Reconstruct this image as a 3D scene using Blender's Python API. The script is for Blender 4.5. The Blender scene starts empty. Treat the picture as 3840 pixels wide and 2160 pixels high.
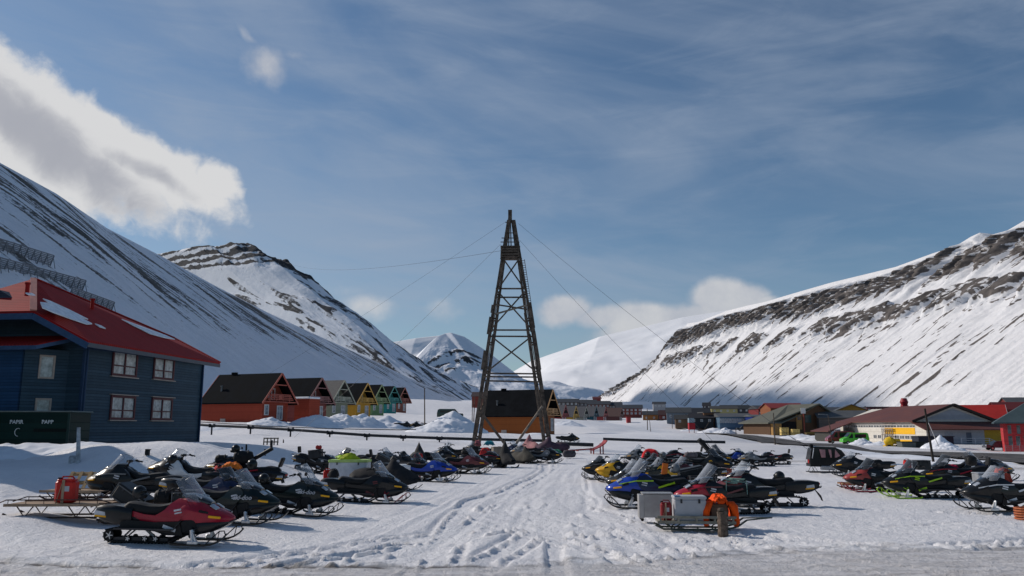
import bpy, math, random
import numpy as np
from mathutils import Vector, Matrix
R = math.radians
C = bpy.context.scene.collection
S = bpy.context.scene
random.seed(7)

# ------------------------------------------------------------------ camera
CAM_Z = 2.6
FOC = 2987.0            # focal length in pixels of the 3840 wide photograph
HZN = 1597.0            # row of the true horizon in the photograph
PITCH = math.atan((HZN - 1080.0) / FOC)
cam_data = bpy.data.cameras.new("camera")
cam_data.sensor_width = 36.0
cam_data.lens = 36.0 * FOC / 3840.0
cam_data.clip_start = 0.1
cam_data.clip_end = 20000.0
cam = bpy.data.objects.new("camera", cam_data)
C.objects.link(cam)
cam.location = (0, 0, CAM_Z)
cam.rotation_euler = (R(90) + PITCH, 0, 0)
S.camera = cam

# ------------------------------------------------------------------ sun and sky
SUN_EL = R(31.0)
SUN_DIR = Vector((-0.90, 0.40, 0)).normalized()      # where the sun stands (seen from above)
SUN_V = Vector((SUN_DIR.x * math.cos(SUN_EL), SUN_DIR.y * math.cos(SUN_EL), math.sin(SUN_EL)))
sun_data = bpy.data.lights.new("sun", 'SUN')
sun_data.energy = 4.9
sun_data.angle = R(0.5)
sun_data.color = (1.0, 0.92, 0.83)
sun = bpy.data.objects.new("sun", sun_data)
C.objects.link(sun)
sun.rotation_euler = SUN_V.to_track_quat('Z', 'Y').to_euler()

S.view_settings.view_transform = 'Standard'
S.view_settings.look = 'None'
S.view_settings.gamma = 1.0
S.view_settings.use_curve_mapping = False
S.view_settings.exposure = -0.46

class NT:
    """small helper to write shader node maths as expressions"""
    def __init__(s, tree):
        s.t = tree; s.n = tree.nodes; s.l = tree.links
    def node(s, typ, **kw):
        nd = s.n.new(typ)
        for k, v in kw.items():
            if k == 'ins':
                for a, b in v.items(): s.put(nd.inputs[a], b)
            else: setattr(nd, k, v)
        return nd
    def put(s, sock, v):
        if isinstance(v, bpy.types.NodeSocket): s.l.new(v, sock)
        elif v is not None: sock.default_value = v
    def m(s, op, a, b=None, c=None, clamp=False):
        nd = s.n.new('ShaderNodeMath'); nd.operation = op; nd.use_clamp = clamp
        s.put(nd.inputs[0], a)
        if b is not None: s.put(nd.inputs[1], b)
        if c is not None: s.put(nd.inputs[2], c)
        return nd.outputs[0]
    def ramp(s, v, a, b, lo=0.0, hi=1.0, smooth=True):
        nd = s.n.new('ShaderNodeMapRange')
        nd.interpolation_type = 'SMOOTHSTEP' if smooth else 'LINEAR'
        s.put(nd.inputs[0], v); nd.inputs[1].default_value = a; nd.inputs[2].default_value = b
        nd.inputs[3].default_value = lo; nd.inputs[4].default_value = hi
        return nd.outputs[0]
    def noise(s, vec, scale, detail=3.0, rough=0.5, dist=0.0):
        nd = s.n.new('ShaderNodeTexNoise')
        if vec is not None: s.l.new(vec, nd.inputs['Vector'])
        nd.inputs['Scale'].default_value = scale; nd.inputs['Detail'].default_value = detail
        nd.inputs['Roughness'].default_value = rough; nd.inputs['Distortion'].default_value = dist
        return nd.outputs[0]
    def mixc(s, f, a, b):
        nd = s.n.new('ShaderNodeMix'); nd.data_type = 'RGBA'
        s.put(nd.inputs[0], f)
        for sock, v in ((nd.inputs[6], a), (nd.inputs[7], b)):
            if isinstance(v, (tuple, list)) and len(v) == 3: v = (*v, 1)
            s.put(sock, v)
        return nd.outputs[2]
    def comb(s, x, y, z=0.0):
        nd = s.n.new('ShaderNodeCombineXYZ')
        for i, v in enumerate((x, y, z)): s.put(nd.inputs[i], v)
        return nd.outputs[0]

def ray(px, py):
    u = (px - 1920.0) / FOC; v = (1080.0 - py) / FOC
    cp, sp = math.cos(PITCH), math.sin(PITCH)
    return Vector((u, cp - v * sp, sp + v * cp))

def W(px, py, y):
    """point of the world seen at a row and column of the photograph, at depth y"""
    r = ray(px, py); t = y / r.y
    return Vector((r.x * t, y, CAM_Z + r.z * t))

def azel(px, py):
    r = ray(px, py).normalized()
    return math.atan2(r.x, r.y), math.asin(r.z)

world = bpy.data.worlds.new("World"); S.world = world; world.use_nodes = True
def build_world():
    w = NT(world.node_tree); w.n.clear()
    sky = w.node('ShaderNodeTexSky')
    sky.sky_type = 'NISHITA'; sky.sun_disc = False
    sky.sun_elevation = SUN_EL
    sky.sun_rotation = math.atan2(SUN_DIR.x, SUN_DIR.y)
    sky.altitude = 50; sky.air_density = 1.0; sky.dust_density = 0.4; sky.ozone_density = 2.0
    tc = w.node('ShaderNodeTexCoord')
    sep = w.node('ShaderNodeSeparateXYZ'); w.l.new(tc.outputs['Generated'], sep.inputs[0])
    X, Y, Z = sep.outputs
    az = w.m('ARCTAN2', X, Y)
    el = w.m('ARCSINE', Z)
    # thin high cloud: long streaks over the whole sky
    ca, sa = math.cos(R(-14)), math.sin(R(-14))
    q1 = w.m('ADD', w.m('MULTIPLY', az, ca), w.m('MULTIPLY', el, sa))
    q2 = w.m('SUBTRACT', w.m('MULTIPLY', el, ca), w.m('MULTIPLY', az, sa))
    vs = w.comb(w.m('MULTIPLY', q1, 1.5), w.m('MULTIPLY', q2, 5.0), 3.3)
    n1 = w.noise(vs, 1.6, 6, 0.55, 0.6)
    vs2 = w.comb(w.m('MULTIPLY', az, 2.5), w.m('MULTIPLY', el, 11.0), 1.3)
    n2 = w.noise(vs2, 2.0, 6, 0.6, 0.8)
    cirrus = w.m('ADD', w.m('MULTIPLY', w.ramp(n1, 0.34, 0.72), 0.50), w.m('MULTIPLY', w.ramp(n2, 0.40, 0.75), 0.25))
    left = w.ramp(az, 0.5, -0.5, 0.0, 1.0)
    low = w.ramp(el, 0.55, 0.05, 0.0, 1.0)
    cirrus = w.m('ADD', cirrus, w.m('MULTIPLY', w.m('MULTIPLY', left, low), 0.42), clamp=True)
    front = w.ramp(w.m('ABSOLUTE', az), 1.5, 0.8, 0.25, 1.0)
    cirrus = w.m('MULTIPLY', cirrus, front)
    skyc = w.node('ShaderNodeMix'); skyc.data_type = 'RGBA'; skyc.blend_type = 'MULTIPLY'
    skyc.inputs[0].default_value = 1.0
    w.l.new(sky.outputs[0], skyc.inputs[6]); skyc.inputs[7].default_value = (1.02, 1.22, 1.34, 1)
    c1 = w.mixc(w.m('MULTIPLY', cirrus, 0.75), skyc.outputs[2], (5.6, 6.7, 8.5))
    # cumulus: soft ellipses in azimuth and elevation, broken up by noise
    vec = w.comb(az, el, 0.0)
    nd = w.node('ShaderNodeTexNoise'); w.l.new(vec, nd.inputs['Vector'])
    nd.inputs['Scale'].default_value = 13; nd.inputs['Detail'].default_value = 7; nd.inputs['Roughness'].default_value = 0.58
    fine = nd.outputs[0]
    warp = w.node('ShaderNodeTexNoise'); w.l.new(vec, warp.inputs['Vector']); warp.inputs['Scale'].default_value = 9; warp.inputs['Detail'].default_value = 4
    ws = w.node('ShaderNodeSeparateColor'); w.l.new(warp.outputs[1], ws.inputs[0])
    azw = w.m('ADD', az, w.m('MULTIPLY', w.m('SUBTRACT', ws.outputs[0], 0.5), 0.07))
    elw = w.m('ADD', el, w.m('MULTIPLY', w.m('SUBTRACT', ws.outputs[1], 0.5), 0.05))
    def field(blobs):
        tot = None
        for (px, py, rx, ry, rot, amp) in blobs:
            a, e = azel(px, py); rx /= FOC; ry /= FOC
            c, s_ = math.cos(R(rot)), math.sin(R(rot))
            da = w.m('SUBTRACT', azw, a); de = w.m('SUBTRACT', elw, e)
            p = w.m('DIVIDE', w.m('ADD', w.m('MULTIPLY', da, c), w.m('MULTIPLY', de, -s_)), rx)
            q = w.m('DIVIDE', w.m('ADD', w.m('MULTIPLY', da, s_), w.m('MULTIPLY', de, c)), ry)
            d = w.m('ADD', w.m('MULTIPLY', p, p), w.m('MULTIPLY', q, q))
            g = w.m('MULTIPLY', w.m('EXPONENT', w.m('MULTIPLY', d, -0.7)), amp)
            tot = g if tot is None else w.m('MAXIMUM', tot, g)
        return tot
    big = field([(-150, 360, 520, 215, 30, 1.3), (200, 480, 480, 150, 31, 1.3), (560, 625, 270, 100, 22, 1.2),
                 (800, 672, 100, 55, 8, 1.0), (655, 735, 60, 70, 0, 0.95), (-300, 540, 480, 170, 20, 1.3), (260, 380, 130, 60, 40, 0.85), (430, 470, 110, 50, 38, 0.85), (430, 700, 200, 60, 14, 0.9)])
    fine2 = w.noise(w.comb(azw, elw, 0.7), 34, 6, 0.6, 0.4)
    dens = w.m('ADD', big, w.m('ADD', w.m('MULTIPLY', w.m('SUBTRACT', fine, 0.5), 1.15), w.m('MULTIPLY', w.m('SUBTRACT', fine2, 0.5), 0.5)))
    m1 = w.ramp(dens, 0.42, 0.80)
    corf = field([(120, 480, 520, 110, 30, 1.0), (560, 640, 230, 45, 24, .8)])
    core = w.ramp(w.m('ADD', corf, w.m('MULTIPLY', w.m('SUBTRACT', fine2, 0.5), 0.45)), 0.25, 1.0)
    tone = w.ramp(w.m('ADD', core, w.m('MULTIPLY', w.m('SUBTRACT', warp.outputs[0], 0.5), 0.8)), 0.10, 1.1)
    cc = w.mixc(tone, (11.8, 11.8, 11.9), (6.6, 6.8, 7.6))
    c2 = w.mixc(w.m('MULTIPLY', m1, 0.97), c1, cc)
    wisps = field([(1000, 245, 100, 85, 30, 0.80), (1110, 210, 90, 45, 10, 0.58), (925, 115, 80, 24, 30, 0.55), (1320, 400, 90, 45, -20, 0.34), (1390, 510, 55, 40, 0, 0.33),
                   (1380, 1155, 120, 50, 5, 0.62), (1650, 1175, 130, 75, 0, 0.58), (1560, 1090, 90, 50, 0, 0.42), (1290, 1100, 140, 40, 0, 0.42),
                   (2115, 1168, 95, 66, 0, 1.15), (2230, 1195, 120, 55, 10, 1.0), (2430, 1215, 200, 70, 0, 1.2), (2590, 1205, 200, 70, 0, 1.25), (2725, 1125, 110, 62, 0, 1.25), (2820, 1150, 90, 40, 0, 0.9), (2500, 1260, 260, 80, 0, 1.2),
                   (2350, 1330, 300, 80, -10, 0.85), (2650, 1300, 200, 100, 0, 1.0)])
    dens2 = w.m('ADD', wisps, w.m('MULTIPLY', w.m('SUBTRACT', fine, 0.5), 0.8))
    m2 = w.ramp(dens2, 0.34, 0.85)
    cw = w.mixc(w.ramp(fine, 0.3, 0.7), (7.8, 8.2, 9.2), (10.4, 10.5, 10.8))
    c3 = w.mixc(w.m('MULTIPLY', m2, 0.9), c2, cw)
    bg = w.node('ShaderNodeBackground'); w.l.new(c3, bg.inputs[0]); bg.inputs[1].default_value = 0.080
    out = w.node('ShaderNodeOutputWorld'); w.l.new(bg.outputs[0], out.inputs[0])
build_world()

# ------------------------------------------------------------------ materials
MATS = {}
def pm(name, color, rough=0.6, metal=0.0, var=0.12, nscale=3.0, bump=0.0, bscale=40.0, coat=0.0, spec=None):
    if name in MATS: return MATS[name]
    mt = bpy.data.materials.new(name); mt.use_nodes = True
    t = NT(mt.node_tree); b = t.n['Principled BSDF']
    b.inputs['Roughness'].default_value = rough; b.inputs['Metallic'].default_value = metal
    b.inputs['Specular IOR Level'].default_value = spec if spec is not None else (.25 if rough > .3 else .45)
    if coat: b.inputs['Coat Weight'].default_value = coat; b.inputs['Coat Roughness'].default_value = 0.08
    tc = t.node('ShaderNodeTexCoord')
    if var:
        n = t.noise(tc.outputs['Object'], nscale, 5, 0.65)
        dk = tuple(c * (1 - var * 1.3) for c in color); lt = tuple(min(1, c * (1 + var * 0.9)) for c in color)
        t.l.new(t.mixc(t.ramp(n, 0.3, 0.7), dk, lt), b.inputs['Base Color'])
        t.l.new(t.ramp(n, 0.2, 0.8, max(0.02, rough - 0.08), min(1, rough + 0.1)), b.inputs['Roughness'])
    else:
        b.inputs['Base Color'].default_value = (*color, 1)
    if bump:
        n2 = t.noise(tc.outputs['Object'], bscale, 4, 0.6)
        bp = t.node('ShaderNodeBump'); bp.inputs['Strength'].default_value = bump; bp.inputs['Distance'].default_value = 0.02
        t.l.new(n2, bp.inputs['Height']); t.l.new(bp.outputs[0], b.inputs['Normal'])
    MATS[name] = mt
    return mt

def thin_glass(name, tint, alpha, rough=0.05):
    if name in MATS: return MATS[name]
    mt = bpy.data.materials.new(name); mt.use_nodes = True
    t = NT(mt.node_tree); b = t.n['Principled BSDF']; o = t.n['Material Output']
    b.inputs['Base Color'].default_value = (*tint, 1); b.inputs['Roughness'].default_value = rough
    b.inputs['Specular IOR Level'].default_value = 0.8
    tr = t.node('ShaderNodeBsdfTransparent'); tr.inputs[0].default_value = (0.9, 0.93, 0.95, 1)
    tc = t.node('ShaderNodeTexCoord')
    n = t.noise(tc.outputs['Object'], 2, 2, 0.5)
    lw = t.node('ShaderNodeLayerWeight'); lw.inputs[0].default_value = 0.35
    fac = t.m('ADD', t.m('MULTIPLY', lw.outputs[1], 0.45), t.ramp(n, 0.3, 0.75, alpha * 0.8, alpha * 1.1), clamp=True)
    mx = t.node('ShaderNodeMixShader'); t.put(mx.inputs[0], fac)
    t.l.new(tr.outputs[0], mx.inputs[1]); t.l.new(b.outputs[0], mx.inputs[2]); t.l.new(mx.outputs[0], o.inputs[0])
    MATS[name] = mt
    return mt

def striped(name, color, axis, period, dark=0.6, rough=0.6, bump=0.6, var=0.1, wav=False, dist=0.02, metal=0.0, snow=0.0):
    """boards, siding, corrugated sheet: lines across an object axis, as colour seam + bump"""
    if name in MATS: return MATS[name]
    mt = bpy.data.materials.new(name); mt.use_nodes = True
    t = NT(mt.node_tree); b = t.n['Principled BSDF']
    b.inputs['Roughness'].default_value = rough; b.inputs['Metallic'].default_value = metal; b.inputs['Specular IOR Level'].default_value = .12
    tc = t.node('ShaderNodeTexCoord'); sp = t.node('ShaderNodeSeparateXYZ'); t.l.new(tc.outputs['Object'], sp.inputs[0])
    c = sp.outputs['XYZ'.index(axis)]
    if wav:
        f = t.m('MULTIPLY_ADD', t.m('SINE', t.m('MULTIPLY', c, 2 * math.pi / period)), 0.5, 0.5)
        seam = t.ramp(f, 0.0, 0.5)
        h = f
    else:
        f = t.m('FRACT', t.m('DIVIDE', c, period))
        seam = t.ramp(f, 0.0, 0.14)
        h = t.m('MULTIPLY', seam, t.m('SUBTRACT', 1.25, f))
    idx = t.m('FLOOR', t.m('DIVIDE', c, period))
    wn = t.node('ShaderNodeTexWhiteNoise'); wn.noise_dimensions = '1D'; t.l.new(idx, wn.inputs['W'])
    n = t.noise(tc.outputs['Object'], 1.2, 6, 0.7)
    tone = t.m('ADD', t.m('MULTIPLY', n, 0.7), t.m('MULTIPLY', wn.outputs[0], 0.3))
    dk = tuple(q * (1 - var * 1.6) for q in color); lt = tuple(min(1, q * (1 + var * 1.2)) for q in color)
    col = t.mixc(t.ramp(tone, 0.25, 0.75), dk, lt)
    col = t.mixc(seam, tuple(q * dark for q in color), col)
    t.l.new(col, b.inputs['Base Color'])
    bp = t.node('ShaderNodeBump'); bp.inputs['Strength'].default_value = bump; bp.inputs['Distance'].default_value = dist
    t.l.new(h, bp.inputs['Height']); t.l.new(bp.outputs[0], b.inputs['Normal'])
    MATS[name] = mt
    return mt

# ------------------------------------------------------------------ noise in numpy
def _hash(ix, iy, seed):
    h = (ix.astype(np.int64) * 374761393 + iy.astype(np.int64) * 668265263 + seed * 1442695041) & 0xffffffff
    h = ((h ^ (h >> 13)) * 1274126177) & 0xffffffff
    h = (h ^ (h >> 16)) & 0xffffffff
    return h.astype(np.float64) / 4294967295.0
def vnoise(x, y, seed=0):
    x = np.asarray(x, float); y = np.asarray(y, float)
    ix = np.floor(x); iy = np.floor(y); fx = x - ix; fy = y - iy
    ix = ix.astype(np.int64); iy = iy.astype(np.int64)
    fx = fx * fx * fx * (fx * (fx * 6 - 15) + 10); fy = fy * fy * fy * (fy * (fy * 6 - 15) + 10)
    a = _hash(ix, iy, seed); b = _hash(ix + 1, iy, seed); c = _hash(ix, iy + 1, seed); d = _hash(ix + 1, iy + 1, seed)
    return (a * (1 - fx) + b * fx) * (1 - fy) + (c * (1 - fx) + d * fx) * fy
def fbm(x, y, octv=4, seed=0, gain=0.5):
    x = np.asarray(x, float); y = np.asarray(y, float)
    t = 0; a = 1.0; s = 0
    for o in range(octv):
        t = t + a * vnoise(x * 2 ** o + 17.3 * o, y * 2 ** o - 9.1 * o, seed + o); s += a; a *= gain
    return t / s
def sstep(v, a, b):
    t = np.clip((np.asarray(v, float) - a) / (b - a), 0, 1); return t * t * (3 - 2 * t)

# ------------------------------------------------------------------ mesh helpers
class MB:
    def __init__(s, M=None):
        s.v = []; s.f = []; s.M = M or Matrix.Identity(4); s.marks = []
    def each(s, name, mat, parent=None, **k):
        """one object for every piece added"""
        out = []; mk = s.marks + [(len(s.v), len(s.f))]
        for (a, fa), (b, fb) in zip(mk, mk[1:]):
            q = MB(); q.v = s.v[a:b]; q.f = [tuple(i - a for i in f) for f in s.f[fa:fb]]; out.append(q.build(name, mat, parent, **k))
        return out
    def add(s, vs, fs):
        s.marks.append((len(s.v), len(s.f)))
        o = len(s.v)
        for p in vs: s.v.append(tuple(s.M @ Vector(p)))
        for f in fs: s.f.append(tuple(i + o for i in f))
        return s
    def box(s, c, size, rot=None, bev=0.0):
        hx, hy, hz = size[0] / 2, size[1] / 2, size[2] / 2
        b = min(bev, hx * .9, hy * .9, hz * .9)
        if b <= 0:
            vs = [(x, y, z) for z in (-hz, hz) for y in (-hy, hy) for x in (-hx, hx)]
            fs = [(0, 2, 3, 1), (4, 5, 7, 6), (0, 1, 5, 4), (2, 6, 7, 3), (0, 4, 6, 2), (1, 3, 7, 5)]
        else:
            def ring(z, ins):
                X, Y = hx - ins, hy - ins
                return [(-X + b, -Y, z), (X - b, -Y, z), (X, -Y + b, z), (X, Y - b, z), (X - b, Y, z), (-X + b, Y, z), (-X, Y - b, z), (-X, -Y + b, z)]
            rs = [ring(-hz, b * .7), ring(-hz + b, 0), ring(hz - b, 0), ring(hz, b * .7)]
            vs = [p for r in rs for p in r]
            fs = [tuple(reversed(range(8))), tuple(range(24, 32))]
            for k in range(3):
                for i in range(8):
                    j = (i + 1) % 8
                    fs.append((k * 8 + i, k * 8 + j, k * 8 + 8 + j, k * 8 + 8 + i))
        T = Matrix.Translation(Vector(c))
        if rot is not None:
            from mathutils import Euler
            T = T @ (rot.to_4x4() if isinstance(rot, Matrix) else Euler(rot).to_matrix().to_4x4())
        return s.add([T @ Vector(p) for p in vs], fs)
    def beam(s, a, b, w, h=None, up=(0, 0, 1)):
        a = Vector(a); b = Vector(b); h = h or w
        d = (b - a); L = d.length
        if L < 1e-6: return s
        d.normalize(); u = Vector(up)
        if abs(d.dot(u)) > 0.98: u = Vector((0, 1, 0))
        x = d.cross(u).normalized(); z = x.cross(d)
        vs = []
        for p in (a, b):
            for (i, j) in ((-1, -1), (1, -1), (1, 1), (-1, 1)): vs.append(p + x * i * w / 2 + z * j * h / 2)
        return s.add(vs, [(3, 2, 1, 0), (4, 5, 6, 7), (0, 1, 5, 4), (1, 2, 6, 5), (2, 3, 7, 6), (3, 0, 4, 7)])
    def tube(s, pts, r, n=6, r2=None, closed=False):
        P = [Vector(p) for p in pts]; k = len(P); vs = []; fs = []
        up = Vector((0, 0, 1))
        for i, p in enumerate(P):
            if closed: d = P[(i + 1) % k] - P[i - 1]
            else: d = P[min(i + 1, k - 1)] - P[max(i - 1, 0)]
            d = d.normalized() if d.length > 1e-9 else Vector((1, 0, 0))
            u = up if abs(d.dot(up)) < 0.95 else Vector((0, 1, 0))
            x = d.cross(u).normalized(); z = x.cross(d)
            rr = r if r2 is None else r + (r2 - r) * i / (k - 1)
            for j in range(n):
                a = 2 * math.pi * j / n
                vs.append(p + x * math.cos(a) * rr + z * math.sin(a) * rr)
        rng = range(k) if closed else range(k - 1)
        for i in rng:
            i2 = (i + 1) % k
            for j in range(n):
                j2 = (j + 1) % n
                fs.append((i * n + j, i * n + j2, i2 * n + j2, i2 * n + j))
        if not closed:
            fs.append(tuple(reversed(range(n)))); fs.append(tuple(range((k - 1) * n, k * n)))
        return s.add(vs, fs)
    def lathe(s, c, axis, prof, n=14, closed=False):
        """prof: list of (distance along axis, radius)"""
        ax = Vector(axis).normalized(); u = Vector((0, 0, 1)) if abs(ax.z) < .9 else Vector((1, 0, 0))
        x = ax.cross(u).normalized(); y = ax.cross(x); c = Vector(c); vs = []; fs = []
        for (t, r) in prof:
            for j in range(n):
                a = 2 * math.pi * j / n
                vs.append(c + ax * t + x * math.cos(a) * r + y * math.sin(a) * r)
        for i in range(len(prof) - 1):
            for j in range(n):
                j2 = (j + 1) % n
                fs.append((i * n + j, i * n + j2, (i + 1) * n + j2, (i + 1) * n + j))
        fs.append(tuple(reversed(range(n)))); fs.append(tuple(range((len(prof) - 1) * n, len(prof) * n)))
        return s.add(vs, fs)
    def loft(s, rings, caps=True, closed=True):
        n = len(rings[0]); vs = [p for r in rings for p in r]; fs = []
        for i in range(len(rings) - 1):
            for j in range(n if closed else n - 1):
                j2 = (j + 1) % n
                fs.append((i * n + j, i * n + j2, (i + 1) * n + j2, (i + 1) * n + j))
        if caps and closed:
            fs.append(tuple(reversed(range(n)))); fs.append(tuple(range((len(rings) - 1) * n, len(rings) * n)))
        return s.add(vs, fs)
    def prism(s, poly, a, b):
        """poly: list of 3D points (one flat face), extruded from offset a to offset b (vectors)"""
        a = Vector(a); b = Vector(b); n = len(poly)
        vs = [Vector(p) + a for p in poly] + [Vector(p) + b for p in poly]
        fs = [tuple(range(n)), tuple(reversed(range(n, 2 * n)))]
        for i in range(n):
            j = (i + 1) % n
            fs.append((j, i, n + i, n + j))
        return s.add(vs, fs)
    def build(s, name, mat, parent=None, smooth=False, loc=None, fix=True):
        me = bpy.data.meshes.new(name)
        me.from_pydata(s.v, [], s.f); me.update()
        if fix:
            import bmesh
            bm = bmesh.new(); bm.from_mesh(me); bmesh.ops.recalc_face_normals(bm, faces=bm.faces); bm.to_mesh(me); bm.free()
        me.materials.append(mat)
        if smooth:
            me.polygons.foreach_set('use_smooth', [True] * len(me.polygons))
            if smooth != 'all':
                try: me.set_sharp_from_angle(angle=R(38))
                except Exception: pass
        o = bpy.data.objects.new(name, me); C.objects.link(o)
        if parent is not None: o.parent = parent
        if loc is not None: o.location = loc
        return o

def tag(o, label=None, cat=None, group=None, kind=None):
    if label: o['label'] = label
    if cat: o['category'] = cat
    if group: o['group'] = group
    if kind: o['kind'] = kind
    return o
def thing(name, label, cat, loc=(0, 0, 0), rz=0.0, group=None, tilt=None):
    o = bpy.data.objects.new(name, None); C.objects.link(o)
    o.empty_display_size = 0.1
    o.location = loc; o.rotation_euler = (tilt[0] if tilt else 0, tilt[1] if tilt else 0, rz)
    return tag(o, label, cat, group)
def copy_tree(o, parent=None):
    c = o.copy(); C.objects.link(c)
    if parent is not None: c.parent = parent
    for ch in list(o.children): copy_tree(ch, c)
    return c
def grid_mesh(name, P, mat, attrs=None, uv=None, smooth=True):
    """P: (n, m, 3) array of points"""
    n, m, _ = P.shape
    me = bpy.data.meshes.new(name)
    me.vertices.add(n * m); me.vertices.foreach_set('co', P.reshape(-1))
    idx = np.arange(n * m).reshape(n, m)
    q = np.stack([idx[:-1, :-1], idx[:-1, 1:], idx[1:, 1:], idx[1:, :-1]], -1).reshape(-1, 4)
    me.loops.add(q.size); me.loops.foreach_set('vertex_index', q.reshape(-1).astype(np.int32))
    me.polygons.add(len(q)); me.polygons.foreach_set('loop_start', np.arange(0, q.size, 4, dtype=np.int32))
    me.update(calc_edges=True)
    if smooth: me.polygons.foreach_set('use_smooth', np.ones(len(q), bool))
    for k, a in (attrs or {}).items():
        at = me.attributes.new(k, 'FLOAT', 'POINT'); at.data.foreach_set('value', np.ascontiguousarray(a, dtype=np.float32).reshape(-1))
    me.materials.append(mat)
    o = bpy.data.objects.new(name, me); C.objects.link(o)
    return o
# ------------------------------------------------------------------ ground height
_cp = []
def cp(px, py, y): p = W(px, py, y); _cp.append((p.x, p.y, p.z))
def cz(x, y, z): _cp.append((x, y, z))
for y in (6, 10, 15, 20, 26, 33, 41, 50, 60):
    for u in (-0.15, 0.0, 0.15, 0.3): cz(u * y, y, 0.0)
for y in (6, 10, 15, 20, 26, 33): cz(0.45 * y, y, 0); cz(0.62 * y, y, 0)
for (x, y, z) in ((-5, 8, 0), (-9, 9, 0), (-7, 16, 0.0), (-12, 16, .05), (-9, 20, .08), (-14, 21, .35), (-11, 25, .3), (-18, 27, .8), (-13, 30, .55), (-20, 33, .95), (-28, 33, 1.0),
                  (-26, 41, 1.3), (-24, 45, 1.35), (-32, 46, 1.4), (-20, 46, 1.3), (-22, 58, 1.5), (-30, 60, 1.6), (-14, 27, .4), (-8, 27, .1), (-8, 36, .1), (-40, 40, 1.4), (-22, 23, .7),
                  (42, 40, -.3), (55, 45, -.5), (40, 60, -.6), (60, 80, -.9), (30, 71, -.6), (90, 90, -1.0), (-10, 60, .15), (2, 66, .1), (4, 84, .25), (-4, 84, .3), (14, 80, .1), (18, 60, 0)):
    cz(x, y, z)
for a in ((500, 1664, 38), (620, 1655, 39), (740, 1658, 40), (860, 1682, 40.5), (1000, 1722, 41), (1130, 1778, 41.5), (1250, 1790, 42)): cp(*a)
for a in ((800, 1668, 60), (1000, 1672, 65), (1250, 1680, 65), (1300, 1655, 85), (1000, 1655, 85), (795, 1628, 100), (1150, 1640, 98), (1500, 1655, 95), (1860, 1668, 95), (2300, 1668, 95), (2720, 1666, 95),
          (757, 1577, 133), (985, 1590, 128), (880, 1584, 124), (1000, 1605, 115), (1300, 1612, 115), (1600, 1620, 120), (700, 1565, 150), (2068, 1630, 145), (1830, 1622, 147), (1950, 1634, 138), (2200, 1600, 160),
          (2119, 1594, 330), (2330, 1590, 430), (2450, 1577, 390), (2600, 1570, 480), (2300, 1540, 1000), (2500, 1545, 1100), (2300, 1515, 2000), (2000, 1510, 1500),
          (3437, 1667, 165), (3155, 1655, 190), (3700, 1672, 150), (3840, 1690, 140), (2900, 1628, 250), (2760, 1612, 310), (3100, 1640, 230), (3840, 1725, 84), (3500, 1703, 102), (3100, 1673, 136),
          (2800, 1638, 215), (2660, 1616, 300), (3500, 1737, 72), (2905, 1668, 115), (3840, 1650, 220), (3400, 1640, 240), (3000, 1590, 400), (3400, 1580, 600), (3840, 1600, 500), (2900, 1560, 900), (2400, 1625, 150), (2500, 1630, 170)):
    cp(*a)
for i, (y, z) in enumerate(((147, 3.3), (165, 3.9), (184, 4.3), (210, 5.3), (235, 6.2), (255, 6.7))): cz(-36, y, z); cz(-28, y, z - .6); cz(-48, y, z + .6)
for a in ((-100, 200, 9), (-110, 400, 16), (-90, 700, 24), (-60, 1000, 30), (0, 400, 9), (0, 700, 17), (-100, 100, 5), (-60, 90, 3), (-60, 60, 2), (0, 250, 4.5), (0, 180, 2.6)): cz(*a)
CPA = np.array(_cp)
def _warp(x, y):
    return x / (np.abs(y) + 12.0) * 2.6, np.log(np.maximum(y + 14.0, 2.0)) * 2.2
CPW = np.stack(_warp(CPA[:, 0], CPA[:, 1]), 1)
def Gbase(x, y):
    x = np.asarray(x, float); y = np.asarray(y, float); sh = x.shape
    a, b = _warp(x.ravel(), y.ravel()); out = np.empty(a.size)
    for i in range(0, a.size, 20000):
        d2 = (a[i:i + 20000, None] - CPW[None, :, 0]) ** 2 + (b[i:i + 20000, None] - CPW[None, :, 1]) ** 2
        w = 1.0 / (d2 + 0.0025) ** 2.2
        out[i:i + 20000] = (w @ CPA[:, 2]) / w.sum(1)
    return out.reshape(sh)
# wheel and ski tracks pressed in the snow: smooth curves fanning out from the gap between the two rows
rt = random.Random(3)
TRACKS = []
def spline(pts, n=40):
    P = [np.array(p, float) for p in pts]; P = [2 * P[0] - P[1]] + P + [2 * P[-1] - P[-2]]; out = []
    for i in range(1, len(P) - 2):
        for k in range(n):
            t = k / n
            out.append(0.5 * ((2 * P[i]) + (-P[i - 1] + P[i + 1]) * t + (2 * P[i - 1] - 5 * P[i] + 4 * P[i + 1] - P[i + 2]) * t * t + (-P[i - 1] + 3 * P[i] - 3 * P[i + 1] + P[i + 2]) * t ** 3))
    out.append(P[-2]); return np.array(out)
for k in range(34):
    e = rt.uniform(-9, 16); m = rt.uniform(-3.0, 2.5)
    TRACKS.append(spline([(e, 12.5 + rt.uniform(-1, 1)), (e * .55 + m * .3, 17 + rt.uniform(-1, 1)), (m * .8 + .6, 26), (1.6 + m * .55, 36), (3.4 + m * .5, 50), (6 + m * 1.5, 66)], 10))
for k in range(16):
    x0 = rt.uniform(6, 26); y0 = rt.uniform(12, 34); a = rt.uniform(-.6, .6); b = a + rt.uniform(-.8, .8)
    TRACKS.append(spline([(x0, y0), (x0 + 3 * math.cos(a), y0 + 3 * math.sin(a)), (x0 + 7 * math.cos((a + b) / 2), y0 + 7 * math.sin((a + b) / 2)), (x0 + 11 * math.cos(b), y0 + 11 * math.sin(b))], 8))
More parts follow.
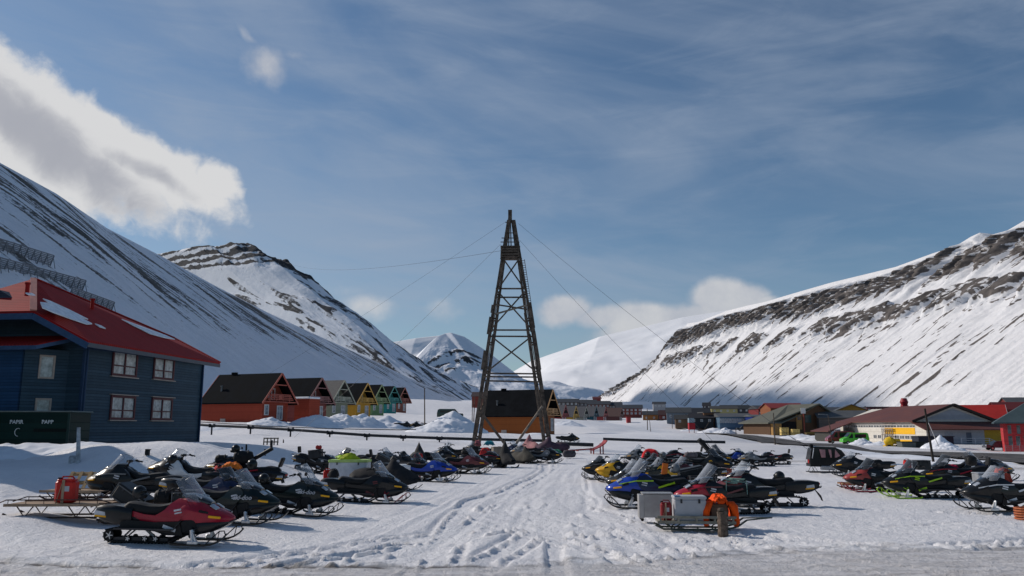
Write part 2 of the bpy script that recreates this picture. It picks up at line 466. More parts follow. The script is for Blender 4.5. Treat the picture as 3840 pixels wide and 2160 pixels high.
for k in range(8):
    x0 = rt.uniform(-15, -4); y0 = rt.uniform(12, 15)
    TRACKS.append(spline([(x0 - 5, y0 + rt.uniform(-.5, .8)), (x0, y0 + rt.uniform(-.5, .5)), (x0 + 5, y0 + rt.uniform(-.5, .8))], 8))
_TS = []; 
for tr in TRACKS:
    wv = rt.choice((0.0, 0.16, 0.48)); dep = rt.uniform(.035, .065)
    for i in range(len(tr) - 1): _TS.append((*tr[i], *tr[i + 1], wv, dep))
_TS = np.array(_TS)
def track_relief(x, y):
    out = np.zeros_like(x)
    ok = (y > 8) & (y < 70)
    xs = x[ok]; ys = y[ok]; acc = np.zeros_like(xs)
    order = np.argsort(ys); xs = xs[order]; ys = ys[order]
    for (x0, y0, x1, y1, wv, dep) in _TS:
        lo, hi = min(y0, y1) - 1, max(y0, y1) + 1
        i0, i1 = np.searchsorted(ys, lo), np.searchsorted(ys, hi)
        if i1 <= i0: continue
        X = xs[i0:i1]; Y = ys[i0:i1]
        dx, dy = x1 - x0, y1 - y0; L2 = dx * dx + dy * dy + 1e-9
        t = np.clip(((X - x0) * dx + (Y - y0) * dy) / L2, 0, 1)
        d = np.hypot(X - x0 - t * dx, Y - y0 - t * dy)
        offs = (0.0,) if wv == 0 else (wv,)
        h = np.zeros_like(d)
        if wv == 0.48: h = -dep * np.exp(-((d - .48) / .07) ** 2) - dep * .7 * sstep(d, .24, .18) + dep * .35 * np.exp(-((d - .30) / .05) ** 2)
        elif wv == 0.16: h = -dep * sstep(d, .22, .16) + dep * .5 * np.exp(-((d - .28) / .06) ** 2)
        else: h = -dep * np.exp(-(d / .07) ** 2) + dep * .4 * np.exp(-((d - .14) / .05) ** 2)
        a = acc[i0:i1]
        acc[i0:i1] = np.where(np.abs(h) > np.abs(a), h, a)
    res = np.zeros_like(acc); res[order] = acc
    out[ok] = res
    return out
def G(x, y):
    """smooth ground, used to set things down"""
    return Gbase(x, y)
def gz(x, y): return float(Gbase(np.array([x]), np.array([y]))[0])
def P(px, py):
    """where the line of sight through a pixel meets the ground"""
    r = ray(px, py); ys = np.geomspace(8, 1500, 400)
    t = ys / r.y; zz = CAM_Z + r.z * t; g = Gbase(r.x * t, ys)
    below = np.nonzero(zz < g)[0]
    if len(below) == 0: i = len(ys) - 1; return Vector((r.x * t[i], ys[i], g[i]))
    i = below[0]
    if i == 0: return Vector((r.x * t[0], ys[0], g[0]))
    a = (zz[i - 1] - g[i - 1]) / ((zz[i - 1] - g[i - 1]) - (zz[i] - g[i]))
    y = ys[i - 1] + a * (ys[i] - ys[i - 1]); x = r.x * y / r.y
    return Vector((x, y, gz(x, y)))

# ------------------------------------------------------------------ snow ground
def make_ground():
    ys = [-14.0, -8, -4, -1, 2, 4, 6]
    y = 7.5
    while y < 2600:
        ys.append(y)
        y += max(0.07, y * y / 2070 * 0.62) if y < 60 else y * y / 2070 * 0.62 * 0 + y * 0.022
    ys = np.array(ys)
    s = np.linspace(-1, 1, 1100)
    X = s[None, :] * (ys[:, None] + 16.0) * 0.95; Y = np.repeat(ys[:, None], len(s), 1)
    Z = Gbase(X, Y)
    near = sstep(Y, 70, 40)
    rel = (fbm(X / 2.6, Y / 2.6, 3, 5) - .5) * 0.08 * near * sstep(Y, 2, 9)
    # trampled, churned snow
    chop = fbm(X / .34, Y / .42, 3, 21); patch = sstep(fbm(X / 3.5, Y / 3.5, 3, 31), .38, .62)
    rel += (np.abs(chop - .5) * -0.10 + .015) * patch * near * sstep(Y, 5, 8) * (1 - .75 * sstep(np.abs(X - (1.2 + .055 * (Y - 20))), 6.5, 4))
    cc_ = X - (1.2 + .055 * (Y - 20) + .0012 * (Y - 20) ** 2); fan = 1 + 5.0 / np.maximum(Y - 6, 4)
    lane = sstep(np.abs(cc_) / fan, 5.5, 3.0) * near * sstep(Y, 13, 16)
    rel += (fbm(cc_ / fan / .16, Y / 9, 2, 131) - .5) * .05 * lane + (fbm(cc_ / fan / .6, Y / 6, 2, 133) - .5) * .04 * lane
    a2 = X * .5 + Y * .86; b2 = X * .86 - Y * .5
    rel += (fbm(b2 / 2.6, a2 / .2, 3, 137) - .5) * .06 * near * sstep(X, 4, 8) * sstep(Y, 13, 16)
    rel += track_relief(X, Y) * 1.25
    # ploughed ridge between the street and the lot
    edge = 15.75 + (fbm(X / 3.0, X * 0 + 2.5, 4, 8) - .5) * 0.7 + 2.0 * sstep(X, 0, 7)
    rel += 0.05 * np.exp(-((Y - edge - .35) / .35) ** 2) * (0.5 + fbm(X / .5, Y / .3, 3, 77))
    street = sstep(Y, edge + .1, edge - .35) * sstep(Y, -40, -20)
    rel = rel * (1 - 0.6 * street)
    far = (fbm(X / 14, Y / 14, 4, 15) - .5) * 0.5 * sstep(Y, 60, 110)
    rel = rel + far
    Z = Z + rel
    dirt = street * (0.35 + 0.3 * fbm(X / 1.4, Y / .5, 5, 41))
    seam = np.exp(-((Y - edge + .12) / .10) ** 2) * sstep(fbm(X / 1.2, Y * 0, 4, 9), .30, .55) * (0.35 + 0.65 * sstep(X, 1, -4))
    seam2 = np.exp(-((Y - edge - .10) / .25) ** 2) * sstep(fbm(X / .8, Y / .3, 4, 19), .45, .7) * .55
    vill = sstep(Y, 60, 90) * sstep(X / (Y + 1), .17, .26) * sstep(Y, 420, 260) * (0.25 + .5 * fbm(X / 5, Y / 7, 4, 51)) * 0.5
    pas = np.exp(-((Y - 60 - .05 * X) / 1.8) ** 2) * sstep(X, 3, 8) * .8
    P3 = np.stack([X, Y, Z], -1)
    mt = bpy.data.materials.new('snow_ground'); mt.use_nodes = True
    t = NT(mt.node_tree); b = t.n['Principled BSDF']
    tc = t.node('ShaderNodeTexCoord')
    at = t.node('ShaderNodeAttribute'); at.attribute_name = 'dirt'
    as_ = t.node('ShaderNodeAttribute'); as_.attribute_name = 'seam'
    n1 = t.noise(tc.outputs['Object'], .35, 6, .65); n2 = t.noise(tc.outputs['Object'], 3.2, 6, .7); n3 = t.noise(tc.outputs['Object'], 14, 5, .7)
    mp = t.node('ShaderNodeMapping'); mp.inputs['Scale'].default_value = (.5, 2.6, 1); t.l.new(tc.outputs['Object'], mp.inputs[0])
    n4 = t.noise(mp.outputs[0], 1.6, 7, .72)
    snow = t.mixc(t.ramp(n1, .3, .7), (.72, .715, .74), (.81, .80, .81))
    grime = t.ramp(t.m('ADD', t.m('MULTIPLY', n2, .6), t.m('MULTIPLY', n3, .4)), .50, .70, 0, .30)
    snow = t.mixc(grime, snow, (.46, .43, .42))
    dirty = t.mixc(t.ramp(n4, .35, .68), (.60, .58, .58), (.26, .235, .22))
    c = t.mixc(t.m('MULTIPLY', at.outputs['Fac'], 1.25, clamp=True), snow, dirty)
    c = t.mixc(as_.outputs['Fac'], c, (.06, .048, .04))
    t.l.new(c, b.inputs['Base Color']); b.inputs['Roughness'].default_value = .55
    b.inputs['Specular IOR Level'].default_value = .3
    bp = t.node('ShaderNodeBump'); bp.inputs['Strength'].default_value = 1.0; bp.inputs['Distance'].default_value = .065
    mp2 = t.node('ShaderNodeMapping'); mp2.inputs['Scale'].default_value = (1, .8, 1); t.l.new(tc.outputs['Object'], mp2.inputs[0])
    vo = t.noise(mp2.outputs[0], 7.5, 6, .72, .6)
    t.l.new(t.m('ADD', vo, t.m('MULTIPLY', t.noise(tc.outputs['Object'], 1.7, 4, .6), .8)), bp.inputs['Height'])
    t.l.new(bp.outputs[0], b.inputs['Normal'])
    o = grid_mesh('snow_ground', P3, mt, {'dirt': np.clip(dirt + vill + pas, 0, 1), 'seam': np.clip(seam + seam2, 0, 1)})
    tag(o, kind='structure')
make_ground()

# ------------------------------------------------------------------ asphalt road of the village
def strip(name, line, width, mat, lift=0.07, n=60, sub=9):
    line = spline(line, n); width = np.interp(np.linspace(0, 1, len(line)), np.linspace(0, 1, len(width)), width)[:, None]
    d = np.gradient(line, axis=0); d /= np.linalg.norm(d, axis=1)[:, None]; nrm = np.stack([-d[:, 1], d[:, 0]], 1)
    w = np.linspace(-.5, .5, sub)
    X = line[:, 0, None] + nrm[:, 0, None] * w * width; Y = line[:, 1, None] + nrm[:, 1, None] * w * width
    edge = (fbm(line[:, 0] / 3, line[:, 1] / 3, 3, 4) - .5)[:, None] * (np.abs(w) > .4) * .8 * np.sign(w)
    X += nrm[:, 0, None] * edge; Y += nrm[:, 1, None] * edge
    Z = Gbase(X, Y) + lift
    o = grid_mesh(name, np.stack([X, Y, Z], -1), mat)
    return tag(o, kind='structure')
asph = pm('asphalt', (.085, .078, .074), .75, var=.5, nscale=.6, bump=.4, bscale=12)
def gpt(px, py): p = P(px, py); return (p.x, p.y)
road = strip('road', [gpt(4300, 1755), gpt(3840, 1724), gpt(3500, 1705), gpt(3100, 1673), gpt(2900, 1650), gpt(2780, 1634), gpt(2670, 1617), gpt(2600, 1606)], (15, 14, 11, 9, 8, 7, 7), asph, .2)

# ------------------------------------------------------------------ mountains
def rock_snow_mat(name, rockc, snowc=(.78, .80, .85), nsc=.02):
    mt = bpy.data.materials.new(name); mt.use_nodes = True
    t = NT(mt.node_tree); b = t.n['Principled BSDF']; tc = t.node('ShaderNodeTexCoord')
    at = t.node('ShaderNodeAttribute'); at.attribute_name = 'rock'
    n = t.noise(tc.outputs['Object'], nsc, 8, .75); n2 = t.noise(tc.outputs['Object'], nsc * 6, 6, .7)
    k = t.m('ADD', at.outputs['Fac'], t.m('MULTIPLY', t.m('SUBTRACT', n2, .5), .9))
    k = t.m('ADD', k, t.m('MULTIPLY', t.m('SUBTRACT', n, .5), .5))
    f = t.ramp(k, .40, .66)
    rc = t.mixc(t.ramp(n, .3, .7), tuple(q * .6 for q in rockc), tuple(q * 1.5 for q in rockc))
    sc = t.mixc(t.ramp(n, .3, .7), tuple(q * .93 for q in snowc), snowc)
    t.l.new(t.mixc(f, sc, rc), b.inputs['Base Color']); b.inputs['Roughness'].default_value = .8
    b.inputs['Specular IOR Level'].default_value = .15
    bp = t.node('ShaderNodeBump'); bp.inputs['Strength'].default_value = .5; bp.inputs['Distance'].default_value = 3.0
    t.l.new(n2, bp.inputs['Height']); t.l.new(bp.outputs[0], b.inputs['Normal'])
    return mt
def resample(pts, n):
    pts = np.array(pts, float); d = np.r_[0, np.cumsum(np.linalg.norm(np.diff(pts[:, :2], axis=0), axis=1))]
    s = np.linspace(0, d[-1], n)
    return np.stack([np.interp(s, d, pts[:, k]) for k in range(pts.shape[1])], 1), s
def mountain(name, ridge, foot, nu, nv, mat, shape, back=(0, 0, 0), vpow=1.0):
    """ridge, foot: world points in matching order. shape(a, v, P) -> (height added, outward shift, rock mask)"""
    Rr, a = resample(ridge, nu)
    Ff = np.array(foot, float)
    # match foot to ridge by parameter
    tr = np.linspace(0, 1, nu); k = len(Ff)
    Ff = np.stack([np.interp(tr, np.linspace(0, 1, k), Ff[:, j]) for j in range(3)], 1)
    v = np.linspace(0, 1, nv) ** vpow
    Pm = Rr[:, None, :] * (1 - v)[None, :, None] + Ff[:, None, :] * v[None, :, None]
    A = np.repeat(a[:, None], nv, 1); V = np.repeat(v[None, :], nu, 0)
    dz, dn, rock = shape(A, V, Pm)
    hor = Ff[:, None, :2] - Rr[:, None, :2]; hor = hor / (np.linalg.norm(hor, axis=2, keepdims=True) + 1e-6)
    Pm[:, :, 2] += dz; Pm[:, :, :2] += hor * dn[:, :, None]
    # back slope behind the crest
    nb = 14; bv = np.linspace(1, 1 / nb, nb)
    bk = Pm[:, :1, :].copy().repeat(nb, 1)
    bk[:, :, :2] -= hor * (bv ** 1.3)[None, :, None] * back[0]
    bk[:, :, 2] -= (bv ** 1.5)[None, :] * back[1]
    Pm = np.concatenate([bk, Pm], 1); rock = np.concatenate([np.zeros((nu, nb)), rock], 1)
    o = grid_mesh(name, Pm, mat, {'rock': np.clip(rock, 0, 1)})
    return tag(o, kind='structure'), Pm

def ridge_pts(lst): return [tuple(W(px, py, y)) for (px, py, y) in lst]

# near slope on the left
def shp_left(A, V, Pm):
    L = 320.0; B = V * L
    K = A - B * 1.0
    st = fbm(K / 15, B / 130, 6, 61, .65); st2 = fbm(K / 5, B / 40, 5, 63, .65)
    big = fbm(K / 150, B / 160, 3, 65)
    dz = (st - .5) * 5 * np.sin(np.pi * np.clip(V, 0, 1)) ** .5 + (big - .5) * 10 * np.sin(np.pi * V)
    zone = sstep(V, .0, .06) * sstep(V, .88, .55) * (0.5 + .8 * big)
    zn = zone * (0.65 + 0.5 * sstep(A, 900, 300))
    up = sstep(V, .62, .2)
    rock = (sstep(st, .44, .66) * .55 + sstep(st2, .40, .66) * .52) * zn * (.70 + .55 * up)
    crest = sstep(V, .07, .0) * .35 * sstep(st2, .4, .6)
    return dz, dz * 0, rock + crest
MT_L = rock_snow_mat('scree_snow', (.10, .092, .085), nsc=.05)
rl = ridge_pts([(-2600, -250, 330), (-900, 180, 430), (0, 610, 560), (210, 725, 620), (400, 855, 700), (600, 958, 780), (800, 1068, 870), (1000, 1170, 970), (1200, 1262, 1080), (1400, 1352, 1220), (1560, 1430, 1400), (1700, 1478, 1600)])
fl = [(-115, -60, 8), (-118, 60, 8), (-116, 180, 10), (-118, 300, 14), (-122, 420, 17), (-122, 550, 20), (-118, 680, 23), (-112, 820, 27), (-104, 960, 31), (-96, 1120, 36), (-92, 1350, 40), (-88, 1560, 44)]
fl = [(x + 12, y, z - 16) for x, y, z in fl]
hill_left, PL = mountain('mountain_slope', rl, fl, 900, 320, MT_L, shp_left, back=(200, 60))

# second mountain on the left with its flat cliff top
def shp_second(A, V, Pm):
    B = V * 900; n = fbm(A / 60, B / 90, 5, 71, .6); st = fbm(A / 40, B / 260, 5, 73, .6)
    top = sstep(V, .24, .11) * sstep(V, -.01, .012)
    strata = .5 + .5 * np.sin(B / 7.0 + n * 2.5)
    sm = fbm(A / 260, B / 260, 3, 75); crest = sstep(V, .10, .0) * (fbm(A / 26, A * 0, 4, 77) - .5) * 26 * sstep(A, 500, 760)
    dz = (sm - .5) * 60 * np.sin(np.pi * V) + (n - .5) * 12 * np.sin(np.pi * V) + top * (n - .5) * 22 + crest
    rock = top * (.22 + .85 * strata) * (.75 + .5 * sstep(n, .35, .55)) + sstep(n, .52, .64) * .6 * sstep(V, .2, .3) + sstep(V, .34, .12) * sstep(n, .40, .52) * .6 * sstep(A, 560, 800)
    rock += sstep(st, .56, .74) * .5 * sstep(V, .1, .3)
    return dz, top * (n - .4) * 40, rock
MT_2 = rock_snow_mat('cliff_snow', (.05, .05, .054), nsc=.012)
r2 = ridge_pts([(300, 960, 2500), (600, 950, 2400), (660, 940, 2350), (720, 925, 2300), (830, 921, 2250), (870, 913, 2240), (935, 914, 2240), (962, 940, 2240), (1000, 956, 2270), (1060, 985, 2300), (1150, 1050, 2350), (1210, 1110, 2400), (1260, 1165, 2450), (1350, 1220, 2500), (1440, 1298, 2600), (1540, 1370, 2700), (1640, 1425, 2850), (1740, 1480, 3000)])
f2 = [tuple(W(px, 1500, y)) for px, y in ((1100, 1800), (1400, 1780), (1550, 1760), (1650, 1760), (1720, 1800), (1780, 1900), (1840, 2100), (1900, 2350), (1980, 2600))]
mountain('mountain_plateau', r2, f2, 520, 260, MT_2, shp_second, back=(900, 300))

# small pyramid in the middle, and the bright shoulder behind it
def shp_mid(A, V, Pm):
    B = V * 1100; n = fbm(A / 110, B / 120, 5, 81, .6)
    strata = .5 + .5 * np.sin(B / 24.0 + n * 3)
    band = sstep(V, .18, .30) * sstep(V, .62, .48)
    rock = band * sstep(n, .38, .55) * (.25 + .75 * strata) * sstep(A, 1250, 850) * .95
    st = fbm(A / 30, B / 300, 4, 83, .6)
    return (fbm(A / 500, B / 400, 3, 85) - .5) * 160 * np.sin(np.pi * V) + (n - .5) * 22 * np.sin(np.pi * V), V * 0, rock + sstep(st, .6, .8) * .4 * sstep(V, .4, .6)
r3 = ridge_pts([(1430, 1480, 3300), (1540, 1370, 3500), (1600, 1300, 3800), (1640, 1262, 4000), (1670, 1250, 4100), (1690, 1247, 4100), (1740, 1262, 4150), (1830, 1320, 4200), (1960, 1420, 4300), (2060, 1447, 4300), (2150, 1470, 4300), (2260, 1500, 4300)])
f3 = [tuple(W(px, 1505, y)) for px, y in ((1450, 3300), (1650, 3350), (1850, 3350), (2000, 3400), (2120, 3500), (2300, 3600))]
mountain('mountain_peak', r3, f3, 300, 180, MT_2, shp_mid, back=(1500, 500))
def shp_soft(A, V, Pm):
    n = fbm(A / 600, V * 3, 4, 91, .42)
    return (n - .5) * 130 * np.sin(np.pi * V), V * 0, sstep(n, .55, .75) * .22
MT_F = rock_snow_mat('far_snow', (.35, .34, .36), (.82, .83, .86), nsc=.004)
r4 = ridge_pts([(1350, 1330, 5600), (1450, 1287, 5600), (1560, 1268, 5700), (1650, 1258, 5900), (1760, 1300, 6000)])
f4 = [tuple(W(px, 1500, y)) for px, y in ((1300, 4800), (1500, 4800), (1800, 4800))]
mountain('mountain_shoulder', r4, f4, 120, 60, MT_F, shp_soft, back=(1500, 300))
# wide snow plateau reaching into the cloud, right of the tower
r5 = ridge_pts([(1880, 1420, 5600), (1990, 1355, 5500), (2060, 1330, 5400), (2150, 1300, 5300), (2250, 1262, 5200), (2400, 1228, 5200), (2560, 1190, 5200), (2750, 1160, 5200), (3000, 1150, 5200)])
f5 = [tuple(W(px, 1512, y)) for px, y in ((1850, 4400), (2000, 4200), (2300, 3900), (2700, 3600), (3000, 3400))]
mountain('mountain_snowfield', r5, f5, 260, 160, MT_F, shp_soft, back=(1500, 200))

# long mountain on the right
def shp_right(A, V, Pm):
    L = 400.0; B = V * L
    but = fbm(A / 38, A * 0 + B / 400, 4, 101, .6)
    fine = fbm(A / 11, B / 18, 5, 103, .6)
    strk = fbm(A / 7 + B / 260, B / 75, 5, 105, .66)
    zone = fbm(A / 110, B / 160, 3, 107)
    u = A / A.max()
    # crest snow lip, upper cliff, snow ledge, broken lower cliff, scree fans
    c0 = .055 + .04 * (but - .5)
    nz = fbm(A / 90, A * 0 + 7.0, 3, 141); w1 = A / 38 + 2.2 * fbm(A / 70, B / 140, 3, 143) + .5 * fbm(A / 9, B / 22, 3, 144)
    rb = 1 - np.abs((w1 % 1.0) * 2 - 1)
    t1 = .055 + .05 * (nz - .3) + .02 * (fine - .5); b1 = t1 + .06 + .17 * rb * (.6 + .8 * nz) + .02 * (fine - .5)
    c_on = sstep(u, .10, .16) * (1 - .0 * u)
    cliff = sstep(V, t1, t1 + .012) * sstep(V, b1 + .012, b1 - .004) * c_on
    sp = sstep(fbm(A / 4.5, B / 5.5, 4, 145, .65), .34, .56)
    r1 = cliff * sstep(rb, .30, .48) * (.50 + .55 * sp)
    w2 = A / 46 + 2.0 * fbm(A / 80, B / 120, 3, 147) + .4 * fbm(A / 11, B / 20, 3, 148); rb2 = 1 - np.abs((w2 % 1.0) * 2 - 1)
    blk = sstep(fbm(A / 75, A * 0 + 11.0, 3, 149), .34, .46)
    t2 = .37 + .07 * (nz - .5) + .03 * (fine - .5); b2_ = t2 + .02 + .115 * rb2
    lowb = sstep(V, t2, t2 + .010) * sstep(V, b2_ + .01, b2_ - .004) * sstep(rb2, .18, .34) * blk
    thin = sstep(V, b2_ + .022, b2_ + .03) * sstep(V, b2_ + .06, b2_ + .045) * sstep(rb2, .25, .4) * blk * .8
    r2_ = np.maximum(lowb, thin) * (.38 + .7 * sp)
    but2 = rb; band2 = np.maximum(lowb, thin); b2 = rb2
    scree = sstep(V, .50, .62) * sstep(V, 1.02, .85)
    brk = fbm(A / 5, B / 16, 4, 119, .6)
    r3_ = sstep(strk * .72 + brk * .28, .53, .64) * scree * (.10 + .8 * sstep(zone, .42, .62)) * (.35 + .75 * sstep(brk, .38, .6))
    r3_ = np.maximum(r3_, .8 * sstep(fbm(A / 45, B / 60, 4, 121, .6), .64, .72) * sstep(V, .42, .5) * sstep(V, .75, .6) * sstep(brk, .3, .55))
    gul = (strk - .5) * 5 * sstep(V, .3, .6)
    dz = gul + (zone - .5) * 16 * np.sin(np.pi * V) + 5 * lowb
    env = sstep(V, .03, .08) * sstep(V, .38, .18) * c_on; env2 = sstep(V, .33, .38) * sstep(V, .60, .48) * blk
    dn = env * (rb - .45) * 32 + env * (fine - .5) * 12 + env2 * (rb2 - .4) * 14 + env2 * (fine - .5) * 7
    return dz, dn, np.maximum(np.maximum(r1, r2_), r3_)
MT_R = rock_snow_mat('crag_snow', (.105, .092, .086), (.72, .715, .73), nsc=.035)
ys_ = [330, 450, 600, 760, 860, 940, 1000, 1040, 1075, 1110, 1150, 1300, 1500, 1700, 1880, 2050, 2150, 2230, 2270, 2290]
rr = [(640, 330, 190), (650, 450, 215), (660, 620, 235), (660, 800, 250)] + ridge_pts([
    (4060, 780, 930), (3960, 800, 960), (3840, 828, 1000), (3783, 861, 1030), (3724, 888, 1060), (3702, 890, 1070), (3675, 872, 1080), (3640, 888, 1100), (3589, 920, 1120), (3492, 952, 1180), (3358, 1001, 1270), (3115, 1060, 1460),
    (3000, 1093, 1560), (2868, 1132, 1720), (2806, 1145, 1800), (2723, 1166, 1930), (2650, 1195, 2040), (2620, 1207, 2080), (2578, 1213, 2150), (2555, 1250, 2180), (2530, 1300, 2220), (2480, 1345, 2280), (2400, 1398, 2380), (2300, 1452, 2500), (2235, 1492, 2600)])
fr = [(300, 250, 0), (300, 420, 1), (290, 600, 3), (285, 760, 5), (285, 900, 8), (285, 1060, 11), (285, 1220, 15), (285, 1380, 19), (285, 1540, 24), (285, 1700, 29), (285, 1850, 35), (280, 2000, 42), (270, 2150, 50), (262, 2300, 60), (265, 2500, 75), (275, 2650, 85)]
# foot follows the ridge depth for depth
fr_a = np.array(fr); rr_r, _ = resample(rr, 60)
ff = [(float(np.interp(p[1], fr_a[:, 1], fr_a[:, 0])) - 12, float(p[1] - 60), float(np.interp(p[1], fr_a[:, 1], fr_a[:, 2])) - 14) for p in rr_r]
mountain('mountain_right', rr, ff, 1100, 420, MT_R, shp_right, back=(500, 40))

# cloud mesh added out of view to cast the shade on the right mountain's foot
def cloud():
    rc = random.Random(5); mt = pm('cloud_white', (.85, .85, .87), .9, var=.03)
    m = MB()
    for k in range(13):
        f = k / 12; c = Vector((300 + 60 * f + rc.uniform(-12, 12), 760 + 1150 * f, 6 + 26 * f)) + SUN_V * 4300
        r_ = (48 + 26 * math.sin(math.pi * f)) * rc.uniform(.8, 1.15); n1, n2 = 9, 14; vs = []
        for i in range(n1):
            th = math.pi * i / (n1 - 1)
            for j in range(n2):
                ph = 2 * math.pi * j / n2; q = r_ * rc.uniform(.86, 1.1)
                vs.append(c + Vector((math.sin(th) * math.cos(ph) * q * 1.1, math.sin(th) * math.sin(ph) * q * 1.5, math.cos(th) * q * .62)))
        m.add(vs, [(i * n2 + j, i * n2 + (j + 1) % n2, (i + 1) * n2 + (j + 1) % n2, (i + 1) * n2 + j) for i in range(n1 - 1) for j in range(n2)])
    tag(m.build('cloud', mt, None, smooth='all'), kind='structure')
cloud()
# ------------------------------------------------------------------ house builders
GLASS = None
def mats_common():
    global GLASS
    GLASS = pm('window_glass', (.30, .33, .36), .12, var=.5, nscale=1.6)
mats_common()
WHITE = pm('white_paint', (.62, .60, .58), .55)
def window(par, c, u, nrm, w, h, fm, pane=None, mull=1, bar=0.0, t=0.07, name='window', d=0.06):
    """c: centre on the wall (local), u: direction along the wall, nrm: outward"""
    c = Vector(c); u = Vector(u).normalized(); nrm = Vector(nrm).normalized(); z = Vector((0, 0, 1))
    m = MB()
    def bm_(a, b, ww): m.beam(a, b, ww, d, up=nrm)
    o = nrm * (d / 2 - .01)
    L, Rr, B, T = -u * w / 2, u * w / 2, -z * h / 2, z * h / 2
    bm_(c + o + L + B - z * t / 2, c + o + L + T + z * t / 2, t); bm_(c + o + Rr + B - z * t / 2, c + o + Rr + T + z * t / 2, t)
    bm_(c + o + L + T + u * t / 2, c + o + Rr + T - u * t / 2, t); bm_(c + o + L + B + u * t / 2, c + o + Rr + B - u * t / 2, t)
    for k in range(mull):
        x = -w / 2 + w * (k + 1) / (mull + 1)
        bm_(c + o * .93 + u * x + B + z * t / 2, c + o * .93 + u * x + T - z * t / 2, t * .75)
    if bar: bm_(c + o * .85 + L + u * t / 2 + z * bar * h, c + o * .85 + Rr - u * t / 2 + z * bar * h, t * .5)
    f = m.build(name, fm, par)
    g = MB(); q = c + nrm * .012
    g.prism([q + L + B, q + Rr + B, q + Rr + T, q + L + T], (0, 0, 0), nrm * -.01)
    g.build('pane', pane or GLASS, f)
    return f

def gable(par, L, Wd, eave, ridge, wall, roof, over=.45, th=.16, roofname='roof', hip=0.0, ez=None, trim=None, base=-1.5):
    """long axis along local x, centred; walls from base up"""
    hx, hy = L / 2, Wd / 2
    m = MB()
    m.prism([(-hx, -hy, base), (-hx, hy, base), (-hx, hy, eave), (-hx, 0, ridge), (-hx, -hy, eave)], (0, 0, 0), (L, 0, 0))
    w = m.build('wall', wall, par)
    k = (ridge - eave) / hy
    r = MB()
    ox = hx + over; oy = hy + over; ze = eave - over * k
    for s_ in (-1, 1):
        a = [(-ox, s_ * .001, ridge + .03), (ox, s_ * .001, ridge + .03), (ox, s_ * oy, ze + .03), (-ox, s_ * oy, ze + .03)]
        if hip:
            a = [(-ox + hip, s_ * .001, ridge + .03), (ox - hip, s_ * .001, ridge + .03), (ox, s_ * oy, ze + .03), (-ox, s_ * oy, ze + .03)]
        r.prism(a, (0, 0, 0), (0, 0, th))
    if hip:
        for s_ in (-1, 1):
            r.prism([(s_ * (ox - hip), 0, ridge + .03), (s_ * ox, -oy, ze + .03), (s_ * ox, oy, ze + .03)], (0, 0, 0), (0, 0, th))
    ro = r.build(roofname, roof, par)
    if trim:
        t_ = MB()
        for sx in (-1, 1):
            for s_ in (-1, 1):
                x = sx * (ox + .03)
                t_.beam((x, s_ * .02, ridge + .08), (x, s_ * oy, ze + .06), .06, .26, up=(0, 0, 1))
        t_.each('bargeboard', trim, ro)
    return w, ro

def ent(name, label, cat, px, py, rz, group=None, y=None, z=None):
    p = P(px, py) if y is None else W(px, py, y)
    if z is not None: p.z = z
    return thing(name, label, cat, p, rz, group)

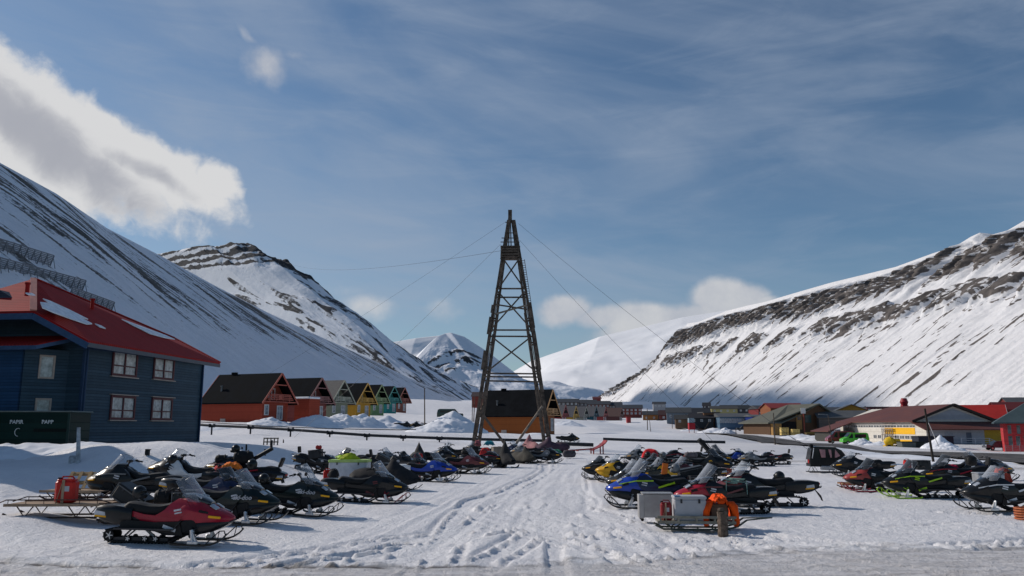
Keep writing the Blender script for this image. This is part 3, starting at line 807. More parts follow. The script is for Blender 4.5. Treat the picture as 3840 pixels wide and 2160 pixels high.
# ------------------------------------------------------------------ the blue house on the left
BLUE = striped('navy_siding', (.045, .078, .108), 'Z', .17, dark=.45, rough=.6, bump=.8, var=.14)
REDROOF = striped('red_sheet_roof', (.34, .016, .014), 'X', .21, dark=.72, rough=.7, bump=.5, wav=True, var=.12, dist=.03)
FASC = pm('navy_trim', (.03, .06, .12), .6)
MAROON = pm('maroon_frame', (.10, .03, .035), .55)
LEDGE = pm('window_ledge', (.42, .33, .28), .5)
SNOWP = pm('roof_snow', (.78, .80, .85), .6, bump=.5, bscale=5)
CURT = pm('curtained_glass', (.42, .44, .43), .2, var=.35, nscale=2.5)
def blue_house():
    # wall corners: near right corner A, far right corner B
    A = W(286, 1690, 45); B = W(742, 1655, 58)
    d = (B - A); d.z = 0; L = d.length; d.normalize(); n = Vector((d.y, -d.x, 0))    # n points out to the right
    zb = 1.35
    t = thing('blue_house', 'large navy blue boarded house with a snow streaked red roof', 'house', (A.x, A.y, zb), math.atan2(d.y, d.x))
    # local frame: x along the right wall into the picture, y to the left of it (inside), z up
    eave = (W(286, 1288, 45).z - zb)
    Wd = 11.5
    m = MB(); m.prism([(0, 0, -1.5), (0, Wd, -1.5), (0, Wd, eave), (0, Wd / 2, eave + 3.2), (0, 0, eave)], (0, 0, 0), (L, 0, 0))
    m.build('wall', BLUE, t)
    c = MB()
    for x, y in ((0, 0), (L, 0)): c.box((x, y, (eave - 1.5) / 2), (.16, .16, eave + 1.5))
    c.each('corner_board', FASC, t)
    # roof: hipped at the front over a half gable
    Minv = t.matrix_basis.inverted() if True else None
    t_m = Matrix.Translation(t.location) @ Matrix.Rotation(t.rotation_euler.z, 4, 'Z'); inv = t_m.inverted()
    def loc(p): return inv @ p
    apex = loc(W(42, 1047, 48.5)); apex.y = Wd / 2
    e_near = loc(W(330, 1276, 43.2)); e_far = loc(W(825, 1360, 60.5)); r_far = loc(W(652, 1268, 63)); clip = loc(W(125, 1165, 43.6))
    r_far.y = max(r_far.y, 3.0)
    mir = lambda p: Vector((p.x, Wd - p.y, p.z))
    rf = MB(); th = Vector((0, 0, -.14))
    # right plane, as triangles so that it stays exact
    rp = [apex, clip, e_near, e_far, r_far]
    def slab(poly):
        up = [Vector(p) for p in poly]; k = len(up); vs = up + [p + th for p in up]
        fs = [(0, i, i + 1) for i in range(1, k - 1)] + [(k, k + i + 1, k + i) for i in range(1, k - 1)]
        for i in range(k): fs.append((i, k + i, k + (i + 1) % k, (i + 1) % k))
        rf.add(vs, fs)
    slab(rp); slab([mir(p) for p in (apex, r_far, e_far, e_near, clip)])
    slab([apex, mir(clip), clip]); slab([r_far, e_far, mir(e_far), mir(r_far)])
    ro = rf.build('roof', REDROOF, t)
    cap = MB(); up_ = Vector((0, 0, .03))
    cap.beam(apex + up_, clip + up_, .34, .07); cap.build('ridge_cap', pm('faded_ridge_cap', (.50, .22, .17), .5), ro)
    cap = MB(); cap.beam(apex + up_, r_far + up_, .22, .08); cap.beam(r_far + up_, e_far + up_, .2, .08); cap.each('ridge_cap', REDROOF, ro)
    fb = MB(); dz = Vector((0, 0, -.30))
    fb.beam(clip + dz, e_near + dz, .06, .34); fb.beam(mir(clip) + dz, clip + dz, .06, .34)
    fb.beam(mir(clip) + dz, mir(e_near) + dz, .06, .34); fb.each('bargeboard', pm('blue_bargeboard', (.05, .10, .19), .6), ro)
    fb = MB(); fb.beam(e_near + dz * .8, e_far + dz * .8, .06, .24); fb.build('fascia', pm('grey_fascia', (.10, .11, .13), .6), ro)
    sf = MB(); sf.prism([(e_near.x, e_near.y, e_near.z - .32), (e_far.x, e_far.y, e_far.z - .32), (e_far.x - .6, .05, e_far.z - .28), (e_near.x + 1.0, .05, e_near.z - .28)], (0, 0, 0), (0, 0, .04)); sf.build('soffit', FASC, ro)
    # snow left on the roof, laid on the right plane
    def onroof(px, py):
        r = ray(px, py); o = Vector((0, 0, CAM_Z)); a, b, c_ = [t_m @ p for p in (apex, e_near, e_far)]
        nn = (b - a).cross(c_ - a); k = (a - o).dot(nn) / r.dot(nn); return o + r * k
    sn = MB()
    for poly in ([(150, 1140), (185, 1143), (240, 1165), (300, 1195), (345, 1220), (325, 1222), (260, 1200), (200, 1178), (158, 1160)],
                 [(160, 1126), (190, 1136), (260, 1168), (330, 1203), (300, 1194), (230, 1163), (180, 1140)],
                 [(356, 1220), (380, 1228), (396, 1238), (372, 1231)], [(95, 1105), (118, 1106), (132, 1113), (106, 1111)],
                 [(456, 1202), (500, 1218), (560, 1240), (620, 1262), (655, 1277), (620, 1272), (560, 1256), (530, 1240), (500, 1226)]):
        pts = [inv @ (onroof(*q) ) + Vector((0, 0, .06)) for q in poly]
        k = len(pts); vs = pts + [p + Vector((0, 0, .06)) for p in pts]; cen = sum(pts, Vector()) / k + Vector((0, 0, .10))
        vs.append(cen)
        sn.add(vs, [(k + i, k + (i + 1) % k, 2 * k) for i in range(k)] + [(i, (i + 1) % k, k + (i + 1) % k, k + i) for i in range(k)])
    sn.each('roof_snow', SNOWP, ro, smooth=True)
    for q in ((100, 1103), (345, 1158)):
        b = inv @ onroof(*q); v = MB(); v.lathe(b, (0, 0, 1), [(-.1, .11), (.55, .11), (.56, .15), (.66, .15)], 10); v.build('vent_pipe', REDROOF, ro)
    # windows of the right wall
    def onwall(px, py):
        r = ray(px, py); o = Vector((0, 0, CAM_Z)); k = (A - o).dot(n) / r.dot(n); return inv @ (o + r * k)
    for (x0, y0, x1, y1) in ((418, 1314, 514, 1412), (573, 1341, 652, 1424), (410, 1484, 505, 1574), (565, 1492, 644, 1576)):
        a = onwall(x0, (y0 + y1) / 2); b = onwall(x1, (y0 + y1) / 2); tp = onwall((x0 + x1) / 2, y0 + 4); bt = onwall((x0 + x1) / 2, y1 - 4)
        f = window(t, ((a.x + b.x) / 2, 0, (tp.z + bt.z) / 2), (1, 0, 0), (0, -1, 0), b.x - a.x - .18, tp.z - bt.z, MAROON, CURT, mull=1, bar=-.12, t=.14, d=.09)
        s_ = MB(); s_.box(((a.x + b.x) / 2, -.09, bt.z - .11), (b.x - a.x + .15, .16, .06)); s_.build('sill', LEDGE, f)
        s_ = MB(); s_.box(((a.x + b.x) / 2, -.09, tp.z + .11), (b.x - a.x + .2, .16, .05)); s_.build('head_ledge', LEDGE, f)
    # front wing with its small roof, in front of the gable wall
    wx, wz = -1.9, W(0, 1300, 43).z - zb
    x1w = loc(W(262, 1500, 44)).y
    m = MB(); m.prism([(wx, 2.2, -1.5), (wx, 12, -1.5), (wx, 12, wz), (wx, 2.2, wz)], (0, 0, 0), (2.0, 0, 0)); m.build('wing_wall', striped('bright_navy_siding', (.03, .085, .18), 'Z', .17, dark=.5, bump=.7, var=.12), t)
    m = MB(); m.prism([(wx + .0, 2.2, -1.4), (0.05, .95, -1.4), (0.05, .95, wz - .02), (wx, 2.2, wz - .02)], (0, 0, 0), (0, .12, 0)); side = m.build('wing_side', BLUE, t)
    r2 = MB(); r2.prism([(wx - .5, 1.2, wz + .0), (wx - .5, 12.4, wz), (.02, 12.4, wz + .75), (.02, .5, wz + .75)], (0, 0, 0), (0, 0, .10)); r2o = r2.build('wing_roof', striped('wing_roof_sheet', (.40, .02, .016), 'Y', .21, dark=.6, wav=True, bump=.8, dist=.05), t)
    f2 = MB(); f2.beam((wx - .53, 1.2, wz - .06), (wx - .53, 12.4, wz - .06), .05, .22); f2.beam((wx - .53, 1.2, wz - .06), (0, .5, wz + .66), .05, .2); f2.build('fascia', pm('blue_bargeboard', (.05, .10, .19), .6), r2o)
    s2 = MB(); s2.add([(wx - .25, 3.6, wz + .16), (wx - .25, 12, wz + .16), (-.4, 12, wz + .72), (-.4, 4.6, wz + .70), (wx - .1, 3.4, wz + .20), (-.9, 8, wz + .62)], [(0, 1, 5), (1, 2, 5), (2, 3, 5), (3, 4, 5), (4, 0, 5)]); s2.build('roof_snow', SNOWP, r2o)
    dd = Vector((wx - .05, 2.2 - .95, 0)); uu = Vector((.05 - wx, .95 - 2.2, 0)).normalized(); nn = Vector((uu.y, -uu.x, 0)); mid = Vector(((wx + .05) / 2, (2.2 + .95) / 2, 0))
    for zc, hh in ((wz - 1.0, 1.2), (1.9, 1.6)):
        f = window(t, (mid.x, mid.y, zc), uu, nn, .72, hh, LEDGE, CURT, mull=0, t=.10)
    # floodlight bracket, downpipe, vent on the wall
    x = MB(); x.tube([(L - .1, -.12, eave - .2), (L - .1, -.12, -.8)], .05, 8); x.build('downpipe', FASC, t)
    x = MB(); x.tube([(0.1, -.12, eave - .2), (0.1, -.12, -1.0)], .05, 8); x.build('downpipe', FASC, t)
    return t
blue_house()

# ------------------------------------------------------------------ green paper container
def container():
    p0 = W(252, 1700, 41.5); zb = W(200, 1712, 41.5).z
    t = thing('paper_container', 'dark green paper and cardboard container beside the blue house wall', 'container', (p0.x, p0.y, zb), R(2))
    GREEN = striped('dark_green_steel', (.007, .026, .022), 'Z', .42, dark=.8, rough=.5, bump=.5, var=.15)
    ztop = W(200, 1543, 41.5).z - zb
    m = MB(); m.box((-3.4, 1.1, ztop / 2 + .1), (6.8, 2.2, ztop - .2), bev=.06); m.build('body', GREEN, t)
    m = MB(); m.box((-3.4, 1.1, ztop + .0), (6.95, 2.35, .07), bev=.03); m.build('lid', pm('lid_grey', (.16, .19, .18), .5), t)
    m = MB(); m.box((-.95, -.02, ztop - .95), (1.65, .05, .16)); m.build('slot', pm('slot_black', (.004, .008, .007), .8), t)
    m = MB(); 
    for x in (-.05, -6.75): m.box((x, -.03, ztop / 2), (.12, .08, ztop - .1))
    m.each('post', pm('green_post', (.01, .035, .03), .5), t)
    m = MB()
    for x in (-.6, -3.4, -6.2): m.box((x, 1.1, .03), (.25, 2.0, .3))
    m.each('skid', pm('slot_black', (.004, .008, .007), .8), t)
    wl = pm('white_lettering', (.62, .66, .66), .6, var=.3, nscale=9)
    text('PAPIR', t, (-2.68, -.035, ztop - .62), .27, wl); text('PAPP', t, (-1.12, -.035, ztop - .62), .27, wl)
    m = MB(); m.tube([(-2.55 + .16 * math.cos(a), -.045, ztop - 1.05 + .2 * math.sin(a)) for a in [R(q) for q in range(60, 300, 24)]], .018, 5); m.build('painted_mark', wl, t)
def text(s_, par, loc, size, mat, rot=(R(90), 0, 0), ext=.006, name='lettering', shear=0.0, align='CENTER'):
    cu = bpy.data.curves.new('t', 'FONT'); cu.body = s_; cu.size = size; cu.extrude = ext; cu.align_x = align; cu.shear = shear; cu.offset = size * .018
    cu.resolution_u = 2
    ob = bpy.data.objects.new('t', cu); me = bpy.data.meshes.new_from_object(ob)
    bpy.data.objects.remove(ob); bpy.data.curves.remove(cu)
    me.materials.clear(); me.materials.append(mat)
    o = bpy.data.objects.new(name, me); C.objects.link(o); o.parent = par; o.location = loc; o.rotation_euler = rot
    return o
container()

# ------------------------------------------------------------------ steep gabled row houses
ROOFD = pm('dark_roof_felt', (.010, .011, .013), .95, spec=.03, var=.25, nscale=.6)
HROT = math.atan2(-.39, .92)          # long axis direction, gable end looks right and towards the viewer
def spiss(label, x, y, zb, colr, roof, trim=None, col2=None, group='steep gabled houses in the left row', detail=2, L=12.2, s=1.0, open_end=True):
    t = thing('gabled_house', label, 'house', (x, y, zb), HROT, group)
    c = [q for q in colr]
    nm = '%s_%s' % (cname(colr), 'wall')
    wallm = striped(nm, c, 'Z', .16, dark=.8, rough=.65, bump=.25, var=.08)
    tr = pm(cname(colr) + '_trim', trim or tuple(min(1, q * 1.25 + .03) for q in c), .6)
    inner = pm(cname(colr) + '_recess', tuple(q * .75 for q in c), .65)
    hy = 4.0; eave = 3.6; rid = 8.0; x1 = 0.0; x0 = -L
    m = MB(); m.prism([(x0, -hy, -2), (x0, hy, -2), (x0, hy, eave), (x0, -hy, eave)], (0, 0, 0), (L - 1.5, 0, 0))
    m.prism([(-1.5, -hy, -2), (-1.5, hy - 2.6, -2), (-1.5, hy - 2.6, eave), (-1.5, -hy, eave)], (0, 0, 0), (1.5, 0, 0))   # lower front, entrance recess on the right
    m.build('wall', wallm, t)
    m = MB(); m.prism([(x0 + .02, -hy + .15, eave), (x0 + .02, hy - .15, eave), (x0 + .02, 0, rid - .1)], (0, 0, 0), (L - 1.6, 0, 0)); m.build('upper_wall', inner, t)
    k = (rid - eave) / hy
    r = MB()
    for s_ in (-1, 1):
        oy = hy + .35; r.prism([(x0 - .35, s_ * .001, rid), (.30, s_ * .001, rid), (.30, s_ * oy, eave - .35 * k), (x0 - .35, s_ * oy, eave - .35 * k)], (0, 0, 0), (0, 0, .2))
    ro = r.build('roof', roof, t)
    b = MB()
    for s_ in (-1, 1):
        for xx in (.33, x0 - .38): b.beam((xx, s_ * .03, rid + .06), (xx, s_ * 4.35, eave - .35 * k + .06), .07, .30)
    b.each('bargeboard', tr, ro)
    b = MB(); b.box((x0 / 2, -4.02, eave - .12), (L, .05, .22)); b.build('eaves_board', tr, ro)
    b = MB(); b.box((-.7, 0, eave - .02), (1.9, 8.0, .16)); fl = b.build('balcony_floor', tr, t)
    b = MB()
    for z in (.35, .62, .89, 1.12): b.beam((.27, -3.4 + z * .9, eave + z), (.27, 3.4 - z * .9, eave + z), .06, .15)
    for yy in (-2.6, -1.0, 0.6, 2.2): b.beam((.22, yy, eave), (.22, yy, eave + 1.15), .09)
    b.box((.33, -.2, eave + .75), (.05, .8, .7))
    b.build('railing', tr, fl)
    b = MB(); b.beam((.2, -1.45, rid - 1.75), (.2, 1.45, rid - 1.75), .1, .16); b.build('tie_beam', tr, ro)
    window(t, (-1.6, .3, eave + 1.25), (0, 1, 0), (1, 0, 0), .75, 1.7, WHITE, GLASS, mull=0, t=.14, name='balcony_door')
    window(t, (-1.6, -1.1, eave + 1.35), (0, 1, 0), (1, 0, 0), .9, 1.2, WHITE, GLASS, mull=1, t=.10)
    window(t, (0, -3.0, 2.3), (0, 1, 0), (1, 0, 0), .9, 1.5, WHITE, GLASS, mull=0, t=.14)
    window(t, (0, .15, 1.9), (0, 1, 0), (1, 0, 0), 1.3, 2.1, WHITE, GLASS, mull=1, t=.12)
    b = MB(); b.box((-1.47, 2.7, 1.0), (.06, 1.0, 2.1)); b.build('door', pm('dark_door', (.05, .03, .03), .6), t)
    v = MB(); v.lathe((x0 + 2.6, -2.5, eave + (4 - 2.5) * k), (0, 0, 1), [(-.2, .16), (.8, .16), (.82, .22), (1.0, .22)], 10); v.build('chimney_pipe', pm('pipe_tin', (.10, .11, .12), .4, .5), ro)
    v = MB(); v.box((x0 + 2.8, 0, rid + .3), (.9, .5, .4)); v.build('ridge_vent', roof, ro)
    b = MB(); b.box((-7.6, -4.05, .55), (1.0, .1, .8)); b.build('hatch', pm('pale_hatch', (.42, .36, .32), .6), t)
    return t
_cn = {}
def cname(c):
    key = tuple(round(q, 3) for q in c)
    if key not in _cn: _cn[key] = 'house_colour_%d' % len(_cn)
    return _cn[key]
rows = [(128, 1053, 1403, (.30, .052, .028), ROOFD, 'nearest steep gabled house, deep orange red with a white framed gable door', (.40, .10, .07)),
        (147, 1204, 1420, (.24, .07, .06), ROOFD, 'dark maroon brown gabled house, second from the front of the left row', (.30, .14, .13)),
        (165, 1288, 1429, (.26, .27, .19), pm('grey_roof_felt', (.12, .115, .11), .8, var=.2), 'pale grey green gabled house with a lighter grey roof', (.42, .42, .33)),
        (184, 1376, 1439, (.52, .27, .035), ROOFD, 'mustard yellow gabled house in the left row', (.6, .34, .08)),
        (210, 1429, 1445, (.17, .27, .12), ROOFD, 'leaf green gabled house between the yellow and turquoise ones', (.30, .38, .20)),
        (235, 1477, 1450, (.03, .24, .22), ROOFD, 'turquoise gabled house near the far end of the left row', (.08, .30, .27)),
        (255, 1516, 1455, (.27, .09, .06), ROOFD, 'small brick red gabled house at the far end of the left row', (.36, .13, .1))]
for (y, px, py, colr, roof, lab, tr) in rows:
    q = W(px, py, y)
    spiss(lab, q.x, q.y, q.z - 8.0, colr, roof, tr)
# annex between the first two
q = W(1150, 1575, 139)
t = thing('shed', 'small red flat topped shed with snow on it between two gabled houses', 'shed', (q.x, q.y, q.z), HROT)
MB().box((0, 0, 1.3), (3, 3, 4.6)).build('wall', striped(cname((.30, .052, .028)) + '_wall', (.4, .095, .045), 'Z', .16), t)
MB().box((0, 0, 3.75), (3.2, 3.2, .35), bev=.15).build('roof_snow', SNOWP, t)
q = W(2068, 1464, 145)
spiss('bright orange gabled house seen through the legs of the timber tower', q.x, q.y, q.z - 8.0, (.29, .088, .025), ROOFD, (.50, .27, .12), group='steep gabled houses in the right row')
GR = pm('mid_grey_roof', (.10, .10, .11), .8, var=.2)
far = [(330, 2119, 1520, (.24, .035, .04), 'dark red gabled house, nearest of the distant row right of the tower'), (350, 2158, 1524, (.44, .27, .04), 'ochre yellow gabled house in the distant row'),
       (370, 2197, 1526, (.24, .25, .22), 'pale grey gabled house in the distant row'), (390, 2234, 1525, (.02, .08, .11), 'dark teal gabled house in the distant row'),
       (412, 2270, 1527, (.26, .05, .05), 'red gabled house beside the long maroon one in the distant row'), (440, 2330, 1530, (.10, .045, .045), 'maroon brown gabled house at the far end of the distant row')]
for (y, px, py, colr, lab) in far:
    q = W(px, py, y)
    spiss(lab, q.x, q.y, q.z - 8.0, colr, GR if 'maroon' not in lab[:6] else pm('brown_roof', (.10, .06, .055), .8), group='steep gabled houses in the right row')

# ------------------------------------------------------------------ timber cableway tower
WOOD = pm('weathered_timber', (.105, .082, .066), .85, var=.5, nscale=2.2, bump=.6, bscale=14)
WOODL = pm('pale_timber', (.20, .17, .14), .85, var=.4, nscale=2.0, bump=.5, bscale=14)
def tower():
    D = 84.0; base = W(1915, 1678, D)
    t = thing('cableway_tower', 'tall weathered timber cableway tower with a small platform near its top', 'tower', (base.x, base.y, base.z))
    o = Vector(base)
    TOPY = 800
    def side(px0, py0, px1, py1, py, depth0, depth1):
        """point on a leg: bottom (px0,py0) to top (px1,py1); py picks the height, depth shrinks upwards"""
        k = (py - py0) / (py1 - py0)
        a = W(px0, py0, D); b = W(px1, py1, D)
        p = a.lerp(b, k); p.y = D + depth0 * (1 - k) + depth1 * k
        return p - o
    def LP(py, dep): return side(1782, 1690, 1912, TOPY, py, dep * 1.7, dep * .3)
    def RP(py, dep): return side(2056, 1690, 1922, TOPY, py, dep * 1.7, dep * .3)
    def legs(fn, sgn):
        for dep in (-1, 1):
            m = MB()
            for off in (-.24, .24):
                v = Vector((off, 0, 0))
                m.beam(fn(1700, dep) + v * 1.2, fn(1180, dep) + v, .25, .30); m.beam(fn(1200, dep) + v * .9, fn(830, dep) + v * .35, .20, .22)
            for py in (1640, 1500, 1390, 1300, 1210, 1110, 1010, 935): m.box(fn(py, dep), (.52, .26, .14))
            m.build('leg', WOOD, t)
    legs(LP, -1); legs(RP, 1)
    # planks spliced on the legs
    for fn, lst in ((LP, ((1330, 1400, -.42), (1205, 1270, -.36), (1500, 1440, .3), (1160, 1190, -.3))), (RP, ((1150, 1260, .3), (1260, 1400, .32), (1400, 1480, .25)))):
        for a, b, off in lst:
            m = MB(); v = Vector((off, -.22, 0)); m.beam(fn(a, -1) + v, fn(b, -1) + v, .34, .10); m.build('splice_board', WOOD, t)
    m = MB()
    for py in (1455, 1444, 1427, 1416): pass
    for (py, py2) in ((982, 983), (1098, 1098), (1131, 1131), (1254, 1254), (1277, 1278), (1413, 1415), (1425, 1427), (1440, 1444)):
        for dep in (-1,):
            mm = MB(); mm.beam(LP(py, dep) - Vector((.3, .16, 0)), RP(py2, dep) + Vector((.25, -.16, 0)), .12, .16); mm.build('crossbeam', WOOD, t)
    for (a, b) in ((982, 1098), (1110, 1245), (1278, 1410)):
        for dep in (-1,):
            mm = MB(); mm.beam(LP(a, dep) + Vector((0, -.24, 0)), RP(b, dep) + Vector((0, -.24, 0)), .11, .15); mm.build('cross_brace', WOOD, t)
            mm = MB(); mm.beam(LP(b, dep) + Vector((0, -.34, 0)), RP(a, dep) + Vector((0, -.34, 0)), .11, .15); mm.build('cross_brace', WOOD, t)
    mm = MB(); mm.beam(LP(1196, -1) + Vector((0, -.4, 0)), RP(1162, -1) + Vector((0, -.4, 0)), .10, .18); mm.build('cross_brace', WOODL, t)
    mm = MB(); mm.beam(LP(1158, -1) + Vector((-.3, -.4, 0)), RP(1178, -1) + Vector((0, -.4, 0)), .10, .15); mm.build('cross_brace', WOOD, t)
    # side braces between front and back legs
    for fn in (LP, RP):
        for a, b in ((1640, 1440), (1440, 1260), (1260, 1100), (1100, 980)):
            mm = MB(); mm.beam(fn(a, -1), fn(b, 1), .07); mm.build('side_brace', WOOD, t)
    # props at the foot
    for (x0, y0, x1, y1, m_) in ((1798, 1538, 1895, 1668, WOOD), (2034, 1524, 1928, 1675, WOODL)):
        mm = MB(); mm.beam(W(x0, y0, D - 2.4) - o, W(x1, y1, D - 2.8) - o, .30, .22); mm.build('prop', m_, t)
    # platform, upper struts, rungs, head
    pz0 = W(1912, 968, D).z - o.z; pz1 = W(1912, 930, D).z - o.z; cx = W(1912, 950, D).x - o.x
    mm = MB()
    for z in (pz0, pz1): mm.box((cx, 0, z), (2.0, 1.9, .12))
    for sx in (-.95, .95):
        for sy in (-.9, .9): mm.beam((cx + sx, sy, pz0), (cx + sx * .95, sy, pz1), .12)
    for z in (pz0 + .25, pz0 + .55, pz0 + .85): mm.box((cx, -.9, z), (1.9, .05, .2)); mm.box((cx, .9, z), (1.9, .05, .2))
    mm.box((cx - .9, 0, (pz0 + pz1) / 2), (.06, 1.7, .7)); mm.build('platform', WOOD, t)
    mm = MB()
    hz = W(1913, 795, D).z - o.z
    for sx in (-.55, -.12, .12, .5): mm.beam((cx + sx * 1.15, -.25, pz1), (cx + .02 + sx * .22, 0, hz - .5), .12)
    mm.build('mast_strut', WOOD, t)
    mm = MB(); mm.box((cx + .02, 0, hz - .5), (.42, .4, 1.4)); mm.beam((cx - .1, 0, hz - .2), (cx - .08, 0, hz + .1), .12); mm.beam((cx + .12, 0, hz - .3), (cx + .14, 0, hz), .14); mm.build('mast_head', WOOD, t)
    for py, w_ in ((836, .7), (876, .8), (895, 1.5), (910, 1.7)):
        z = W(1912, py, D).z - o.z; mm = MB(); mm.beam((cx - w_ / 2 - .15, -.3, z), (cx + w_ / 2 + .2, -.3, z), .09, .08); mm.build('rung', WOOD, t)
    # ladder on the right leg
    mm = MB()
    for k in range(28):
        py = 990 + k * 9; p = RP(py, -1) + Vector((.36, -.1, 0)); mm.beam(p - Vector((.12, 0, 0)), p + Vector((.16, 0, 0)), .05)
    mm.beam(RP(985, -1) + Vector((.5, -.1, 0)), RP(1245, -1) + Vector((.5, -.1, 0)), .06); mm.build('ladder', WOOD, t)
    return t, o
tw, two = tower()
WIRE = pm('steel_wire', (.05, .05, .055), .5, .6, var=0)
wires = [((1893, 834), (1013, 1397, 150), 'upper left guy wire of the timber tower reaching over the red house'),
         ((1878, 915), (1102, 1641, 93), 'lower left guy wire of the timber tower'),
         ((1948, 900), (2725, 1706, 62), 'lower right guy wire of the timber tower'),
         ((1944, 838), (3046, 1698, 58), 'upper right guy wire of the timber tower')]
for (a, b, lab) in wires:
    A_ = W(a[0], a[1], 84); B_ = W(*b)
    if lab.startswith('upper left'): B_ = A_ + (B_ - A_) * 1.10
    m = MB(); n_ = 24; pts = [A_.lerp(B_, k / n_) - Vector((0, 0, 4 * .35 * (k / n_) * (1 - k / n_))) - B_ for k in range(n_ + 1)]
    m.tube(pts, .013, 4); o = m.build('guy_wire', WIRE, None, loc=B_); tag(o, lab, 'wire', 'guy wires of the timber tower')
A_ = W(1880, 940, 84); B_ = W(1040, 968, 380)
m = MB(); m.tube([A_.lerp(B_, k / 30) - Vector((0, 0, 60 * (k / 30) * (1 - k / 30) * .25)) - A_ for k in range(31)], .018, 4)
tag(m.build('cable', WIRE, None, loc=A_), 'thin cable running level to the left from the tower platform', 'cable')

# ------------------------------------------------------------------ neighbouring house, left of the frame: its shadow falls across the snow bank
def neighbour():
    t = thing('blue_house_wing', 'long navy boarded house standing further left, mostly outside the view', 'house', (-42.0, 37.0, 1.2), 0)
    gable(t, 23.0, 8.0, 8.6, 11.6, BLUE, REDROOF, over=.6)
neighbour()
# ------------------------------------------------------------------ snowmobiles
BLK = pm('black_plastic', (.010, .010, .011), .5, var=.3, nscale=4)
BLKG = pm('black_gloss', (.012, .013, .015), .2, var=.3, nscale=4, coat=.5)
VINYL = pm('black_vinyl', (.011, .011, .012), .6, var=.3, nscale=5, bump=.2, bscale=60)
RUB = pm('black_rubber', (.014, .014, .015), .7, var=.3, nscale=8)
ALU = pm('dull_aluminium', (.42, .43, .44), .38, .85, var=.2, nscale=6)
STEEL = pm('dark_steel', (.05, .05, .055), .4, .6, var=.2)
CHROME = pm('bright_rim', (.55, .56, .58), .3, .8, var=.15)
AMBER = pm('amber_reflector', (.85, .40, .01), .35, var=.1)
REDREF = pm('red_lens', (.45, .02, .02), .25, var=.1)
LENS = pm('headlight_lens', (.45, .48, .52), .08, .3, var=.2)
WSCL = thin_glass('clear_windshield', (.55, .58, .64), .22, .1)
WSDK = thin_glass('smoked_windshield', (.05, .055, .06), .68, .1)
DECAL = pm('silver_decal', (.50, .51, .54), .4, var=.2)
def paint(nm, c): return pm(nm, c, .34, 0, var=.12, nscale=3, coat=.25)
PAINT = {'red': paint('red_paint', (.33, .012, .03)), 'black': paint('black_paint', (.008, .009, .010)), 'blue': paint('blue_paint', (.01, .05, .36)), 'yellow': paint('yellow_paint', (.62, .33, .01)),
         'lime': paint('lime_paint', (.36, .60, .02)), 'white': paint('white_gloss', (.66, .67, .68)), 'maroon': paint('maroon_paint', (.13, .03, .035)), 'grey': paint('grey_paint', (.16, .17, .18)),
         'orange': paint('orange_paint', (.65, .15, .02)), 'navy': paint('navy_paint', (.015, .025, .07)), 'tealblack': paint('green_black_paint', (.005, .013, .013)), 'pink': paint('pink_red_paint', (.32, .05, .045))}
def lerp_tab(tab, x):
    """tab rows: x, values...; smooth interpolation"""
    tab = sorted(tab)
    if x <= tab[0][0]: return tab[0][1:]
    for a, b in zip(tab, tab[1:]):
        if x <= b[0]:
            t = (x - a[0]) / (b[0] - a[0]); t = t * t * (3 - 2 * t) * .35 + t * .65
            return tuple(p + (q - p) * t for p, q in zip(a[1:], b[1:]))
    return tab[-1][1:]
def body_loft(m, tab, x0, x1, n, sec):
    rings = []
    for i in range(n + 1):
        x = x0 + (x1 - x0) * i / n; v = lerp_tab(tab, x)
        h = sec(*v); ring = [(x + dx, y, z) for (y, z, dx) in h] + [(x + dx, -y, z) for (y, z, dx) in reversed(h) if y > 1e-4]
        rings.append(ring)
    return m.loft(rings)
def sec_hood(w, zt, zs, zb):
    return [(0.0, zt, 0), (w * .22, zt - .008, 0), (w * .42, zt - .03, 0), (w * .50, zt - .018, 0), (w * .72, zt - (zt - zs) * .40, 0), (w * .90, zs + (zt - zs) * .22, 0), (w, zs - .02, 0), (w * .97, (zs + zb) / 2, 0), (w * .86, zb, 0), (0.0, zb + .01, 0)]
def sec_round(w, zt, zb):
    h = zt - zb
    return [(0.0, zt, 0), (w * .5, zt - h * .03, 0), (w * .86, zt - h * .14, 0), (w, zt - h * .38, 0), (w * .97, zb + h * .2, 0), (w * .85, zb, 0), (0.0, zb, 0)]
HOOD = [(.12, .24, .86, .70, .50), (.30, .34, .97, .76, .48), (.50, .405, 1.00, .78, .47), (.75, .43, .95, .74, .47), (1.0, .39, .84, .68, .49), (1.18, .33, .75, .62, .49), (1.34, .25, .68, .58, .49), (1.44, .15, .625, .56, .50), (1.48, .07, .59, .55, .51)]
BELLY = [(.00, .25, .56, .26), (.30, .36, .54, .22), (.60, .38, .55, .20), (.85, .375, .58, .23), (1.10, .33, .58, .28), (1.28, .25, .56, .36), (1.40, .15, .55, .44)]
def track_path():
    pts = []
    def arc(cx, cz, r, a0, a1, n):
        for i in range(n + 1):
            a = R(a0 + (a1 - a0) * i / n); pts.append((cx + r * math.cos(a), cz + r * math.sin(a)))
    arc(-1.22, .15, .13, 130, 270, 8)
    pts.extend([(-.9, .018), (-.5, .012), (-.1, .016), (.12, .03), (.30, .12)])
    arc(.45, .33, .12, -50, 100, 7)
    pts.extend([(0.1, .40), (-.4, .38), (-.9, .33)])
    return pts
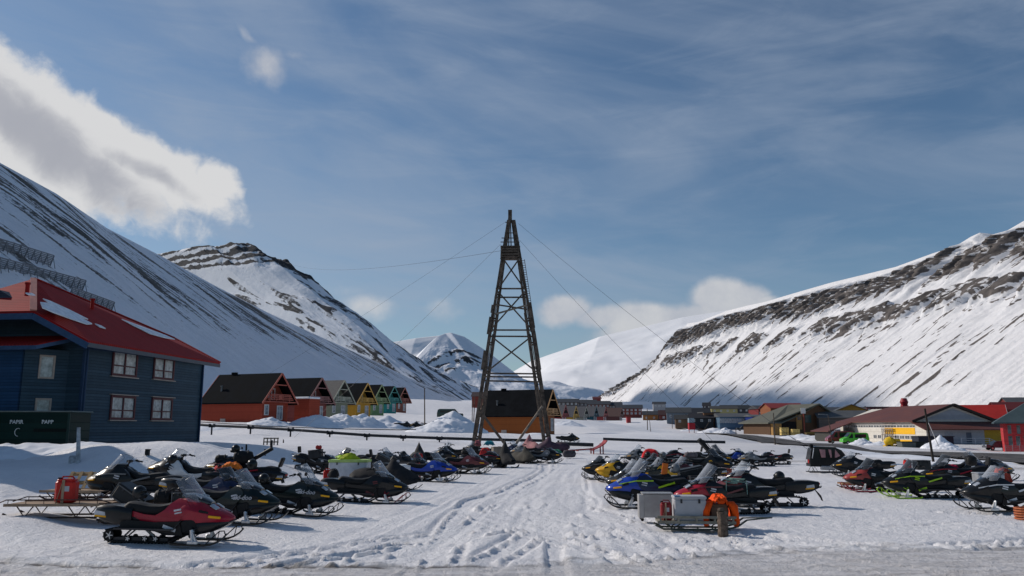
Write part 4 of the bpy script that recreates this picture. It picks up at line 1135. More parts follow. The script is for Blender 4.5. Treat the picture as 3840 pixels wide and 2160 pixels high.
def make_sled(label, hood='black', side=None, panel='black', ski='black', tri=None, ws=.45, wst='clear', seat='black', twoup=False, marker=True, text_=None, deco=None, cargo=None, spring='black', detail=2, group=None, tailc=None, mirrors=False, podc=None, flap=False, striped_=None, longt=0.0, rack=False):
    t = thing('snowmobile', label, 'snowmobile', (0, 0, 0), 0, group)
    hp = PAINT[hood]; sp = PAINT[side or hood]; pp = PAINT[panel]; kp = PAINT[ski]; kt = PAINT[tri or ski]; tp = PAINT[tailc or 'black']
    vr = random.Random(label)
    kw, kz = vr.uniform(.90, 1.04), vr.uniform(.955, 1.04); HD = [(x, w * kw, zt * (1 + (kz - 1) * min(1, max(0, (zt - .6) * 3))), zs, zb) for x, w, zt, zs, zb in HOOD]
    if hood == 'black' and striped_ is None and not text_ and 'plain' not in label: striped_ = vr.choice([None, 'grey', 'grey', 'white', 'red', None])
    m = MB(); body_loft(m, HD, .12, 1.48, 22, sec_hood); hd = m.build('hood', hp, t, smooth=True)
    m = MB(); body_loft(m, BELLY, 0, 1.40, 16, lambda w, zt, zb: sec_round(w, zt, zb)); m.build('belly_pan', pp, t, smooth=True)
    # painted side panels running back under the seat
    for s_ in (-1, 1):
        m = MB()
        poly = [(.62, .80), (.50, .93), (.30, .97), (.14, .86), (.02, .72), (-.18, .60), (-.45, .62), (-.72, .68), (-.92, .68), (-.86, .58), (-.70, .50), (-.20, .44), (.06, .44), (.20, .30), (.42, .22), (.46, .30), (.34, .46), (.50, .60)]
        ys = [.30 + .10 * sstep(x, .0, .5) + (0 if z > .5 else -.02) - .10 * sstep(x, -.1, -.9) - .12 * sstep(z, .8, 1.0) for x, z in poly]
        a = [(x, s_ * y, z) for (x, z), y in zip(poly, ys)]; b = [(x, s_ * (y - .09), z) for (x, z), y in zip(poly, ys)]
        k = len(poly); cen = (.15, s_ * .36, .62)
        m.add(a + b, [(i, (i + 1) % k, k + (i + 1) % k, k + i) for i in range(k)])
        for q, s2 in ((a, 0), (b, 1)):
            from mathutils.geometry import tessellate_polygon
            tris = tessellate_polygon([[Vector((p[0], p[2], 0)) for p in q]])
            m.add(q, [tuple(tr) if s2 == 0 else tuple(reversed(tr)) for tr in tris])
        m.build('side_panel', sp, t, smooth=True)
        # vents and decals on the flank
        m = MB(); m.box((.93, s_ * .395, .70), (.20, .02, .07), rot=(0, R(14), s_ * R(-14)), bev=.008); m.build('vent', BLK, hd)
        if marker:
            m = MB(); m.box((1.16, s_ * .345, .60), (.26, .05, .05), rot=(0, R(7), s_ * R(-24)), bev=.01); m.build('marker_light', AMBER, hd)
        if detail > 1:
            m = MB(); m.box((.20, s_ * .385, .35), (.30, .012, .07), rot=(0, R(18), 0)); m.build('decal', DECAL if deco is None else PAINT[deco], t)
            m = MB(); m.box((.36, s_ * .405, .74), (.16, .012, .04), rot=(0, R(-12), 0)); m.box((.38, s_ * .405, .68), (.16, .012, .03), rot=(0, R(-12), 0)); m.build('decal', DECAL if deco is None else PAINT[deco], t)
        if striped_:
            m = MB(); m.beam((.1, s_ * .40, .80), (.62, s_ * .438, .80), .02, .035); m.beam((.62, s_ * .438, .80), (1.12, s_ * .36, .70), .02, .03); m.beam((-.55, s_ * .24, .74), (-.05, s_ * .32, .60), .02, .05); m.build('decal', PAINT[striped_], t)
    if text_:
        text(text_, t, (.62, -.452, .64), .17, DECAL, rot=(R(90), 0, R(2)), shear=.3, align='CENTER')
        text(text_, t, (.62, .452, .64), .17, DECAL, rot=(R(90), 0, R(178)), shear=.3, align='CENTER')
    for s_ in (-1, 1):
        m = MB(); m.prism([(-.95, s_ * .26, .50), (-.20, s_ * .30, .46), (.15, s_ * .37, .48), (.42, s_ * .40, .50), (.50, s_ * .38, .20), (.10, s_ * .36, .20), (-.15, s_ * .32, .27), (-.95, s_ * .28, .32)][::1], (0, 0, 0), (0, -s_ * .04, 0)); m.build('side_skirt', BLK, t)
    # engine bay recess behind the ski leg
    m = MB()
    for s_ in (-1, 1): m.box((.62, s_ * .33, .42), (.34, .14, .26), rot=(0, R(-15), 0), bev=.03)
    m.each('footwell', RUB, t)
    # tunnel, running boards, tail
    m = MB(); body_loft(m, [(-1.42 - longt, .17, .60, .52), (-1.2, .22, .64, .44), (.2, .23, .62, .42)], -1.42 - longt, .25, 6, sec_round); m.build('tunnel', pm('tunnel_black', (.02, .021, .023), .45, .3, var=.2), t, smooth=True)
    m = MB(); body_loft(m, [(-1.56 - longt, .20, .76, .58), (-1.42, .27, .80, .46), (-1.1, .30, .80, .40), (-.72, .27, .74, .42)], -1.56 - longt, -.72, 9, lambda w, zt, zb: [(0.0, zt, 0), (w * .80, zt - .01, 0), (w * .95, zt - .05, 0), (w, zt - .12, 0), (w * .96, zb + .06, 0), (w * .80, zb, 0), (0.0, zb, 0)]); tl = m.build('tail_cowl', tp, t, smooth=True)
    m = MB(); m.box((-1.57 - longt, 0, .70), (.04, .26, .06), bev=.01); m.build('tail_light', REDREF, tl)
    for s_ in (-1, 1):
        m = MB(); m.box((-.36, s_ * .35, .315), (1.25, .20, .02)); m.beam((-1.0, s_ * .45, .33), (.28, s_ * .45, .33), .03); m.prism([(.28, s_ * .26, .31), (.28, s_ * .45, .31), (.45, s_ * .43, .52), (.45, s_ * .30, .52)], (0, 0, 0), (.02, 0, 0)); m.build('running_board', STEEL, t)
        if detail > 1 and tailc in (None, 'black'):
            m = MB(); m.box((-1.40, s_ * .285, .62), (.26, .015, .09), rot=(0, R(10), s_ * R(-10))); m.build('reflector', DECAL, tl)
            m = MB(); m.box((-1.40, s_ * .292, .565), (.24, .02, .035), rot=(0, R(6), s_ * R(-10))); m.build('reflector', AMBER, tl)
    # seat
    m = MB()
    st = [(-.98, .14, .80, .62), (-.88, .19, .88, .62), (-.66, .20, .86, .60), (-.42, .20, .815, .58), (-.15, .185, .815, .57), (.06, .15, .86, .60), (.22, .10, .92, .66)]
    if twoup: st = [(-1.32, .15, .86, .66), (-1.2, .20, .94, .64), (-.9, .21, .94, .62), (-.72, .21, .87, .6)] + st[3:]
    body_loft(m, st, st[0][0], .22, 16, sec_round); se = m.build('seat', VINYL, t, smooth=True)
    if twoup:
        m = MB(); m.box((-1.30, 0, 1.12), (.09, .34, .36), rot=(0, R(-12), 0), bev=.03); m.build('backrest', VINYL, t)
    if rack:
        m = MB(); m.tube([(-1.0, -.24, .80), (-1.65, -.24, .84), (-1.65, .24, .84), (-1.0, .24, .80)], .014, 6)
        for x in (-1.2, -1.42): m.tube([(x, -.24, .82), (x, .24, .82)], .011, 5)
        m.build('rack', STEEL, t)
    # rear bumper and snow flap
    m = MB(); m.tube([(-1.2, .22, .50), (-1.60 - longt, .21, .60), (-1.64 - longt, 0, .62), (-1.60 - longt, -.21, .60), (-1.2, -.22, .50)], .016, 6); m.build('rear_bumper', STEEL, t)
    m = MB(); m.prism([(-1.42 - longt, -.19, .54), (-1.42 - longt, .19, .54), (-1.50 - longt, .18, .40), (-1.50 - longt, -.18, .40)] if not flap else [(-1.42 - longt, -.19, .54), (-1.42 - longt, .19, .54), (-1.58 - longt, .19, .36), (-1.63 - longt, .18, .20), (-1.63 - longt, -.18, .20), (-1.58 - longt, -.19, .36)], (0, 0, 0), (-.015, 0, 0)); m.build('snow_flap', RUB, t)
    # track with lugs, rails and wheels
    tp_ = track_path(); m = MB(); k = len(tp_); hw = .19
    vs = []; 
    cxz = (sum(p[0] for p in tp_) / k, .2)
    nrm = []
    for i in range(k):
        dx = tp_[(i + 1) % k][0] - tp_[i - 1][0]; dz = tp_[(i + 1) % k][1] - tp_[i - 1][1]; l = math.hypot(dx, dz); nrm.append((dz / l, -dx / l))
    for (x, z), (nx, nz) in zip(tp_, nrm):
        for y, o_ in ((-hw, 0), (hw, 0), (hw, -.022), (-hw, -.022)): vs.append((x + nx * o_, y, z + nz * o_))
    m.add(vs, [(i * 4 + j, i * 4 + (j + 1) % 4, ((i + 1) % k) * 4 + (j + 1) % 4, ((i + 1) % k) * 4 + j) for i in range(k) for j in range(4)])
    # lugs
    seg = [(tp_[i], tp_[(i + 1) % k]) for i in range(k)]; acc = 0
    for i, (a, b) in enumerate(seg):
        L = math.hypot(b[0] - a[0], b[1] - a[1]); dx, dz = (b[0] - a[0]) / L, (b[1] - a[1]) / L; q = acc
        while q < L:
            x = a[0] + dx * q; z = a[1] + dz * q; nx, nz = dz, -dx
            if z > .0: m.beam((x + nx * .012, -hw + .01, z + nz * .012), (x + nx * .012, hw - .01, z + nz * .012), .016, .034, up=(nx, 0, nz))
            q += .075
        acc = q - L
    m.build('track', RUB, t)
    for s_ in (-1, 1):
        m = MB(); m.beam((-1.15, s_ * .12, .075), (.08, s_ * .12, .07), .02, .07); m.tube([(.08, s_ * .12, .08), (.30, s_ * .12, .18)], .02, 5)
        m.beam((-.95, s_ * .12, .09), (-.62, s_ * .16, .40), .03); m.beam((-.15, s_ * .12, .09), (.12, s_ * .16, .38), .03); m.build('rail', STEEL, t)
        for (x, r_, z) in ((-1.22, .105, .15), (-.42, .068, .092), (-.18, .068, .092), (-.80, .06, .085)):
            m = MB(); m.lathe((x, s_ * .155, z), (0, s_, 0), [(0, r_ * .82), (.005, r_), (.028, r_), (.032, r_ * .80), (.020, r_ * .70)], 14); wl = m.build('wheel', RUB, t, smooth=True)
            if detail > 1:
                m = MB(); m.lathe((x, s_ * .178, z), (0, s_, 0), [(0, r_ * .22), (.012, r_ * .22)], 8)
                for q in range(5):
                    a = R(72 * q); m.beam((x, s_ * .18, z), (x + math.cos(a) * r_ * .78, s_ * .18, z + math.sin(a) * r_ * .78), .012, .018)
                m.build('rim', CHROME, wl)
    m = MB(); m.tube([(-.62, 0, .38), (-.30, 0, .12)], .035, 8); m.build('rear_shock', ALU, t)
    # skis, spindles, arms, shocks
    for s_ in (-1, 1):
        y = s_ * .50; path = [(.28, .055), (.36, .022), (.60, .012), (1.05, .012), (1.20, .035), (1.33, .085), (1.44, .16), (1.52, .25)]
        m = MB(); rings = []
        for i, (x, z) in enumerate(path):
            wv = .075 if 0 < i < 6 else (.05 if i in (0, 6) else .022)
            rings.append([(x, y - wv, z + .036), (x, y - wv, z), (x, y - .018, z - .004), (x, y + .018, z - .004), (x, y + wv, z), (x, y + wv, z + .036), (x, y + .03, z + .042), (x, y - .03, z + .042)])
        m.loft(rings); sk = m.build('ski', kp, t)
        m = MB(); m.tube([(1.50, y, .25), (1.46, y, .34), (1.36, y, .33), (1.22, y, .20), (1.08, y, .06)], .014, 6); m.tube([(1.36, y, .33), (1.32, y, .12)], .010, 5); m.build('ski_handle', kt, sk)
        m = MB(); m.box((.78, y, .08), (.24, .06, .09), bev=.02); m.beam((.80, y, .08), (.74, y - s_ * .03, .34), .07, .05); m.beam((.86, y, .10), (.76, y - s_ * .02, .30), .04, .04); m.build('spindle', CHROME, t)
        m = MB(); m.tube([(.75, y - s_ * .03, .18), (.55, s_ * .24, .28)], .014, 6); m.tube([(.77, y - s_ * .03, .18), (1.0, s_ * .20, .34)], .014, 6); m.tube([(.75, y - s_ * .03, .33), (.60, s_ * .26, .46)], .012, 6); m.tube([(.77, y - s_ * .03, .33), (.96, s_ * .24, .48)], .012, 6); m.build('suspension_arm', kt if tri else STEEL, t)
        m = MB(); a = Vector((.74, s_ * .43, .26)); b = Vector((.70, s_ * .30, .60)); m.tube([a, b], .014, 6)
        pts = []
        for i in range(49):
            q = i / 48; c = a.lerp(b, .15 + .7 * q); an = q * 6 * 2 * math.pi; pts.append(c + Vector((math.cos(an) * .034, math.sin(an) * .034, 0)))
        m.tube(pts, .008, 4); m.build('shock', PAINT[spring], t)
    # front bumper
    m = MB(); m.tube([(1.30, -.16, .44), (1.46, -.12, .50), (1.52, 0, .53), (1.46, .12, .50), (1.30, .16, .44)], .014, 6); m.build('front_bumper', STEEL, t)
    # headlights and instrument pod
    for s_ in (-1, 1):
        m = MB(); m.box((1.08, s_ * .16, .80), (.18, .17, .03), rot=(s_ * R(-8), R(30), 0), bev=.012); m.build('headlight', LENS, t)
    m = MB(); body_loft(m, [(.30, .10, 1.06, .94), (.45, .19, 1.08, .92), (.62, .25, 1.06, .90), (.82, .24, .99, .84), (.98, .12, .90, .80)], .30, .98, 9, sec_round); pod = m.build('instrument_pod', PAINT[podc] if podc else BLKG, t, smooth=True)
    m = MB(); m.box((.72, -.19, 1.0), (.16, .03, .07), rot=(0, R(20), R(-12)), bev=.01); m.box((.72, .19, 1.0), (.16, .03, .07), rot=(0, R(20), R(12)), bev=.01); m.build('pod_glass', LENS, pod)
    # windshield
    if ws > 0:
        m = MB(); nu, nv = 15, 7; V_ = []
        for iv in range(nv):
            v = iv / (nv - 1); wv = (1 - v) ** .0
            for iu in range(nu):
                a = R(-80 + 160 * iu / (nu - 1)); rad = .36 * (1 - .10 * v - .22 * v * v); 
                top = ws * (1 - .22 * (abs(iu / (nu - 1) - .5) * 2) ** 2.2)
                V_.append((.50 - .34 * ws / .5 * v + math.cos(a) * (.40 - .10 * v) , math.sin(a) * rad, .93 + .07 * math.sin(math.pi * v) * 0 + top * v - .05 * math.cos(a) * (1 - v)))
        fs = [(iv * nu + iu, iv * nu + iu + 1, (iv + 1) * nu + iu + 1, (iv + 1) * nu + iu) for iv in range(nv - 1) for iu in range(nu - 1)]
        m.add(V_, fs); w_ = m.build('windshield', WSCL if wst == 'clear' else WSDK, t, smooth='all', fix=False)
        rim = MB(); rim.tube([V_[iv * nu] for iv in range(nv)] + V_[(nv - 1) * nu + 1:nv * nu - 1] + [V_[iv * nu + nu - 1] for iv in range(nv - 1, -1, -1)], .006, 4); rim.build('windshield_edge', pm('grey_edge', (.20, .21, .23), .3, var=0), w_)
    # handlebar
    m = MB(); m.tube([(.40, 0, .90), (.22, 0, 1.13)], .022, 6); m.tube([(.06, -.38, 1.12), (.14, -.26, 1.15), (.22, -.10, 1.15), (.22, .10, 1.15), (.14, .26, 1.15), (.06, .38, 1.12)], .013, 6); m.box((.22, 0, 1.15), (.10, .16, .08), bev=.02); hb = m.build('handlebar', STEEL, t)
    for s_ in (-1, 1):
        m = MB(); m.tube([(.14, s_ * .27, 1.15), (.05, s_ * .39, 1.12)], .021, 8); m.tube([(.19, s_ * .25, 1.14), (.14, s_ * .38, 1.10)], .007, 5); m.box((.16, s_ * .24, 1.16), (.07, .06, .06), bev=.012); m.build('grip', RUB, hb)
    if mirrors:
        for s_ in (-1, 1):
            m = MB(); m.tube([(.62, s_ * .22, 1.0), (.56, s_ * .36, 1.16)], .012, 5); m.box((.55, s_ * .40, 1.20), (.05, .17, .10), bev=.02); m.build('mirror', BLK, t)
    return t
JIT = random.Random(19)
def put(t, px, py, heading, scale=1.0, roll=0.0, dz=0.0):
    p = P(px, py)
    if p.y > 22: heading += JIT.uniform(-7, 7)
    d = .9; h = R(heading); ax, ay = math.cos(h), math.sin(h)
    z1 = gz(p.x + ax * d, p.y + ay * d); z0 = gz(p.x - ax * d, p.y - ay * d)
    t.location = (p.x, p.y, p.z + dz); t.rotation_euler = (0, -math.atan2(z1 - z0, 2 * d), h); t.scale = (scale,) * 3
    return t

# covered machine: a fabric cover drawn tight over the body, skis and track showing below
def fabric(nm, c): return pm(nm, c, .8, var=.25, nscale=2.5, bump=.6, bscale=7)
def make_covered(label, col, peak=.35, group=None, seed=1, skis=True):
    t = thing('covered_snowmobile', label, 'snowmobile', (0, 0, 0), 0, group)
    m = MB(); rings = []; rr_ = random.Random(seed)
    tab = [(-1.5, .20, .62, .40), (-1.3, .30, .80, .26), (-.8, .33, .90, .22), (-.3, .36, .86, .20), (.1, .40, .98, .18), (.3, .38, 1.12 + peak, .18), (.42, .40, 1.10 + peak * .8, .18), (.7, .46, 1.0, .18), (1.0, .44, .86, .22), (1.3, .30, .68, .30), (1.5, .12, .56, .42)]
    for i in range(31):
        x = -1.5 + 3.0 * i / 30; w, zt, zb = lerp_tab(tab, x); ring = []
        ph = math.sin(i * 1.7) * .02
        nose = max(0, (zt - 1.0)) * .7
        prof = [(0, zt), (.25, zt - .05 - nose * .3), (.55, zt - .14 - nose * .6), (.85, zt - .26 - nose * .9), (1.0, (zt + zb) * .47), (1.02 + ph, zb + .10), (.98 + ph, zb)]
        half = [(w * a + rr_.uniform(-.012, .012), max(zb, z) + rr_.uniform(-.01, .01)) for a, z in prof]
        ring = [(x, y, z) for y, z in half] + [(x, -y + rr_.uniform(-.01, .01), z) for y, z in reversed(half[1:])]
        rings.append(ring)
    m.loft(rings); m.build('cover', col, t, smooth='all')
    if skis:
        for s_ in (-1, 1):
            m = MB(); rg = []
            for x, z, wv in ((.4, .02, .06), (1.1, .012, .07), (1.33, .08, .07), (1.5, .22, .03)): rg.append([(x, s_ * .45 - wv, z), (x, s_ * .45 + wv, z), (x, s_ * .45 + wv, z + .03), (x, s_ * .45 - wv, z + .03)])
            m.loft(rg); m.build('ski', BLK, t)
    m = MB(); m.box((-.45, 0, .14), (1.5, .36, .26), bev=.1); m.build('track', RUB, t)
    return t

# ------------------------------------------------------------------ luggage and loose things
def on(px, py, dz=0.0, y=None):
    p = P(px, py) if y is None else W(px, py, y); p = Vector(p); p.z += dz; return p
def jerrycan(label, loc, rz, s=1.0, strap=None, col=(.50, .02, .015)):
    t = thing('jerrycan', label, 'fuel can', loc, rz)
    rd = pm('red_can_plastic_%d' % int(col[0] * 100), col, .35, var=.12, nscale=6)
    t.scale = (s,) * 3
    m = MB(); m.box((0, 0, .26), (.34, .24, .50), bev=.04); m.box((0, .0, .52), (.30, .20, .05), bev=.02); m.build('can_body', rd, t)
    m = MB(); m.tube([(-.10, 0, .53), (-.08, 0, .60), (.08, 0, .60), (.12, 0, .53)], .018, 6); m.build('handle', rd, t)
    m = MB(); m.lathe((-.13, 0, .52), (0, 0, 1), [(0, .035), (.06, .035)], 8); m.build('cap', BLK, t)
    m = MB(); m.box((.03, -.1225, .33), (.10, .004, .12)); m.build('can_label', DECAL, t)
    if strap:
        m = MB(); m.box((-.02, -.127, .27), (.045, .006, .52)); m.beam((-.02, -.127, .53), (-.12, -.127, .0), .006, .05); m.build('strap', pm('tan_strap', (.42, .30, .20), .8), t)
    return t
def helmet(label, loc, rz, col='black', s=1.0):
    t = thing('helmet', label, 'helmet', loc, rz); t.scale = (s,) * 3
    m = MB(); prof = [(-.02, .10), (.02, .135), (.10, .155), (.18, .15), (.24, .11), (.275, .05), (.285, .01)]
    m.lathe((0, 0, 0), (0, 0, 1), prof, 16); m.build('shell', PAINT[col], t, smooth=True)
    m = MB(); m.box((.12, 0, .05), (.14, .20, .12), bev=.04); m.build('chin_guard', PAINT[col], t)
    m = MB(); m.box((.125, 0, .155), (.06, .20, .08), bev=.03); m.build('visor', BLKG, t)
    return t
def bag(label, loc, rz, size, mat, seed=1, name='duffel_bag', cat='bag', straps=True):
    t = thing(name, label, cat, loc, rz); L, Wd, H = size; m = MB(); rings = []; r_ = random.Random(seed)
    for i in range(13):
        u = i / 12; x = (u - .5) * L; k = (1 - abs(2 * u - 1) ** 4) ** .35 * .92 + .05; sag = r_.uniform(.93, 1.05)
        ring = []
        for j in range(14):
            a = 2 * math.pi * j / 14; ca, sa = math.cos(a), math.sin(a); e = .7
            y = math.copysign(abs(ca) ** e, ca) * Wd / 2 * k * r_.uniform(.94, 1.05); z = H / 2 + math.copysign(abs(sa) ** e, sa) * H / 2 * k * (sag if sa > 0 else 1)
            ring.append((x, y, z))
        rings.append(ring)
    m.loft(rings); m.build('bag_body', mat, t, smooth='all')
    if straps:
        for x in (-L * .22, L * .22):
            m = MB(); m.tube([(x, Wd * .53 * math.cos(R(a)), H / 2 + H * .53 * math.sin(R(a))) for a in range(0, 190, 20)], .012, 4); m.build('strap', RUB, t)
    return t
def case(label, loc, rz, size, mat, lidmat=None, frame=None, tilt=0.0, name='storage_box', cat='box', latches=True, tilt_x=0.0):
    t = thing(name, label, cat, loc, rz, tilt=(tilt_x, tilt)); L, Wd, H = size
    m = MB(); m.box((0, 0, H * .43), (L, Wd, H * .86), bev=.025); m.build('box_body', mat, t)
    m = MB(); m.box((0, 0, H * .93), (L * 1.03, Wd * 1.03, H * .13), bev=.02); m.build('lid', lidmat or mat, t)
    if latches:
        for s_ in (-1, 1):
            m = MB(); m.box((s_ * L * .28, -Wd / 2 - .012, H * .80), (.05, .02, .10)); m.build('latch', STEEL, t)
    if frame:
        m = MB()
        for sx in (-1, 1):
            for sy in (-1, 1): m.beam((sx * (L / 2 + .01), sy * (Wd / 2 + .01), 0), (sx * (L / 2 + .01), sy * (Wd / 2 + .01), H), .025)
        for sy in (-1, 1):
            for z in (.02, H * .86): m.beam((-L / 2, sy * (Wd / 2 + .012), z), (L / 2, sy * (Wd / 2 + .012), z), .025)
        m.build('edge_frame', frame, t)
    return t
def cloth(label, loc, rz, size, mat, name='jacket', cat='jacket', seed=2, drop=.25, peak=0.0):
    """a heap or drape of fabric: rumpled sheet with thickness that hangs down at its sides"""
    t = thing(name, label, cat, loc, rz); L, Wd = size; n = 18; r_ = random.Random(seed); ph = [r_.uniform(0, 6) for _ in range(6)]
    V_ = []
    for i in range(n):
        for j in range(n):
            u = i / (n - 1) * 2 - 1; v = j / (n - 1) * 2 - 1
            rr = max(abs(u), abs(v)); e = (u * u + v * v) ** .5
            z = -drop * max(0, rr - .45) ** 1.3 * 2.2 + .035 * math.sin(u * 7 + ph[0]) * math.cos(v * 6 + ph[1]) + .02 * math.sin(u * 15 + v * 9 + ph[2]) + peak * max(0, 1 - e * 1.2)
            V_.append((u * L / 2 * (1 - .18 * max(0, rr - .5) * (1 if drop > .3 else 0)) + .02 * math.sin(v * 11 + ph[3]), v * Wd / 2 * (1 - .25 * max(0, rr - .5)) + .02 * math.sin(u * 9 + ph[4]), z))
    m = MB(); m.add(V_, [(i * n + j, i * n + j + 1, (i + 1) * n + j + 1, (i + 1) * n + j) for i in range(n - 1) for j in range(n - 1)])
    o = m.build('fabric', mat, t, smooth='all', fix=False); md = o.modifiers.new('thick', 'SOLIDIFY'); md.thickness = .012
    return t

# cargo sledge on two runners
def sledge(label, loc, rz, L=2.4, Wd=.8, h=.30, wood=None, rail=True, steel=None, name='cargo_sledge', group=None):
    t = thing(name, label, 'sledge', loc, rz, group); wd = wood or pm('plywood_deck', (.30, .21, .14), .7, var=.3, nscale=3); st = steel or pm('rusty_steel', (.085, .055, .045), .6, .4, var=.4, nscale=8)
    m = MB(); m.box((0, 0, h), (L, Wd, .03)); m.box((0, -Wd / 2 - .012, h), (L, .025, .07)); m.box((0, Wd / 2 + .012, h), (L, .025, .07)); m.build('deck', wd, t)
    for s_ in (-1, 1):
        y = s_ * (Wd / 2 - .08)
        m = MB(); m.tube([(-L / 2 - .05, y, .12), (-L / 2 + .15, y, .025), (-L * .1, y, .02), (L / 2 - .25, y, .025), (L / 2 + .05, y, .10), (L / 2 + .28, y, .26)], .025, 6)
        m.box((0, y, .012), (L * .85, .09, .015)); m.build('runner', st, t)
        m = MB()
        for x in (-L * .30, L * .22):
            m.tube([(x - .22, y, h - .02), (x, y, .03), (x + .22, y, h - .02)], .018, 5)
        m.build('strut', st, t)
        if rail:
            m = MB(); yy = s_ * (Wd / 2); m.tube([(-L / 2 - .25, yy * .75, h + .02), (-L / 2 + .05, yy, h + .13), (L / 2 - .1, yy, h + .13), (L / 2 + .35, yy * .7, h - .02)], .016, 6)
            for k in range(6):
                x = -L / 2 + .1 + (L - .25) * k / 5; m.tube([(x, yy, h), (x, yy, h + .13)], .010, 4)
            m.build('side_rail', st, t)
    m = MB(); m.tube([(L / 2 + .28, Wd / 2 - .08, .26), (L / 2 + .95, 0, .30), (L / 2 + .28, -Wd / 2 + .08, .26)], .018, 6); m.build('tow_bar', st, t)
    return t
# ------------------------------------------------------------------ what stands in the lot
GL = 'snowmobiles parked in the left row'; GRR = 'snowmobiles parked in the right rows'
# --- left, front to back
put(make_sled('bright red touring snowmobile, nearest of all, with a tall clear windshield', 'red', 'red', ws=.52, twoup=False, tailc='black', mirrors=False, group=GL, podc=None), 625, 2034, -2, 1.0)
put(make_sled('black snowmobile just behind the red one, silver lettering on its flank', 'tealblack', 'tealblack', ws=.50, text_='ski-doo', group=GL), 850, 1958, -8, .97)
put(make_sled('second black snowmobile with silver lettering and wing mirrors, clear tall windshield', 'tealblack', 'tealblack', ws=.56, text_='ski-doo', mirrors=True, group=GL), 1082, 1926, -6, .97)
put(make_sled('black snowmobile with red skis and a red and amber nose stripe', 'black', 'black', ski='black', tri='red', ws=.52, deco='maroon', group=GL, spring='red'), 1370, 1884, -4, .98)
put(make_covered('snowmobile under a taut black cover behind the one with red skis', fabric('black_cover', (.02, .02, .022)), .15, GL, 3), 1440, 1838, -10)
put(make_sled('long black two seat snowmobile facing left behind the jerrycan sledge', 'black', 'black', ws=.42, wst='clear', longt=.1, podc='black', group=GL, marker=True), 500, 1880, 176, 1.05)
put(make_sled('black snowmobile with a white arched side panel and a rounded windshield', 'black', 'white', ws=.40, group=GL, mirrors=False), 690, 1838, 170, 1.0)
put(make_sled('dark snowmobile loaded with helmets, half hidden behind the second lettered one', 'black', 'navy', ws=0, twoup=True, group=GL), 905, 1828, 172, 1.0)
put(make_sled('dark blue snowmobile mostly hidden between the two lettered black ones', 'navy', 'navy', ws=.35, wst='smoke', group=GL, mirrors=False), 780, 1905, -6, .95)
put(make_sled('snowmobile with a lime green nose behind the white cool box', 'lime', 'lime', ws=.42, wst='smoke', group=GL), 1320, 1762, 168, .95)
put(make_sled('dark snowmobile carrying black cases at the back of the left row', 'black', 'black', ws=0, twoup=True, rack=True, group=GL), 1190, 1772, -8, .95)
# loads on the left
sledge('low cargo sledge with a plywood deck and thin side rails carrying a red fuel can', P(232, 1938), R(2), 2.5, .95, .34)
q = P(232, 1938)
jerrycan('red plastic fuel can strapped upright on the plywood sledge', (q.x + .12, q.y - .1, q.z + .36), R(6), 1.0, strap=True).scale = (1.5, 1.3, 1.12)
def pallet(label, loc, rz, tilt, size=(1.25, .85), mat=None, group=None):
    t = thing('pallet', label, 'pallet', loc, rz, group, tilt=tilt); m_ = mat or pm('raw_pine', (.42, .27, .13), .75, var=.25, nscale=4); L, Wd = size
    m = MB()
    for k in range(5): m.box(((k / 4 - .5) * (L - .1), 0, .11), (.10, Wd, .022))
    m.build('top_boards', m_, t); 
    for k in range(3):
        m = MB(); m.box((0, (k - 1) * (Wd - .09) / 2, .05), (L, .09, .09)); m.build('stringer', m_, t)
    return t
p_ = P(300, 1850); pallet('raw pine pallet leaning behind the jerrycan sledge', (p_.x + .15, p_.y + .1, p_.z + .30), R(8), (R(38), 0), (1.25, .95))
p_ = P(240, 1872); sledge('bare steel sledge under the leaning pine pallet', (p_.x + .4, p_.y, p_.z), R(-4), 1.9, .8, .26, rail=False)
BLKBOX = pm('black_box_plastic', (.022, .023, .025), .45, var=.25, nscale=4)
FRM = pm('grey_tube_frame', (.14, .14, .145), .4, .4, var=.2)
a = P(500, 1960)
sledge('dark cargo sledge behind the red snowmobile loaded with black boxes', (a.x + .55, a.y, a.z), R(-3), 2.6, .9, .40)
case('black plastic box tipped up at an angle left of the helmets', (a.x - .15, a.y, a.z + .46), R(-4), (.85, .55, .42), BLKBOX, frame=FRM, tilt=R(32), name='plastic_box')
bag('round black padded bag on the sledge behind the red seat', (a.x + .78, a.y - .1, a.z + .42), R(10), (.46, .42, .44), VINYL, 3)
helmet('black helmet resting on the back of the red seat', (a.x + .35, a.y - .55, a.z + .68), R(-20), 'black', 1.1)
case('black framed box right behind the red windshield', (a.x + 1.45, a.y, a.z + .42), R(-4), (.70, .55, .42), BLKBOX, frame=FRM, name='plastic_box')
b = P(870, 1868)
case('open black case tilted forward with an orange jacket on top', (b.x - .15, b.y, b.z + .72), R(-6), (.85, .6, .30), BLKBOX, tilt=R(24), name='plastic_box')
cloth('orange jacket thrown over the tilted black case', (b.x - .05, b.y - .1, b.z + 1.18), R(8), (.62, .5), fabric('orange_nylon', (.70, .17, .02)), drop=.18)
cloth('red jacket bunched beside the orange one', (b.x - .42, b.y - .2, b.z + 1.05), R(30), (.45, .4), fabric('red_nylon', (.45, .03, .03)), drop=.35, seed=5)
case('pale box with a bluish lid behind the red windshield', (b.x - 1.05, b.y + .2, b.z + .66), R(-6), (.9, .5, .35), pm('white_box', (.55, .57, .62), .5), name='cool_box')
c = P(905, 1828)
bag('large black bag strapped to the tail of the helmet laden snowmobile', (c.x + .05, c.y - .1, c.z + .85), R(12), (.75, .5, .50), VINYL, 4)
helmet('black helmet sitting on top of the large black bag', (c.x - .25, c.y - .1, c.z + 1.28), R(190), 'black')
bag('small black bag in front of the large one', (c.x - .75, c.y - .1, c.z + .85), R(12), (.5, .4, .34), VINYL, 6)
